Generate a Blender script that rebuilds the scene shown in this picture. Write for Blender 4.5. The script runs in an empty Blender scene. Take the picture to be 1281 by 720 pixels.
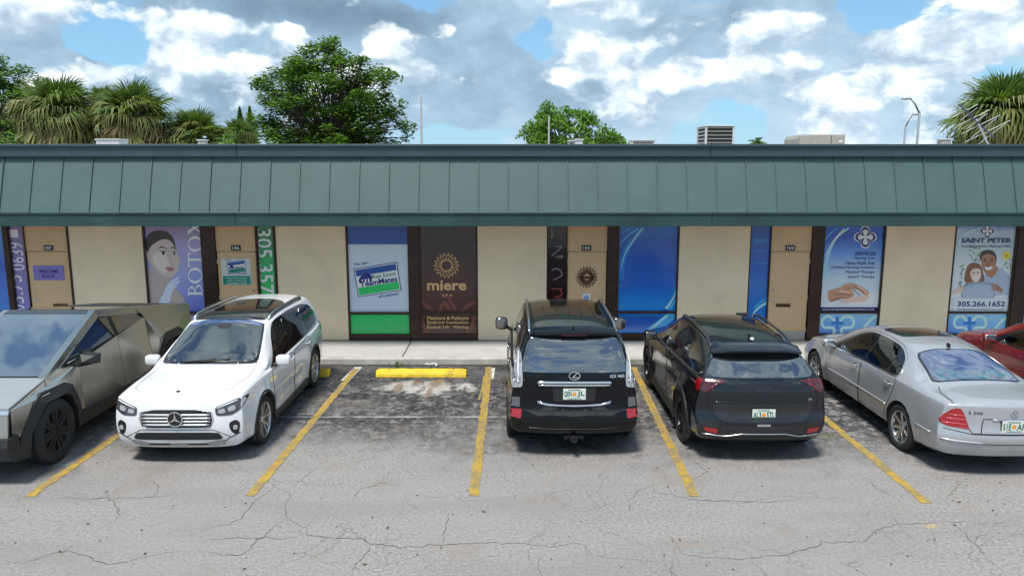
import bpy, bmesh, math, random
from math import sin, cos, pi, radians, sqrt, atan, tan, exp
from mathutils import Vector, Matrix, Euler
from mathutils.bvhtree import BVHTree
from mathutils.geometry import delaunay_2d_cdt
import mathutils.noise as mnoise
random.seed(7)
S = bpy.context.scene
COL = S.collection

# ------------------------------------------------------------------ camera
PITCH = radians(9.38); FPX = 950.0; CAMH = 4.05
cd = bpy.data.cameras.new('camera'); cam = bpy.data.objects.new('camera', cd); COL.objects.link(cam)
cd.sensor_fit = 'HORIZONTAL'; cd.sensor_width = 36; cd.lens = FPX / 1281 * 36
cd.clip_start = 0.1; cd.clip_end = 3000
cam.location = (0, 0, CAMH); cam.rotation_euler = (pi / 2 - PITCH, 0, 0)
S.camera = cam
# ------------------------------------------------------------------ light
SUN_EL, SUN_AZ = radians(66), radians(205)      # azimuth clockwise from +Y: behind the camera, a little to its left
sd = bpy.data.lights.new('sun', 'SUN'); sun = bpy.data.objects.new('sun', sd); COL.objects.link(sun)
sd.energy = 3.1; sd.angle = radians(12); sd.color = (1.0, 0.95, 0.87)
sdir = Vector((sin(SUN_AZ) * cos(SUN_EL), cos(SUN_AZ) * cos(SUN_EL), sin(SUN_EL)))
sun.rotation_euler = sdir.to_track_quat('Z', 'Y').to_euler()
sun.location = (0, 0, 30)
S.view_settings.view_transform = 'Standard'; S.view_settings.look = 'None'
S.view_settings.exposure = 0.74; S.view_settings.gamma = 1.0
S.render.engine = 'CYCLES'
try:
    S.cycles.use_denoising = True; S.cycles.max_bounces = 6
except Exception: pass

def pix_dir(px, py):
    dx = (px - 640.5) / FPX; up = -(py - 360) / FPX
    return Vector((dx, cos(PITCH) + up * sin(PITCH), -sin(PITCH) + up * cos(PITCH)))
def at(px, py, Y):
    d = pix_dir(px, py); t = Y / d.y
    return Vector((d.x * t, Y, CAMH + d.z * t))
def gnd(px, py, z=0.0):
    d = pix_dir(px, py); t = (z - CAMH) / d.z
    return Vector((d.x * t, d.y * t, z))

# ------------------------------------------------------------------ sky
def NT(nt):
    N, L = nt.nodes, nt.links
    def node(t, **k):
        n = N.new(t)
        for a, b in k.items(): setattr(n, a, b)
        return n
    def put(sock, v):
        if hasattr(v, 'is_linked') or hasattr(v, 'links'): L.new(v, sock)
        else: sock.default_value = v
    def M(op, a, b=0.0, c=0.0, clamp=False):
        n = node('ShaderNodeMath', operation=op); n.use_clamp = clamp
        put(n.inputs[0], a); put(n.inputs[1], b); put(n.inputs[2], c)
        return n.outputs[0]
    def noise(vec, scale, detail=4, rough=.55, dist=0.0):
        n = node('ShaderNodeTexNoise'); put(n.inputs['Vector'], vec)
        n.inputs['Scale'].default_value = scale; n.inputs['Detail'].default_value = detail
        n.inputs['Roughness'].default_value = rough; n.inputs['Distortion'].default_value = dist
        return n.outputs[0]
    def ramp(v, stops):
        n = node('ShaderNodeValToRGB'); put(n.inputs[0], v); cr = n.color_ramp
        while len(cr.elements) < len(stops): cr.elements.new(0.5)
        for e, (p, c) in zip(cr.elements, stops):
            e.position = p; e.color = c if len(c) == 4 else (*c, 1)
        return n.outputs[0]
    def mix(f, a, b, mode='MIX'):
        n = node('ShaderNodeMix', data_type='RGBA', blend_type=mode)
        put(n.inputs[0], f)
        put(n.inputs[6], a if not isinstance(a, tuple) else (a if len(a) == 4 else (*a, 1)))
        put(n.inputs[7], b if not isinstance(b, tuple) else (b if len(b) == 4 else (*b, 1)))
        return n.outputs[2]
    def vadd(a, b):
        n = node('ShaderNodeVectorMath', operation='ADD'); put(n.inputs[0], a); put(n.inputs[1], b); return n.outputs[0]
    def vmul(a, b):
        n = node('ShaderNodeVectorMath', operation='MULTIPLY'); put(n.inputs[0], a); put(n.inputs[1], b); return n.outputs[0]
    def sep(v):
        n = node('ShaderNodeSeparateXYZ'); put(n.inputs[0], v); return n.outputs
    def smooth(v, a, b, lo=0.0, hi=1.0):
        n = node('ShaderNodeMapRange', interpolation_type='SMOOTHSTEP'); put(n.inputs[0], v)
        n.inputs[1].default_value = a; n.inputs[2].default_value = b; n.inputs[3].default_value = lo; n.inputs[4].default_value = hi
        return n.outputs[0]
    class O: pass
    o = O(); o.node, o.put, o.M, o.noise, o.ramp, o.mix, o.vadd, o.vmul, o.sep, o.smooth, o.N, o.L = node, put, M, noise, ramp, mix, vadd, vmul, sep, smooth, N, L
    return o

W = bpy.data.worlds.new('World'); S.world = W; W.use_nodes = True
def build_world():
    nt = W.node_tree; nt.nodes.clear(); k = NT(nt)
    out = k.node('ShaderNodeOutputWorld'); bg = k.node('ShaderNodeBackground')
    sky = k.node('ShaderNodeTexSky', sky_type='NISHITA'); sky.sun_disc = False
    sky.sun_elevation = SUN_EL; sky.sun_rotation = SUN_AZ
    sky.air_density = 1.0; sky.dust_density = 0.6; sky.ozone_density = 1.5
    tc = k.node('ShaderNodeTexCoord'); d = tc.outputs['Generated']
    dx, dy, dz = k.sep(d)[:3]
    SQ = (1.0, 1.0, 1.6)
    p = k.vmul(d, SQ)
    warp = k.node('ShaderNodeTexNoise'); k.put(warp.inputs['Vector'], p); warp.inputs['Scale'].default_value = 14; warp.inputs['Detail'].default_value = 3
    wv = k.vmul(k.vadd(warp.outputs['Color'], (-.5, -.5, -.5)), (.05, .05, .05))
    pw = k.vadd(p, wv)
    cov = k.noise(pw, 3.1, 5, .5)
    n1 = k.noise(pw, 8.5, 9, .56); n1u = k.noise(k.vadd(pw, (-.008, 0, .022)), 8.5, 5, .5)
    big = k.noise(k.vadd(p, (3.1, 1.7, .4)), 1.9, 3, .5)
    fine = k.noise(k.vadd(pw, (1.1, 5.7, .4)), 16.0, 6, .6)
    front = k.smooth(dy, 0.0, .5)
    wx, wz = k.sep(wv)[0], k.sep(wv)[2]
    dxw = k.M('ADD', dx, k.M('MULTIPLY', wx, .7)); dzw = k.M('ADD', dz, k.M('MULTIPLY', wz, .35))
    def blob(px, py, rx, ry, amp):
        c = pix_dir(px, py).normalized()
        a = k.M('DIVIDE', k.M('SUBTRACT', dxw, c.x), rx / 950); b = k.M('DIVIDE', k.M('SUBTRACT', dzw, c.z), ry / 950)
        r = k.M('ADD', k.M('MULTIPLY', a, a), k.M('MULTIPLY', b, b))
        return k.M('MULTIPLY', k.M('EXPONENT', k.M('MULTIPLY', r, -1.0)), amp)
    def blobs(lst):
        t = 0.0
        for b in lst: t = k.M('ADD', t, blob(*b))
        return k.M('MULTIPLY', t, front)
    c_b = blobs([(150, 42, 52, 44, -.42), (120, 60, 26, 14, -.2), (1195, 22, 42, 18, -.24), (1080, 30, 40, 34, -.22), (1002, 82, 20, 14, -.22),
                 (570, 172, 90, 12, -.2), (1235, 70, 24, 34, -.22), (1130, 12, 50, 12, -.14), (1255, 25, 30, 30, .2),
                 (30, 60, 70, 50, .2), (230, 60, 55, 70, .25), (460, 60, 170, 80, .22), (760, 90, 200, 80, .16), (960, 60, 60, 50, .16), (1050, 110, 70, 40, .16), (1170, 90, 55, 55, .18)])
    s_b = blobs([(490, 22, 95, 36, -.42), (350, 8, 110, 18, -.35), (600, 105, 150, 50, -.30), (320, 120, 80, 45, -.25), (70, 90, 80, 36, -.22), (880, 25, 80, 40, -.28), (850, 115, 120, 16, -.16), (640, 30, 40, 40, -.15)])
    w_b = blobs([(205, 62, 46, 56, .30), (150, 92, 26, 12, .26), (30, 28, 60, 22, .26), (290, 30, 36, 12, .22), (380, 38, 70, 11, .24), (515, 95, 50, 14, .22), (560, 25, 30, 24, .16), (690, 62, 36, 34, .26), (765, 74, 50, 26, .26), (960, 45, 46, 26, .28), (840, 45, 30, 40, .12),
                 (800, 125, 60, 16, .16), (900, 88, 70, 13, .20), (1010, 112, 70, 26, .24), (1120, 60, 40, 26, .28), (1180, 95, 46, 46, .28), (1265, 25, 36, 30, .26), (400, 90, 60, 30, .05)])
    cc = k.M('ADD', k.M('ADD', cov, c_b), k.M('ADD', k.M('MULTIPLY', k.M('SUBTRACT', big, .5), .25), k.M('MULTIPLY', k.M('SUBTRACT', n1, .5), .95)))
    mask = k.smooth(cc, .38, .47)
    # lower grey-blue deck: soft, low contrast
    deck = k.M('ADD', k.M('ADD', .68, s_b), k.M('ADD', k.M('MULTIPLY', k.M('SUBTRACT', big, .5), -.9), k.M('MULTIPLY', k.M('SUBTRACT', fine, .5), .75)))
    deckc = k.ramp(deck, [(0.0, (.095, .145, .205)), (.35, (.155, .235, .315)), (.65, (.255, .36, .455)), (1.0, (.41, .50, .57))])
    # bright cumulus heads with crisp tops
    f = k.M('ADD', k.M('ADD', k.M('MULTIPLY', k.M('SUBTRACT', n1, .5), 1.25), k.M('ADD', .5, k.M('MULTIPLY', w_b, .80))), k.M('MULTIPLY', k.M('SUBTRACT', cov, .5), .55))
    head = k.smooth(f, .57, .68)
    sh = k.M('ADD', k.M('ADD', .36, k.M('MULTIPLY', k.M('SUBTRACT', n1, n1u), 4.2)), k.M('ADD', k.M('MULTIPLY', k.M('SUBTRACT', f, .64), 1.3), k.M('MULTIPLY', k.M('SUBTRACT', fine, .5), 1.1)))
    headc = k.ramp(sh, [(0.0, (.24, .325, .41)), (.35, (.36, .445, .515)), (.65, (.53, .585, .625)), (1.0, (.635, .65, .66))])
    ccol = k.mix(head, deckc, headc)
    skyc = k.mix(1.0, sky.outputs[0], (.060, .070, .080, 1), 'MULTIPLY')
    # thin high haze keeps the open patches pale, more so near the horizon
    hz = k.smooth(dz, .32, -.02, .12, .62)
    blue = k.mix(hz, skyc, (.16, .38, .56))
    clouds = k.mix(mask, blue, ccol)
    low = k.smooth(dz, .055, -.02, 0, .55)
    clouds = k.mix(low, clouds, (.36, .49, .57))
    k.L.new(clouds, bg.inputs[0]); bg.inputs[1].default_value = 1.1
    k.L.new(bg.outputs[0], out.inputs[0])
build_world()

# ------------------------------------------------------------------ helpers
def link_mesh(name, verts, faces, mat=None, parent=None, smooth=False, mats=None, idx=None):
    me = bpy.data.meshes.new(name); me.from_pydata([tuple(v) for v in verts], [], faces)
    return link_me(name, me, mat, parent, smooth, mats, idx)
def link_me(name, me, mat=None, parent=None, smooth=False, mats=None, idx=None):
    if mats:
        for m in mats: me.materials.append(m)
    elif mat: me.materials.append(mat)
    if idx:
        for p, i in zip(me.polygons, idx): p.material_index = i
    if smooth:
        me.polygons.foreach_set('use_smooth', [True] * len(me.polygons))
        if smooth != True:
            try: me.set_sharp_from_angle(angle=smooth)
            except Exception: pass
    me.update()
    o = bpy.data.objects.new(name, me); COL.objects.link(o)
    if parent: o.parent = parent
    return o
def tag(o, label=None, cat=None, group=None, kind=None):
    if label: o['label'] = label
    if cat: o['category'] = cat
    if group: o['group'] = group
    if kind: o['kind'] = kind
    return o
def empty(name, loc, rz=0.0, **k):
    o = bpy.data.objects.new(name, None); COL.objects.link(o); o.location = loc; o.rotation_euler = (0, 0, rz)
    o.empty_display_size = .2
    return tag(o, **k)
def dup(o, parent=None):
    c = o.copy(); COL.objects.link(c)
    if parent is not None: c.parent = parent
    for ch in list(o.children): dup(ch, c)
    return c

class MB:
    def __init__(s): s.v = []; s.f = []; s.mi = []; s.cur = 0
    def add(s, vs, fs):
        b = len(s.v); s.v += [Vector(v) for v in vs]; s.f += [tuple(i + b for i in f) for f in fs]; s.mi += [s.cur] * len(fs); return s
    def box(s, x0, x1, y0, y1, z0, z1):
        return s.add([(x0, y0, z0), (x1, y0, z0), (x1, y1, z0), (x0, y1, z0), (x0, y0, z1), (x1, y0, z1), (x1, y1, z1), (x0, y1, z1)],
                     [(0, 3, 2, 1), (4, 5, 6, 7), (0, 1, 5, 4), (1, 2, 6, 5), (2, 3, 7, 6), (3, 0, 4, 7)])
    def bbox(s, x0, x1, y0, y1, z0, z1, b=.01):
        """box with chamfered edges"""
        vs = []
        for iz, (z, i) in enumerate([(z0, b), (z0 + b, 0), (z1 - b, 0), (z1, b)]):
            for (x, y) in [(x0 + b, y0), (x1 - b, y0), (x1, y0 + b), (x1, y1 - b), (x1 - b, y1), (x0 + b, y1), (x0, y1 - b), (x0, y0 + b)]:
                cx, cy = (x0 + x1) / 2, (y0 + y1) / 2
                xx = x - (i if x > cx else -i); yy = y - (i if y > cy else -i)
                vs.append((xx, yy, z))
        fs = [tuple(range(7, -1, -1)), tuple(range(24, 32))]
        for r in range(3):
            for j in range(8):
                a = r * 8 + j; c = r * 8 + (j + 1) % 8
                fs.append((a, c, c + 8, a + 8))
        return s.add(vs, fs)
    def tube(s, pts, r, n=8, r2=None, cap=True):
        pts = [Vector(p) for p in pts]; b = len(s.v); m = len(pts)
        up0 = None
        for i, p in enumerate(pts):
            t = (pts[min(i + 1, m - 1)] - pts[max(i - 1, 0)]).normalized()
            if up0 is None:
                up0 = Vector((0, 0, 1)) if abs(t.z) < .9 else Vector((1, 0, 0))
            sx = t.cross(up0).normalized(); uy = sx.cross(t).normalized(); up0 = uy
            rr = r[i] if isinstance(r, (list, tuple)) else (r if r2 is None else r + (r2 - r) * i / (m - 1))
            for j in range(n):
                a = 2 * pi * j / n; s.v.append(p + sx * (cos(a) * rr) + uy * (sin(a) * rr))
        k0 = len(s.f)
        for i in range(m - 1):
            for j in range(n):
                s.f.append((b + i * n + j, b + i * n + (j + 1) % n, b + (i + 1) * n + (j + 1) % n, b + (i + 1) * n + j))
        if cap:
            s.f.append(tuple(b + j for j in range(n - 1, -1, -1))); s.f.append(tuple(b + (m - 1) * n + j for j in range(n)))
        s.mi += [s.cur] * (len(s.f) - k0)
        return s
    def lathe(s, prof, n=32, axis='X', c=(0, 0, 0), closed=False):
        """prof: list of (axial, radius)"""
        b = len(s.v); m = len(prof); c = Vector(c); k0 = len(s.f)
        for (a, r) in prof:
            for j in range(n):
                t = 2 * pi * j / n
                if axis == 'X': p = (a, cos(t) * r, sin(t) * r)
                elif axis == 'Y': p = (cos(t) * r, a, sin(t) * r)
                else: p = (cos(t) * r, sin(t) * r, a)
                s.v.append(c + Vector(p))
        for i in range(m - (0 if closed else 1)):
            for j in range(n):
                i2 = (i + 1) % m
                s.f.append((b + i * n + j, b + i2 * n + j, b + i2 * n + (j + 1) % n, b + i * n + (j + 1) % n))
        if not closed:
            s.f.append(tuple(b + j for j in range(n))); s.f.append(tuple(b + (m - 1) * n + j for j in range(n - 1, -1, -1)))
        s.mi += [s.cur] * (len(s.f) - k0)
        return s
    def prism(s, poly, y0, y1, plane='XZ'):
        """extrude a 2-D outline; plane XZ is extruded along Y, XY along Z, YZ along X"""
        n = len(poly)
        def P(p, d):
            return {'XZ': (p[0], d, p[1]), 'XY': (p[0], p[1], d), 'YZ': (d, p[0], p[1])}[plane]
        tris = bpy_tess(poly)
        vs = [P(p, y0) for p in poly] + [P(p, y1) for p in poly]
        fs = [t for t in tris] + [tuple(i + n for i in reversed(t)) for t in tris]
        fs += [(i, (i + 1) % n, (i + 1) % n + n, i + n) for i in range(n)]
        return s.add(vs, fs)
    def superbox(s, c, size, e=.35, nu=12, nv=20):
        """rounded box"""
        def sp(v, e): return math.copysign(abs(v) ** e, v)
        vs = []; fs = []; c = Vector(c)
        for i in range(nu + 1):
            ph = -pi / 2 + pi * i / nu
            for j in range(nv):
                th = 2 * pi * j / nv
                vs.append(c + Vector((sp(cos(ph), e) * sp(cos(th), e) * size[0] / 2, sp(cos(ph), e) * sp(sin(th), e) * size[1] / 2, sp(sin(ph), e) * size[2] / 2)))
        for i in range(nu):
            for j in range(nv):
                fs.append((i * nv + j, i * nv + (j + 1) % nv, (i + 1) * nv + (j + 1) % nv, (i + 1) * nv + j))
        return s.add(vs, fs)
    def xf(s, M_):
        s.v = [M_ @ v for v in s.v]; return s
    def build(s, name, mat, parent=None, smooth=False, fix=True, mats=None):
        me = bpy.data.meshes.new(name); me.from_pydata([tuple(v) for v in s.v], [], s.f)
        if mats: 
            for p, i in zip(me.polygons, s.mi): p.material_index = i
        if fix:
            bm = bmesh.new(); bm.from_mesh(me); bmesh.ops.recalc_face_normals(bm, faces=bm.faces); bm.to_mesh(me); bm.free()
        return link_me(name, me, mat, parent, smooth, mats)
def bpy_tess(poly):
    from mathutils.geometry import tessellate_polygon
    return [tuple(t) for t in tessellate_polygon([[Vector((p[0], p[1], 0)) for p in poly]])]

# ------------------------------------------------------------------ materials
MATS = {}
def mat(name, col, rough=.6, metal=0.0, coat=0.0, spec=.5, var=0.0, vscale=3.0, bump=0.0, bscale=40.0, emit=None, rrange=0.0, detail=4, coat_rough=.03, island=0.0, trans=0.0, dirt=0.0, backface=False):
    if name in MATS: return MATS[name]
    m = bpy.data.materials.new(name); m.use_nodes = True; nt = m.node_tree; k = NT(nt)
    b = nt.nodes['Principled BSDF']
    tc = k.node('ShaderNodeTexCoord')
    c = (*col, 1)
    b.inputs['Base Color'].default_value = c
    b.inputs['Roughness'].default_value = rough; b.inputs['Metallic'].default_value = metal
    b.inputs['Coat Weight'].default_value = coat; b.inputs['Coat Roughness'].default_value = coat_rough
    b.inputs['Specular IOR Level'].default_value = spec
    src = None
    if var or rrange:
        nz = k.noise(tc.outputs['Object'], vscale, detail, .6)
        if var:
            lo = tuple(max(0, x * (1 - var)) for x in col); hi = tuple(min(1, x * (1 + var)) for x in col)
            src = k.ramp(nz, [(.3, lo), (.7, hi)])
        if rrange:
            k.L.new(k.smooth(nz, .3, .7, max(0, rough - rrange), rough + rrange), b.inputs['Roughness'])
    if island:
        g = k.node('ShaderNodeNewGeometry')
        f = k.smooth(g.outputs['Random Per Island'], 0, 1, 1 - island, 1 + island)
        cm = k.node('ShaderNodeVectorMath', operation='SCALE'); k.put(cm.inputs[0], src if src else c[:3]); k.L.new(f, cm.inputs['Scale'])
        src = cm.outputs[0]
    if dirt:
        nz2 = k.noise(tc.outputs['Object'], 1.4, 6, .65)
        src = k.mix(k.smooth(nz2, .5, .75, 0, dirt), src if src else c, (.09, .08, .065))
    if src is not None: k.L.new(src, b.inputs['Base Color'])
    if bump:
        bn = k.node('ShaderNodeBump'); bn.inputs['Strength'].default_value = bump; bn.inputs['Distance'].default_value = .01
        k.L.new(k.noise(tc.outputs['Object'], bscale, 4, .6), bn.inputs['Height']); k.L.new(bn.outputs[0], b.inputs['Normal'])
    if emit:
        b.inputs['Emission Color'].default_value = (*emit, 1); b.inputs['Emission Strength'].default_value = 1
    if trans:
        b.inputs['Transmission Weight'].default_value = trans
    MATS[name] = m
    return m

M_ = mat
m_wall = mat('stucco_cream', (.85, .70, .49), .85, var=.07, vscale=1.2, bump=.35, bscale=22, detail=7, dirt=.10)
m_door = mat('door_tan', (.68, .46, .25), .5, var=.05, vscale=2, bump=.05, bscale=30)
m_bronze = mat('bronze_frame', (.045, .022, .016), .4, metal=.3, var=.3, vscale=4)
m_teal = mat('teal_panel', (.056, .106, .098), .5, metal=.0, var=.08, vscale=1.6, detail=6, bump=.06, bscale=3)
m_teal_seam = mat('teal_seam', (.045, .10, .095), .5)
m_teal_dark = mat('teal_fascia', (.018, .060, .056), .5, metal=.0, var=.28, vscale=1.0, detail=6)
m_cap = mat('teal_cap', (.042, .072, .084), .45, metal=.2, var=.12, vscale=2)
m_soffit = mat('soffit', (.5, .45, .35), .8)
m_roof = mat('roof_membrane', (.5, .5, .48), .9, var=.1)
m_steel = mat('satin_steel', (.6, .6, .58), .3, metal=1)
m_chrome = mat('chrome', (.85, .86, .88), .08, metal=1)
m_black = mat('matte_black', (.012, .012, .013), .5)
m_white = mat('white_plastic', (.75, .75, .75), .4)
m_rubber = mat('tyre_rubber', (.018, .018, .019), .75, var=.3, vscale=8)
m_concrete = mat('sidewalk_concrete', (.41, .40, .378), .9, var=.10, vscale=1.7, bump=.25, bscale=60, detail=8)
m_yellow = mat('yellow_paint', (.72, .50, .025), .65, var=.2, vscale=7, bump=.3, bscale=30, dirt=.85)
m_galv = mat('galvanised', (.42, .44, .46), .5, metal=.5, var=.1)

# ------------------------------------------------------------------ lettering
def text_mesh(body, bold=0.0, extrude=.002, shear=0.0, spacing=1.0, align='CENTER', res=2):
    cu = bpy.data.curves.new('t', 'FONT'); cu.body = body; cu.offset = bold; cu.extrude = extrude; cu.shear = shear
    cu.space_character = spacing; cu.align_x = align; cu.resolution_u = res
    ob = bpy.data.objects.new('t', cu); COL.objects.link(ob)
    dg = bpy.context.evaluated_depsgraph_get()
    me = bpy.data.meshes.new_from_object(ob.evaluated_get(dg))
    bpy.data.objects.remove(ob); bpy.data.curves.remove(cu)
    return me
def fit_text(name, body, x0, x1, z0, z1, y, m, parent, bold=0.0, shear=0.0, rot=0, depth=.003, spacing=1.0, origin=None):
    """lettering fitted to a rectangle in the X-Z plane facing -Y; rot 90 reads upward, -90 downward; rot may be any tilt"""
    me = text_mesh(body, bold, .5, shear, spacing)
    vs = [v.co.copy() for v in me.vertices]
    if not vs: return None
    a = [min(v[i] for v in vs) for i in range(3)]; b = [max(v[i] for v in vs) for i in range(3)]
    w, h = x1 - x0, z1 - z0; cx, cz = (x0 + x1) / 2, (z0 + z1) / 2
    sw, sh = (h, w) if abs(rot) == 90 else (w, h)
    R = radians(rot)
    for v in me.vertices:
        u = ((v.co[0] - a[0]) / (b[0] - a[0]) - .5) * sw; t = ((v.co[1] - a[1]) / (b[1] - a[1]) - .5) * sh
        d = y - depth * ((v.co[2] - a[2]) / (b[2] - a[2]))
        v.co = (cx + u * cos(R) - t * sin(R), d, cz + u * sin(R) + t * cos(R))
    me.update()
    return link_me(name, me, m, parent)
# ------------------------------------------------------------------ ground
def asphalt_material():
    m = bpy.data.materials.new('asphalt'); m.use_nodes = True; nt = m.node_tree; k = NT(nt); b = nt.nodes['Principled BSDF']
    tc = k.node('ShaderNodeTexCoord'); P = tc.outputs['Object']
    x, y, z = k.sep(P)[:3]
    n_big = k.noise(P, .45, 5, .6); n_mid = k.noise(P, 2.2, 8, .68); n_fine = k.noise(P, 26, 6, .75); n_grit = k.noise(P, 90, 3, .8)
    st = k.noise(k.vmul(P, (1, .35, 1)), 3.4, 6, .7)
    # pale worn aggregate
    pale = k.ramp(n_fine, [(.30, (.10, .094, .089)), (.44, (.215, .202, .193)), (.58, (.30, .283, .27)), (.76, (.44, .418, .40))])
    pale = k.mix(k.smooth(n_big, .35, .65, 0, .5), pale, (.25, .245, .25), 'MIX')
    # darker sealed surface left in the bays
    dark = k.ramp(n_fine, [(.34, (.010, .011, .014)), (.58, (.026, .027, .032)), (.76, (.085, .085, .09))])
    yy = k.M('ADD', y, k.M('ADD', k.M('MULTIPLY', k.M('SUBTRACT', n_mid, .5), 3.4), k.M('MULTIPLY', k.M('SUBTRACT', n_big, .5), 4.5)))
    bay = k.smooth(yy, 9.4, 11.8)
    n_m2 = k.noise(P, 7.5, 8, .78)
    wear = k.smooth(k.M('ADD', k.M('MULTIPLY', n_mid, .30), k.M('ADD', k.M('MULTIPLY', st, .14), k.M('MULTIPLY', n_m2, .56))), .47, .585)
    worn_right = k.smooth(x, .5, 5.0, 0, .40)
    wearamt = k.M('ADD', k.smooth(y, 12.2, 14.6, .78, .36), worn_right, clamp=True)
    df = k.M('MULTIPLY', bay, k.M('SUBTRACT', 1.0, k.M('MULTIPLY', wear, wearamt)), clamp=True)
    # grit dots of pale aggregate showing through
    dots = k.smooth(k.M('ADD', k.M('MULTIPLY', n_grit, .5), k.M('MULTIPLY', n_fine, .5)), .55, .61, 0, .38)
    df = k.M('MULTIPLY', df, k.M('SUBTRACT', 1.0, dots), clamp=True)
    col = k.mix(df, pale, dark)
    def spot(cx, cy, rx, ry, edge=.5, nn=n_mid):
        a = k.M('DIVIDE', k.M('SUBTRACT', x, cx), rx); c = k.M('DIVIDE', k.M('SUBTRACT', y, cy), ry)
        r = k.M('SQRT', k.M('ADD', k.M('MULTIPLY', a, a), k.M('MULTIPLY', c, c)))
        r = k.M('ADD', r, k.M('MULTIPLY', k.M('SUBTRACT', nn, .5), 2.2))
        return k.smooth(r, 1.0, edge)
    # pale scuffed patch below the free wheel stop, rust runs on it
    p0 = gnd(535, 484)
    col = k.mix(k.M('MULTIPLY', spot(p0.x, p0.y, 1.0, .55), k.smooth(st, .36, .52)), col, (.40, .385, .365))
    for (px, py, rx, ry) in [(498, 485, .10, .42), (522, 478, .13, .2), (545, 480, .2, .28), (537, 490, .07, .4), (551, 476, .1, .2)]:
        q = gnd(px, py); col = k.mix(k.M('MULTIPLY', spot(q.x, q.y, rx, ry, .3), .8), col, (.20, .13, .075))
    # shade under and beside the cars painted into the colour, with oil stains
    for (px, py, rx, ry, a) in [(210, 556, 1.1, .38, .8), (712, 556, 1.1, .45, .85), (905, 566, 1.2, .4, .6), (1010, 505, .5, .7, .5), (60, 590, .7, .35, .6), (1230, 585, .9, .4, .4), (215, 540, .6, .5, .6)]:
        q = gnd(px, py); col = k.mix(k.M('MULTIPLY', k.M('MULTIPLY', spot(q.x, q.y, rx, ry, .2), k.smooth(st, .35, .6)), a), col, (.035, .034, .032))
    for (px, py, rx, ry, c) in [(935, 572, .25, .08, (.16, .17, .05)), (960, 587, .16, .05, (.3, .3, .05)), (1165, 658, .12, .08, (.62, .43, .06)), (30, 500, .3, .3, (.1, .1, .1)), (850, 600, .6, .3, (.22, .19, .14)), (1040, 545, .3, .15, (.12, .13, .05)), (860, 680, .5, .12, (.3, .22, .16))]:
        q = gnd(px, py); col = k.mix(k.M('MULTIPLY', k.M('MULTIPLY', spot(q.x, q.y, rx, ry, .2), k.smooth(n_fine, .4, .6)), .7), col, c)
    # remains of an old pale line across the bays
    yl = gnd(480, 521).y
    dl = k.M('ABSOLUTE', k.M('SUBTRACT', y, yl))
    col = k.mix(k.M('MULTIPLY', k.M('MULTIPLY', k.smooth(dl, .045, .02), k.smooth(n_mid, .35, .55)), k.smooth(k.M('ABSOLUTE', k.M('SUBTRACT', x, -1.9)), 2.1, 1.7, 0, .7)), col, (.42, .42, .42))
    # broad faint tyre-polished bands and blotches in the aisle
    col = k.mix(k.smooth(k.noise(k.vmul(P, (.25, 1, 1)), 1.1, 5, .6), .4, .7, 0, .35), col, (.17, .165, .16))
    # brown dirt film
    col = k.mix(k.smooth(k.noise(P, .9, 7, .7), .52, .72, 0, .45), col, (.21, .17, .125))
    # hairline cracks: two scales of warped cell edges, broken up by noise
    wn = k.node('ShaderNodeTexNoise'); k.put(wn.inputs['Vector'], P); wn.inputs['Scale'].default_value = 2.2; wn.inputs['Detail'].default_value = 5
    Pw = k.vadd(P, k.vmul(k.vadd(wn.outputs['Color'], (-.5, -.5, -.5)), (.55, .55, 0)))
    h = None
    for sc, w_, thr in [(.8, .012, .50), (2.1, .014, .56)]:
        v = k.node('ShaderNodeTexVoronoi', feature='DISTANCE_TO_EDGE'); k.put(v.inputs['Vector'], Pw); v.inputs['Scale'].default_value = sc
        e = k.smooth(v.outputs['Distance'], w_ * sc * .5, w_ * sc * .2)
        g = k.smooth(k.noise(k.vadd(P, (sc * 7, 3, 0)), .7, 3, .6), thr - .03, thr + .05)
        e = k.M('MULTIPLY', e, g); h = e if h is None else k.M('MAXIMUM', h, e)
    col = k.mix(k.M('MULTIPLY', h, .20), col, (.05, .048, .045))
    k.L.new(col, b.inputs['Base Color']); b.inputs['Roughness'].default_value = .88
    b.inputs['Specular IOR Level'].default_value = .3
    hh = k.M('SUBTRACT', k.M('ADD', k.M('MULTIPLY', n_fine, 1.0), k.M('MULTIPLY', n_grit, .6)), k.M('MULTIPLY', h, 2.0))
    bn = k.node('ShaderNodeBump'); bn.inputs['Strength'].default_value = .55; bn.inputs['Distance'].default_value = .012
    k.L.new(hh, bn.inputs['Height']); k.L.new(bn.outputs[0], b.inputs['Normal'])
    return m
m_asphalt = asphalt_material()
gmb = MB()
gmb.add([(-700, -700, 0), (700, -700, 0), (700, 1500, 0), (-700, 1500, 0)], [(0, 1, 2, 3)])
gmb.build('parking_lot', m_asphalt, fix=False)['kind'] = 'structure'

def ribbon(pts, w, z, jit=0.0, taper=False):
    """flat strip on the ground along pts"""
    vs = []; fs = []; n = len(pts)
    for i, p in enumerate(pts):
        a = Vector(pts[max(0, i - 1)]); c = Vector(pts[min(n - 1, i + 1)]); t = (c - a); t.z = 0; t.normalize()
        s = Vector((-t.y, t.x, 0)); ww = w / 2 * (1 + random.uniform(-jit, jit))
        w2 = w / 2 * (1 + random.uniform(-jit, jit))
        if taper: f = min(1, 2.5 * min(i, n - 1 - i) / n + .1); ww *= f; w2 *= f
        vs += [Vector((p[0], p[1], z)) - s * ww, Vector((p[0], p[1], z)) + s * w2]
    for i in range(n - 1): fs.append((2 * i, 2 * i + 2, 2 * i + 3, 2 * i + 1))
    return vs, fs
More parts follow.
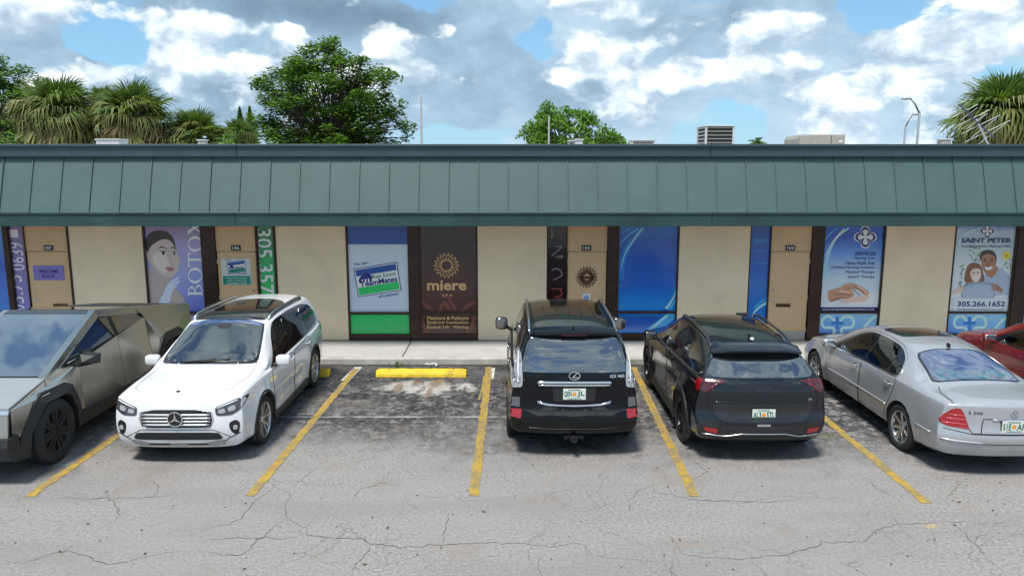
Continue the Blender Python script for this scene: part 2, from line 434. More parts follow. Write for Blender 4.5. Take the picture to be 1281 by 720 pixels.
# main cracks that can be followed across the aisle, as thin dark joints lying in the surface
m_crack = mat('crack_dark', (.085, .078, .07), .95)
cracks = [[(0, 703), (30, 703), (75, 690), (85, 688), (130, 704), (140, 706), (190, 694), (240, 688)], [(75, 695), (90, 680)], [(240, 688), (300, 695), (357, 647)],
          [(300, 602), (330, 600), (362, 617), (357, 647), (382, 660), (384, 668), (425, 673), (456, 672), (466, 680), (500, 684), (560, 681), (610, 678), (660, 680), (690, 684), (720, 678), (745, 694), (775, 699), (842, 702)],
          [(466, 680), (438, 714)], [(345, 608), (320, 625), (300, 650), (250, 664)], [(384, 668), (350, 674), (300, 672), (250, 676)],
          [(555, 680), (557, 655), (562, 640)], [(842, 702), (846, 680), (850, 690), (880, 697), (930, 699), (985, 692), (1020, 684), (1030, 678), (1080, 677), (1095, 663), (1130, 655), (1180, 652), (1250, 655), (1281, 650)],
          [(842, 702), (840, 720)], [(846, 680), (835, 668)], [(680, 694), (672, 708), (678, 720)], [(690, 684), (700, 675)], [(1220, 680), (1222, 672), (1235, 668)], [(1180, 625), (1190, 618), (1200, 600)],
          [(60, 622), (110, 623), (190, 622), (240, 617)], [(190, 622), (200, 610), (188, 600)], [(815, 600), (820, 615), (870, 625), (950, 628), (1020, 624)], [(786, 628), (800, 612), (822, 606)], [(790, 640), (788, 628)],
          [(440, 625), (450, 612), (480, 603), (500, 606)], [(1195, 655), (1230, 690), (1250, 712)], [(30, 645), (0, 655)], [(130, 612), (150, 640), (142, 655)], [(1085, 600), (1100, 612), (1120, 622)], [(870, 575), (885, 590), (862, 600)]]
for c in cracks:
    pts = []
    g = [gnd(*p) for p in c]
    for a, b_ in zip(g[:-1], g[1:]):
        L = (b_ - a).length; n = max(2, int(L / .07))
        for i in range(n): pts.append(a.lerp(b_, i / n) + Vector((random.gauss(0, .014), random.gauss(0, .014), 0)))
    pts.append(g[-1])
    v, f = ribbon(pts, .0085, .003, .6, True)
    link_mesh('crack', v, f, m_crack)['kind'] = 'structure'

def line_material():
    m = bpy.data.materials.new('worn_yellow_line'); m.use_nodes = True; nt = m.node_tree; k = NT(nt); b = nt.nodes['Principled BSDF']
    tc = k.node('ShaderNodeTexCoord'); P = tc.outputs['Object']
    n1 = k.noise(P, 9, 8, .7); n2 = k.noise(P, 45, 5, .7); n3 = k.noise(P, 2.0, 3, .6)
    f = k.smooth(k.M('ADD', k.M('ADD', k.M('MULTIPLY', n1, .5), k.M('MULTIPLY', n2, .35)), k.M('MULTIPLY', n3, .25)), .49, .60)
    col = k.ramp(n2, [(.3, (.30, .19, .025)), (.7, (.50, .33, .045))])
    col = k.mix(k.M('MULTIPLY', f, .75), col, (.16, .14, .10)); k.L.new(col, b.inputs['Base Color']); b.inputs['Roughness'].default_value = .8
    bn = k.node('ShaderNodeBump'); bn.inputs['Strength'].default_value = .5; bn.inputs['Distance'].default_value = .01
    k.L.new(n2, bn.inputs['Height']); k.L.new(bn.outputs[0], b.inputs['Normal'])
    return m
m_line = line_material()
def stall_line(p0, p1, w=.125):
    a, b_ = gnd(*p0), gnd(*p1); n = 60
    v, f = ribbon([a.lerp(b_, i / n) + Vector((random.gauss(0, .006), 0, 0)) for i in range(n + 1)], w, .006, .07)
    link_mesh('parking_line', v, f, m_line)['kind'] = 'structure'
stall_line((36, 621), (232, 486)); stall_line((313, 620), (446, 461)); stall_line((593, 620), (612, 459)); stall_line((869, 621), (792, 459)); stall_line((1159, 629), (1000, 497))
v, f = ribbon([gnd(599, 500), gnd(603, 488), gnd(606, 470)], .035, .0055, .3); link_mesh('parking_line', v, f, m_line)['kind'] = 'structure'
stall_line((-252, 622), (60, 470)); stall_line((1440, 628), (1180, 459))
# rough ghost of an older white line under the yellow
m_ghost = mat('faded_white_paint', (.45, .45, .44), .9, var=.35, vscale=12)
v, f = ribbon([gnd(613, 474), gnd(614, 460)], .14, .0045, .25); link_mesh('parking_line', v, f, m_ghost)['kind'] = 'structure'
v, f = ribbon([gnd(432, 476), gnd(449, 459)], .15, .0045, .25); link_mesh('parking_line', v, f, m_ghost)['kind'] = 'structure'

# ------------------------------------------------------------------ sidewalk
YW = 16.57; YC = 14.98; ZS = .12
sb = MB().box(-16, 16, YC + .16, YW + .3, -.05, ZS - .012)
sidewalk = sb.build('sidewalk', mat('joint_dirt', (.06, .055, .04), .95)); sidewalk['kind'] = 'structure'
j0 = at(508, 440, 15.7).x
xs = [j0 + 3.9 * i for i in range(-4, 5)]
for a, c in zip(xs[:-1], xs[1:]):
    MB().bbox(a + .012, c - .012, YC + .17, YW + .02, .0, ZS, .006).build('slab', m_concrete, sidewalk)
m_curb = mat('curb_concrete', (.40, .39, .36), .9, var=.25, vscale=2.5, bump=.3, bscale=40, dirt=.35)
for i in range(8):
    a = -16 + i * 4
    MB().bbox(a + .006, a + 3.994, YC, YC + .16, -.05, ZS + .001, .012).build('curb', m_curb, sidewalk)
# ragged dark brown ribbon along the foot of the curb
v, f = ribbon([(x_ * .25, YC - .05 + random.gauss(0, .012), 0) for x_ in range(-64, 65)], .11, .004, .4)
link_mesh('gutter_ribbon', v, f, mat('gutter_dark_brown', (.045, .038, .028), .95, var=.5, vscale=9))['kind'] = 'structure'

# wheel stops
def wheel_stop(cx, cy, L, label):
    h = .125; prof = [(-.11, 0), (-.10, .06), (-.065, h), (.065, h), (.10, .06), (.11, 0)]
    mb = MB(); n = 22; vs = []; fs = []
    for i in range(n + 1):
        x = -L / 2 + L * i / n; e = .015 if i in (0, n) else 0
        for (y, z) in prof:
            vs.append((x, y * (1 - e * 6) + random.gauss(0, .0015), max(0, z - e + (random.gauss(0, .0025) if z > .1 else 0))))
    m = len(prof)
    for i in range(n):
        for j in range(m - 1): fs.append((i * m + j, i * m + j + 1, (i + 1) * m + j + 1, (i + 1) * m + j))
    fs += [tuple(range(m - 1, -1, -1)), tuple(n * m + j for j in range(m))]
    mb.add(vs, fs); o = mb.build('wheel_stop', m_yellow); o.location = (cx, cy, .004)
    tag(o, label, 'wheel stop', 'yellow concrete wheel stops')
    for s in (-1, 1):
        MB().lathe([(h - .002, .018), (h + .006, .016), (h + .006, .001)], 10, 'Z', (s * L * .36, 0, 0)).build('anchor_bolt', mat('rusty_steel', (.16, .06, .03), .8), o)
    return o
w0, w1 = gnd(470, 472), gnd(583, 472)
wheel_stop((w0.x + w1.x) / 2, w0.y + .12, (w1 - w0).length, 'yellow concrete wheel stop lying in the empty parking bay')
wheel_stop(gnd(411, 472).x - .9, w0.y + .14, 1.8, 'yellow concrete wheel stop with its end showing behind the white SUV')
# little bent white scrap by the kerb, and weeds in the sidewalk joint
q = gnd(540, 457)
mb = MB(); mb.tube([(cos(t) * .09 + .02, sin(t) * .06, .02 + .008 * sin(t * 2)) for t in [i * .45 for i in range(-2, 9)]], .012, 6)
mb.tube([(-.14, .01, .02), (-.1, .04, .03), (-.06, .02, .02)], .012, 6)
o = mb.build('paper_scrap', m_white, smooth=True); o.location = q; tag(o, 'small curled white scrap lying by the curb behind the wheel stop', 'litter')
m_weed = mat('weed_green', (.07, .13, .03), .7, var=.3, vscale=20)
mb = MB(); q = gnd(497, 459)
for i in range(18):
    a = random.uniform(0, 2 * pi); l = random.uniform(.04, .15); bx = random.gauss(0, .10); by = random.gauss(0, .02)
    tip = Vector((bx + cos(a) * l * .5, by + sin(a) * l * .3, l)); bs = Vector((bx, by, 0)); md = bs.lerp(tip, .5) + Vector((0, 0, l * .2)); w_ = .007
    mb.add([bs - Vector((w_, 0, 0)), bs + Vector((w_, 0, 0)), md + Vector((w_, 0, 0)), tip, md - Vector((w_, 0, 0))], [(0, 1, 2, 4), (4, 2, 3)])
o = mb.build('weed_tuft', m_weed); o.location = (q.x, q.y, 0); tag(o, 'small weed tuft growing at the curb joint beside the empty bay', 'weed')
# fallen leaves and twigs scattered on the asphalt
m_leafd = mat('dead_leaf', (.09, .055, .025), .8, island=.6)
mb = MB()
spots = [(600 + 5, 640), (456, 706), (485, 660), (1200, 628), (110, 655), (75, 690), (208, 688), (125, 676)] + [(random.uniform(0, 1281), random.uniform(470, 715)) for _ in range(150)]
for i, (px, py) in enumerate(spots):
    g = gnd(px, py); s_ = random.uniform(.008, .026) if i > 5 else .035; a = random.uniform(0, pi * 2)
    c, d = Vector((cos(a), sin(a), 0)), Vector((-sin(a), cos(a), 0))
    mb.add([g - c * s_ + Vector((0, 0, .006)), g - d * s_ * .4 + Vector((0, 0, .012)), g + c * s_ + Vector((0, 0, .008)), g + d * s_ * .4 + Vector((0, 0, .016))], [(0, 1, 2), (0, 2, 3)])
mb.build('leaf_litter', m_leafd, fix=False)['kind'] = 'stuff'

# ------------------------------------------------------------------ building
ZSOF = 2.86
bld = empty('shop_building', (0, YW, 0), label='long single storey strip of shops with cream walls and a green metal mansard roof', cat='building')
def P(o):  # building parts are given in world coordinates
    o.location = (0, -YW, 0); return o
def part(mb, name, m, parent=bld, **k):
    o = mb.build(name, m, parent, **k)
    if parent is bld: P(o)
    return o
X = lambda px: at(px, 300, YW).x
Zp = lambda py: at(640, py, YW).z
# core behind the facade
part(MB().box(-16.2, 16.2, YW + .22, YW + 14, 0, 4.0), 'building_core', m_wall)
part(MB().box(-16.3, 16.3, YW - .2, YW + 14.1, 4.0, 4.12), 'flat_roof', m_roof)
def wall(x0, x1):
    o = part(MB().box(x0, x1, YW, YW + .24, 0.02, ZSOF + .05), 'wall', m_wall)
    part(MB().box(x0, x1, YW - .006, YW + .01, ZS, ZS + .02), 'wall_base', mat('wall_dirt', (.2, .17, .12), .9))
wall(-16.2, X(-70)); 
for a, b_ in [(86.5, 178), (345, 432), (597.5, 684), (850, 938.5), (1108.5, 1194)]: wall(X(a), X(b_))
wall(X(1372), 16.2)

def door(px0, px1, number, lever_side, num_px, name_label=None, kick=False, mail=None, dark=False):
    x0, x1 = X(px0), X(px1); zt = Zp(314.6)
    d = part(MB().bbox(x0 + .012, x1 - .012, YW + .03, YW + .075, ZS + .015, zt - .008, .004), 'door', m_door)
    part(MB().box(x0, x1, YW + .035, YW + .075, zt + .004, ZSOF), 'transom_panel', m_door)
    part(MB().box(x0, x1, YW + .068, YW + .2, ZS, ZSOF), 'door_frame', m_bronze)
    part(MB().box(x0, x1, YW - .03, YW + .1, ZS, ZS + .014), 'threshold', m_steel)
    def sub(mb, n, m, **k): return mb.build(n, m, d, **k)
    hx = x0 + .10 if lever_side < 0 else x1 - .10; s = -lever_side
    zl = Zp(375) ; 
    sub(MB().lathe([(YW + .03, .001), (YW + .03, .032), (YW + .015, .03), (YW + .012, .001)], 16, 'Y', (hx, 0, zl)).tube([(hx, YW + .02, zl), (hx, YW - .035, zl)], .011, 8).tube([(hx, YW - .035, zl), (hx + s * .06, YW - .04, zl), (hx + s * .12, YW - .032, zl - .004)], .010, 8), 'handle', m_steel, smooth=.7)
    sub(MB().lathe([(YW + .03, .001), (YW + .03, .026), (YW + .008, .024), (YW + .006, .001)], 16, 'Y', (hx, 0, zl + .21)).tube([(hx, YW + .01, zl + .21), (hx, YW + .001, zl + .21)], .008, 6), 'deadbolt', m_steel, smooth=.7)
    for hz in (ZS + .25, 1.1, 1.9):
        xh = x1 - .006 if lever_side < 0 else x0 + .006
        sub(MB().tube([(xh, YW + .022, hz - .05), (xh, YW + .022, hz + .05)], .009, 8), 'hinge', m_steel)
    if number:
        np_ = part(MB().bbox(X(num_px) - .105, X(num_px) + .105, YW + .018, YW + .034, Zp(314) + .012, Zp(314) + .125, .003), 'number_plate', m_black)
        o = fit_text('number', number, X(num_px) - .075, X(num_px) + .075, Zp(314) + .033, Zp(314) + .104, YW + .0175, m_white, np_, bold=.02)
    if kick: sub(MB().box(x0 + .02, x1 - .02, YW + .024, YW + .0295, ZS + .03, Zp(414)), 'kick_plate', mat('kick_plate', (.42, .41, .38), .55, metal=.3, var=.1))
    if mail:
        sub(MB().bbox(X(mail) - .16, X(mail) + .16, YW + .012, YW + .0295, Zp(382) - .035, Zp(382) + .035, .004), 'mail_slot', mat('antique_brass', (.10, .055, .03), .4, metal=.7))
    return d
d107 = door(30, 83.5, '107', -1, 58.5, mail=67)
d106 = door(269, 319, '106', 1, 294)
d105 = door(710, 760, '105', 1, 734)
d104 = door(965.5, 1016, '104', -1, 990, kick=True, mail=985)

def post(px0, px1):
    part(MB().bbox(X(px0), X(px1), YW - .02, YW + .2, ZS, ZSOF + .03, .006), 'post', m_bronze)
post(83.6, 86.4); post(5, 10.5); post(252.5, 268.7); post(319.2, 321); post(511.5, 523.5); post(760.4, 772.8); post(1016.4, 1030.2); post(1273.5, 1289.5)
def print_mat(name, stops, rot=0.0, rough=.3):
    if max(stops[0][1]) > .1: stops = [(p_, tuple(min(.86, v_ * 1.4) for v_ in c_)) for p_, c_ in stops]
    """flat printed film; stops is a list of (pos, colour) running up the pane"""
    m = bpy.data.materials.new(name); m.use_nodes = True; k = NT(m.node_tree); b = m.node_tree.nodes['Principled BSDF']
    tc = k.node('ShaderNodeTexCoord'); x, y, z = k.sep(tc.outputs['Generated'])[:3]
    v = k.M('ADD', k.M('MULTIPLY', z, cos(rot)), k.M('MULTIPLY', x, sin(rot)))
    v = k.M('ADD', v, k.M('MULTIPLY', k.M('SUBTRACT', k.noise(tc.outputs['Generated'], 3, 3), .5), .12))
    k.L.new(k.ramp(v, stops), b.inputs['Base Color']); b.inputs['Roughness'].default_value = rough
    b.inputs['Coat Weight'].default_value = .5; b.inputs['Coat Roughness'].default_value = .06
    return m
def flat(name, col, **k): return mat(name, tuple(min(.88, v_ * 1.3) for v_ in col), .35, coat=.4, **k)

def window(px0, px1, m_top, m_low=None, label=None, mull=391.2, foot=417.5, inner=.035):
    x0, x1 = X(px0), X(px1); zb = Zp(foot); zm = Zp(mull)
    fr = MB()
    fr.box(x0, x0 + inner, YW + .0, YW + .11, ZS, ZSOF); fr.box(x1 - inner, x1, YW + .0, YW + .11, ZS, ZSOF)
    fr.box(x0 + inner, x1 - inner, YW + .002, YW + .11, ZS, zb)
    wroot = part(fr, 'window', m_bronze)
    if label: wroot['label'] = label
    MB().box(x0 + inner, x1 - inner, YW + .004, YW + .11, zm - .025, zm + .025).build('mullion', m_bronze, wroot)
    MB().box(x0 + inner, x1 - inner, YW + .05, YW + .07, zm + .025, ZSOF).build('pane', m_top, wroot)
    MB().box(x0 + inner, x1 - inner, YW + .05, YW + .07, zb, zm - .025).build('pane', m_low or m_top, wroot)
    return wroot
YP = YW + .048
LAY = [0]
def cut(w, name, pts, m, lay=1, world=False):
    """a flat printed shape on a window, outline from picture points at the glass plane"""
    q = [(at(a, b_, YP).x, at(a, b_, YP).z) for a, b_ in pts] if not world else pts
    y1 = YP - .0016 * lay
    return MB().prism(q, y1, YP + .001, 'XZ').build(name, m, w)
def spl(pts, n=5, closed=True):
    """Catmull-Rom through picture points"""
    out = []; m = len(pts)
    rng = range(m) if closed else range(m - 1)
    for i in rng:
        g = lambda j: Vector(pts[j % m]) if closed else Vector(pts[max(0, min(m - 1, j))])
        a, b_, c, d = g(i - 1), g(i), g(i + 1), g(i + 2)
        for s in range(n):
            t = s / n
            out.append(tuple(.5 * ((2 * b_) + (c - a) * t + (2 * a - 5 * b_ + 4 * c - d) * t * t + (3 * b_ - a - 3 * c + d) * t ** 3)))
    if not closed: out.append(tuple(pts[-1]))
    return out
def swoosh(w, pts, wd, m, lay=1, n=10):
    c = spl(pts, n, False); L = len(c); l = []; r = []
    for i, p in enumerate(c):
        a = Vector(c[max(0, i - 1)]); b_ = Vector(c[min(L - 1, i + 1)]); t = (b_ - a).normalized(); s = Vector((-t.y, t.x)); f = i / (L - 1)
        k = wd[0] + (wd[1] - wd[0]) * f
        l.append(tuple(Vector(p) + s * k / 2)); r.append(tuple(Vector(p) - s * k / 2))
    return cut(w, 'print_swoosh', l + r[::-1], m, lay)
def T(w, name, s, x0, x1, y0, y1, m, lay=2, **k):
    a = at(x0, y1, YP); b_ = at(x1, y0, YP)
    return fit_text(name, s, a.x, b_.x, a.z, b_.z, YP - .0016 * (lay - 1), m, w, depth=.0016, **k)

# -- far left blue window and the purple strip with a phone number
blue_l = print_mat('film_blue', [(0, (.05, .18, .55)), (.5, (.02, .09, .42)), (1, (.10, .32, .66))])
w = window(-68, 5, blue_l, label='blue film window at the left end')
purp = print_mat('film_purple', [(0, (.30, .30, .66)), (.45, (.17, .16, .42)), (1, (.17, .12, .25))])
w = window(10.5, 30, purp, label='narrow purple strip window with a phone number', mull=500, foot=423, inner=.018)
m_lav = flat('print_lavender', (.62, .62, .78)); m_dpur = flat('print_dark_purple', (.03, .03, .16))
T(w, 'lettering', '305.75', 15, 27, 344, 400, m_lav, rot=90)
T(w, 'lettering', '0639', 14.5, 28, 303, 338, m_lav, rot=90)
T(w, 'lettering', '-', 13, 22, 287, 297, m_lav)
# -- portrait window
w = window(178.5, 252.5, print_mat('film_portrait', [(0, (.10, .14, .45)), (.35, (.24, .28, .55)), (.7, (.30, .27, .50)), (1, (.16, .12, .21))]), label='window with a portrait of a woman and a vertical word')
skin = flat('print_skin', (.50, .405, .38)); skin2 = flat('print_skin_shade', (.40, .32, .305)); hairm = flat('print_hair', (.018, .010, .012)); lip = flat('print_lip', (.36, .12, .13)); m_pw = flat('print_white', (.78, .80, .86)); m_pglove = flat('print_glove', (.50, .55, .68))
skin_hi = flat('print_skin_light', (.60, .51, .48))
cut(w, 'print_shoulder', spl([(186, 384), (183, 322), (184, 332), (190, 340), (196, 345), (206, 347), (214, 348), (213, 352), (221, 362), (230, 374), (232, 395), (188, 395)], 4), skin2, 1)
cut(w, 'print_face', spl([(181, 312), (186, 302), (203, 293), (214, 296), (218, 303), (221, 311), (222, 318), (225.5, 326), (223.5, 330), (223.5, 336), (221, 340), (218, 345.5), (212, 347.5), (204, 345), (195, 338), (188, 329), (183, 320)], 4), skin, 2)
cut(w, 'print_cheek', spl([(192, 318), (202, 314), (209, 322), (212, 332), (207, 341), (199, 337), (192, 328)], 4), skin_hi, 2.4)
cut(w, 'print_hair', spl([(184, 316), (182, 304), (184, 295), (190, 290), (199, 288), (209, 290), (216, 297), (219, 306), (219.5, 313), (216.5, 305), (212, 300.5), (205, 299), (197, 302), (190, 307), (186, 313)], 4), hairm, 3)
for (ex, ey, s) in [(204.5, 316.5, 1), (218, 317, .72)]:
    cut(w, 'print_eye', [(ex - 4.2 * s, ey + .4), (ex - 1, ey - 2.2), (ex + 3 * s, ey - 1), (ex + 4.5 * s, ey + 1), (ex, ey + 2)], m_pw, 3)
    cut(w, 'print_eye', spl([(ex - 2.0 * s, ey), (ex, ey - 2.2), (ex + 2.4 * s, ey), (ex, ey + 2.1)], 4), hairm, 3.5)
    cut(w, 'print_eyelash', spl([(ex - 5.0 * s, ey - .6), (ex - 1, ey - 3.4), (ex + 4.4 * s, ey - 1.6), (ex - .5, ey - 2.2)], 4), hairm, 3.7)
    cut(w, 'print_eyebrow', spl([(ex - 7.5 * s, ey - 5.0), (ex - 2, ey - 8.6), (ex + 5.5 * s, ey - 5.0), (ex - 2, ey - 7.0)], 4), hairm, 3.6)
cut(w, 'print_nose', spl([(212.5, 329), (216, 330.5), (220, 329.5), (216, 331.8)], 4), skin2, 3)
cut(w, 'print_nose', spl([(211, 314), (213.5, 322), (216, 329), (212.5, 324)], 4), skin2, 2.9)
cut(w, 'print_lips', spl([(207, 335.5), (211, 333.6), (214, 334.2), (218.5, 335.5), (215, 338.5), (211, 338.8)], 4), lip, 3)
cut(w, 'print_chin', spl([(190, 330), (198, 340), (208, 346), (218, 345), (211, 349.5), (200, 347), (190, 339)], 4), skin2, 2.2)
cut(w, 'print_hand', spl([(196, 385), (204, 368), (208, 358), (214, 351), (223, 346), (224.5, 348), (216, 354), (222, 351), (226, 352), (219, 358), (224, 357), (216, 364), (210, 384)], 4), m_pglove, 4)
# BOTOX, reading upward, in thick and thin strokes
def serif_letters(w, word, cx, y_start, hgt, wd, gap, m, up=True):
    """classic serif capitals drawn as outlines, u along the reading direction, v across"""
    G = {'T': [[(0, 1), (0, .78), (.05, .78), (.12, .92), (.42, .92), (.42, .06), (.3, .03), (.3, 0), (.7, 0), (.7, .03), (.58, .06), (.58, .92), (.88, .92), (.95, .78), (1, .78), (1, 1)]],
         'X': [[(0, 1), (0, .97), (.08, .94), (.42, .5), (.08, .06), (0, .03), (0, 0), (.3, 0), (.3, .03), (.2, .07), (.47, .42), (.72, .06), (.62, .03), (.62, 0), (1, 0), (1, .03), (.92, .06), (.57, .55), (.86, .94), (.95, .97), (.95, 1), (.66, 1), (.66, .97), (.76, .93), (.53, .62), (.33, .94), (.42, .97), (.42, 1)]]}
    y = y_start
    for ch in word:
        lw = {'B': .72, 'O': 1.0, 'T': .85, 'X': .9}.get(ch, .8) * wd
        def place(pts):
            q = []
            for u, v in pts:
                px = cx - hgt / 2 + (1 - v) * hgt; py = y - u * lw
                q.append((px, py))
            return q
        if ch in G:
            for pl in G[ch]: cut(w, 'lettering', place(pl), m, 2)
        elif ch == 'O':
            n = 20; outer = [(.5 + .5 * cos(2 * pi * i / n), .5 + .5 * sin(2 * pi * i / n)) for i in range(n)]
            inner = [(.5 + .33 * cos(2 * pi * i / n), .5 + .45 * sin(2 * pi * i / n)) for i in range(n)]
            for i in range(n):
                j = (i + 1) % n; cut(w, 'lettering', place([outer[i], outer[j], inner[j], inner[i]]), m, 2)
        elif ch == 'B':
            cut(w, 'lettering', place([(0, 0), (.32, 0), (.32, 1), (0, 1), (0, .96), (.12, .94), (.12, .06), (0, .04)]), m, 2)
            for (v0, v1, r) in [(.5, 1, .85), (0, .5, 1.0)]:
                n = 9; oc = []; ic = []
                for i in range(n + 1):
                    a = -pi / 2 + pi * i / n
                    oc.append((.32 + (r - .32) * cos(a), (v0 + v1) / 2 + (v1 - v0) / 2 * sin(a))); ic.append((.32 + (r - .5) * cos(a), (v0 + v1) / 2 + ((v1 - v0) / 2 - .05) * sin(a)))
                for i in range(n): cut(w, 'lettering', place([oc[i], oc[i + 1], ic[i + 1], ic[i]]), m, 2)
        y -= lw + gap
def join_named(parent, nm, newname):
    obs = [c for c in parent.children if c.name.split('.')[0] == nm and c.get('_j') is None]
    if len(obs) < 2: return
    v = []; f = []
    for o in obs:
        b = len(v); v += [x.co.copy() for x in o.data.vertices]; f += [tuple(i + b for i in p.vertices) for p in o.data.polygons]
    m = obs[0].data.materials[0]
    for o in obs: bpy.data.objects.remove(o)
    o = link_mesh(newname, v, f, m, parent); o['_j'] = 1
serif_letters(w, 'BOTOX', 244, 370, 18, 20.0, 1.2, m_pw)
join_named(w, 'lettering', 'word_lettering')
# -- green strip with phone number
green_s = print_mat('film_green', [(0, (.03, .42, .08)), (.5, (.04, .52, .12)), (1, (.015, .14, .07))])
w = window(321, 342.5, green_s, label='narrow green strip window with a phone number', mull=500, foot=423, inner=.022)
m_pg = flat('print_pale_green', (.66, .82, .68))
T(w, 'lettering', '305.357.5', 325, 339, 286, 384, m_pg, rot=-90, bold=.01)
T(w, 'lettering', '290', 327, 341, 388, 418, m_pg, rot=-90, bold=.01)
post(342.5, 345)
# -- real estate window
m_rw = flat('print_poster_white', (.50, .58, .68)); m_rb = flat('print_royal_blue', (.012, .07, .30)); m_rg = flat('print_bright_green', (.02, .48, .12)); m_rt = flat('print_dark_blue', (.012, .022, .16))
w = window(432.5, 511.5, m_rw, m_rg, label='window with a white, blue and green estate agency poster', mull=391.8, foot=417.8)
cut(w, 'print_band', [(434, 283), (510, 283), (510, 305.5), (434, 305.5)], m_rb, 1)
def tilt(cx, cy, pts, a=-9.2):
    R = radians(a); return [(cx + x * cos(R) - y * sin(R), cy + x * sin(R) + y * cos(R)) for x, y in pts]
C = (472.3, 349.5)
def rect(a, b_, c, d): return [(a, c), (b_, c), (b_, d), (a, d)]
cut(w, 'print_card', tilt(*C, rect(-27.5, 27.5, -18, 18)), m_rt, 1); cut(w, 'print_card', tilt(*C, rect(-26.4, 26.4, -17, 17)), m_pw, 2)
cut(w, 'print_band', tilt(*C, rect(-25.5, 25.5, -16, -8)), m_rb, 3); cut(w, 'print_band', tilt(*C, rect(-25.5, 25.5, 6.5, 16)), m_rg, 3)
cut(w, 'print_house', tilt(*C, [(-24, -2), (-22, -5), (-18, -9), (-13, -12), (-7, -7), (-5, -3), (-7, -3), (-7, 1), (-10, 1), (-10, -3), (-12, -3), (-12, 1), (-14, 1), (-14, -3), (-16, -3), (-16, 1), (-18, 1), (-18, -3), (-20, -3), (-20, 1), (-23, 1), (-23, -2)]), m_rt, 4)
def Tt(w, s, x, y, wd, ht, m, lay=4, a=-9.2, **k):
    (cx, cy), = tilt(*C, [(x, y)], a); return T(w, 'lettering', s, cx - wd / 2, cx + wd / 2, cy - ht / 2, cy + ht / 2, m, lay, rot=-a, **k)
m_rgt = flat('print_deep_green', (.02, .22, .10))
Tt(w, 'Real Estate', 9, -4.3, 29, 5.4, m_rgt, bold=.01); Tt(w, 'TeamMates', 1, 2.6, 47, 7, m_rt, bold=.03)
Tt(w, 'The sign...', -16, -22.5, 20, 4.2, m_rt, 2, bold=.01, shear=.3); Tt(w, 'of a winner!', 11, 21.0, 26, 4.2, m_rt, 2, bold=.01, shear=.3)
# -- spa window
spa = print_mat('film_maroon', [(0, (.075, .022, .018)), (.3, (.06, .016, .016)), (.62, (.026, .010, .012)), (1, (.018, .012, .013))], rough=.2)
w = window(523.5, 597, spa, label='dark maroon spa window with a golden flower and lettering', mull=391.0, foot=417.8)
gold = mat('print_gold', (.76, .46, .20), .4); m_red2 = flat('print_russet', (.15, .035, .028)); m_gry2 = flat('print_warm_grey', (.05, .035, .034))
fc = at(558.5, 332, YP); R1 = .145; R2 = .295
def petals(w, cx, cz, r1, r2, n, m, name, wd=.014, lay=2, hw=.14):
    for i in range(n):
        a = 2 * pi * i / n; da = pi / n * 1.0
        outl = [(r1, -da * .75), (r1 + (r2 - r1) * .45, -da * .92), (r2, 0), (r1 + (r2 - r1) * .45, da * .92), (r1, da * .75)]
        pts = [Vector((cx + r * cos(a + b_), cz + r * sin(a + b_))) for r, b_ in outl]
        for p, q_ in zip(pts[:-1], pts[1:]):
            t = (q_ - p).normalized(); s_ = Vector((-t.y, t.x)) * wd / 2
            cut(w, name, [tuple(p - s_ - t * wd * .3), tuple(q_ - s_ + t * wd * .3), tuple(q_ + s_ + t * wd * .3), tuple(p + s_ - t * wd * .3)], m, lay, True)
    n2 = 28
    for i in range(n2):
        a, b_ = 2 * pi * i / n2, 2 * pi * (i + 1) / n2
        cut(w, name, [(cx + r1 * cos(a), cz + r1 * sin(a)), (cx + r1 * cos(b_), cz + r1 * sin(b_)), (cx + (r1 - wd) * cos(b_), cz + (r1 - wd) * sin(b_)), (cx + (r1 - wd) * cos(a), cz + (r1 - wd) * sin(a))], m, lay + .3, True)
petals(w, fc.x, fc.z, .125, .285, 18, gold, 'flower_stroke')
join_named(w, 'flower_stroke', 'flower_emblem')
T(w, 'lettering', 'miere', 534.5, 583.5, 350.5, 363, gold, bold=.028); T(w, 'lettering', 'SPA', 553, 566, 367.5, 370.5, gold, bold=.01, spacing=1.6)
for s, y_ in [('Manicure & Pedicure', 397.5), ('Eyebrow Lamination', 403.3), ('Eyelash Lift · Waxing', 409.2)]:
    T(w, 'lettering', s, 534.5, 586, y_ - 2.3, y_ + 2.3, gold, bold=.02)
for (a, b_, c) in [(536, 560, 548), (560, 584, 572)]:
    pass
for pts in [[(526, 377), (536, 384), (541, 390)], [(545, 390), (552, 378), (558, 370), (566, 380), (569, 390)], [(594, 377), (584, 383), (578, 390)], [(549, 390), (556, 378), (563, 390)]]:
    swoosh(w, pts, (4.5, 4.5), m_red2, 1)
for pts in [[(527, 287), (533, 294), (538, 286), (546, 299), (552, 286)], [(554, 288), (558, 296), (563, 286), (570, 300), (577, 286)], [(579, 287), (584, 296), (592, 285)]]:
    swoosh(w, pts, (2, 2), m_gry2, 1)
for pts in [[(527, 395), (530, 408), (536, 417)], [(594, 395), (590, 408), (584, 417)]]: swoosh(w, pts, (4, 4), m_red2, 1)
# -- dark strip
w = window(684.5, 710, spa, label='narrow dark maroon strip window with faint red lettering', mull=500, foot=423, inner=.022)
m_pk = flat('print_dusty_red', (.24, .055, .05)); m_gr3 = flat('print_dusty_grey', (.16, .13, .13))
for pts in [[(690, 286), (691, 294), (689.5, 297)], [(689, 310), (703, 308), (690, 321), (704, 320), (703, 328), (690, 333)], [(690, 338), (698, 336), (703, 344), (692, 350)]]: swoosh(w, pts, (1.8, 1.8), m_gr3, 1)
for pts in [[(689, 361), (704, 361)], [(700, 361), (703, 368), (694, 372)], [(691, 376), (702, 373), (693, 381), (705, 379)]]: swoosh(w, pts, (1.4, 1.4), m_pk, 1)
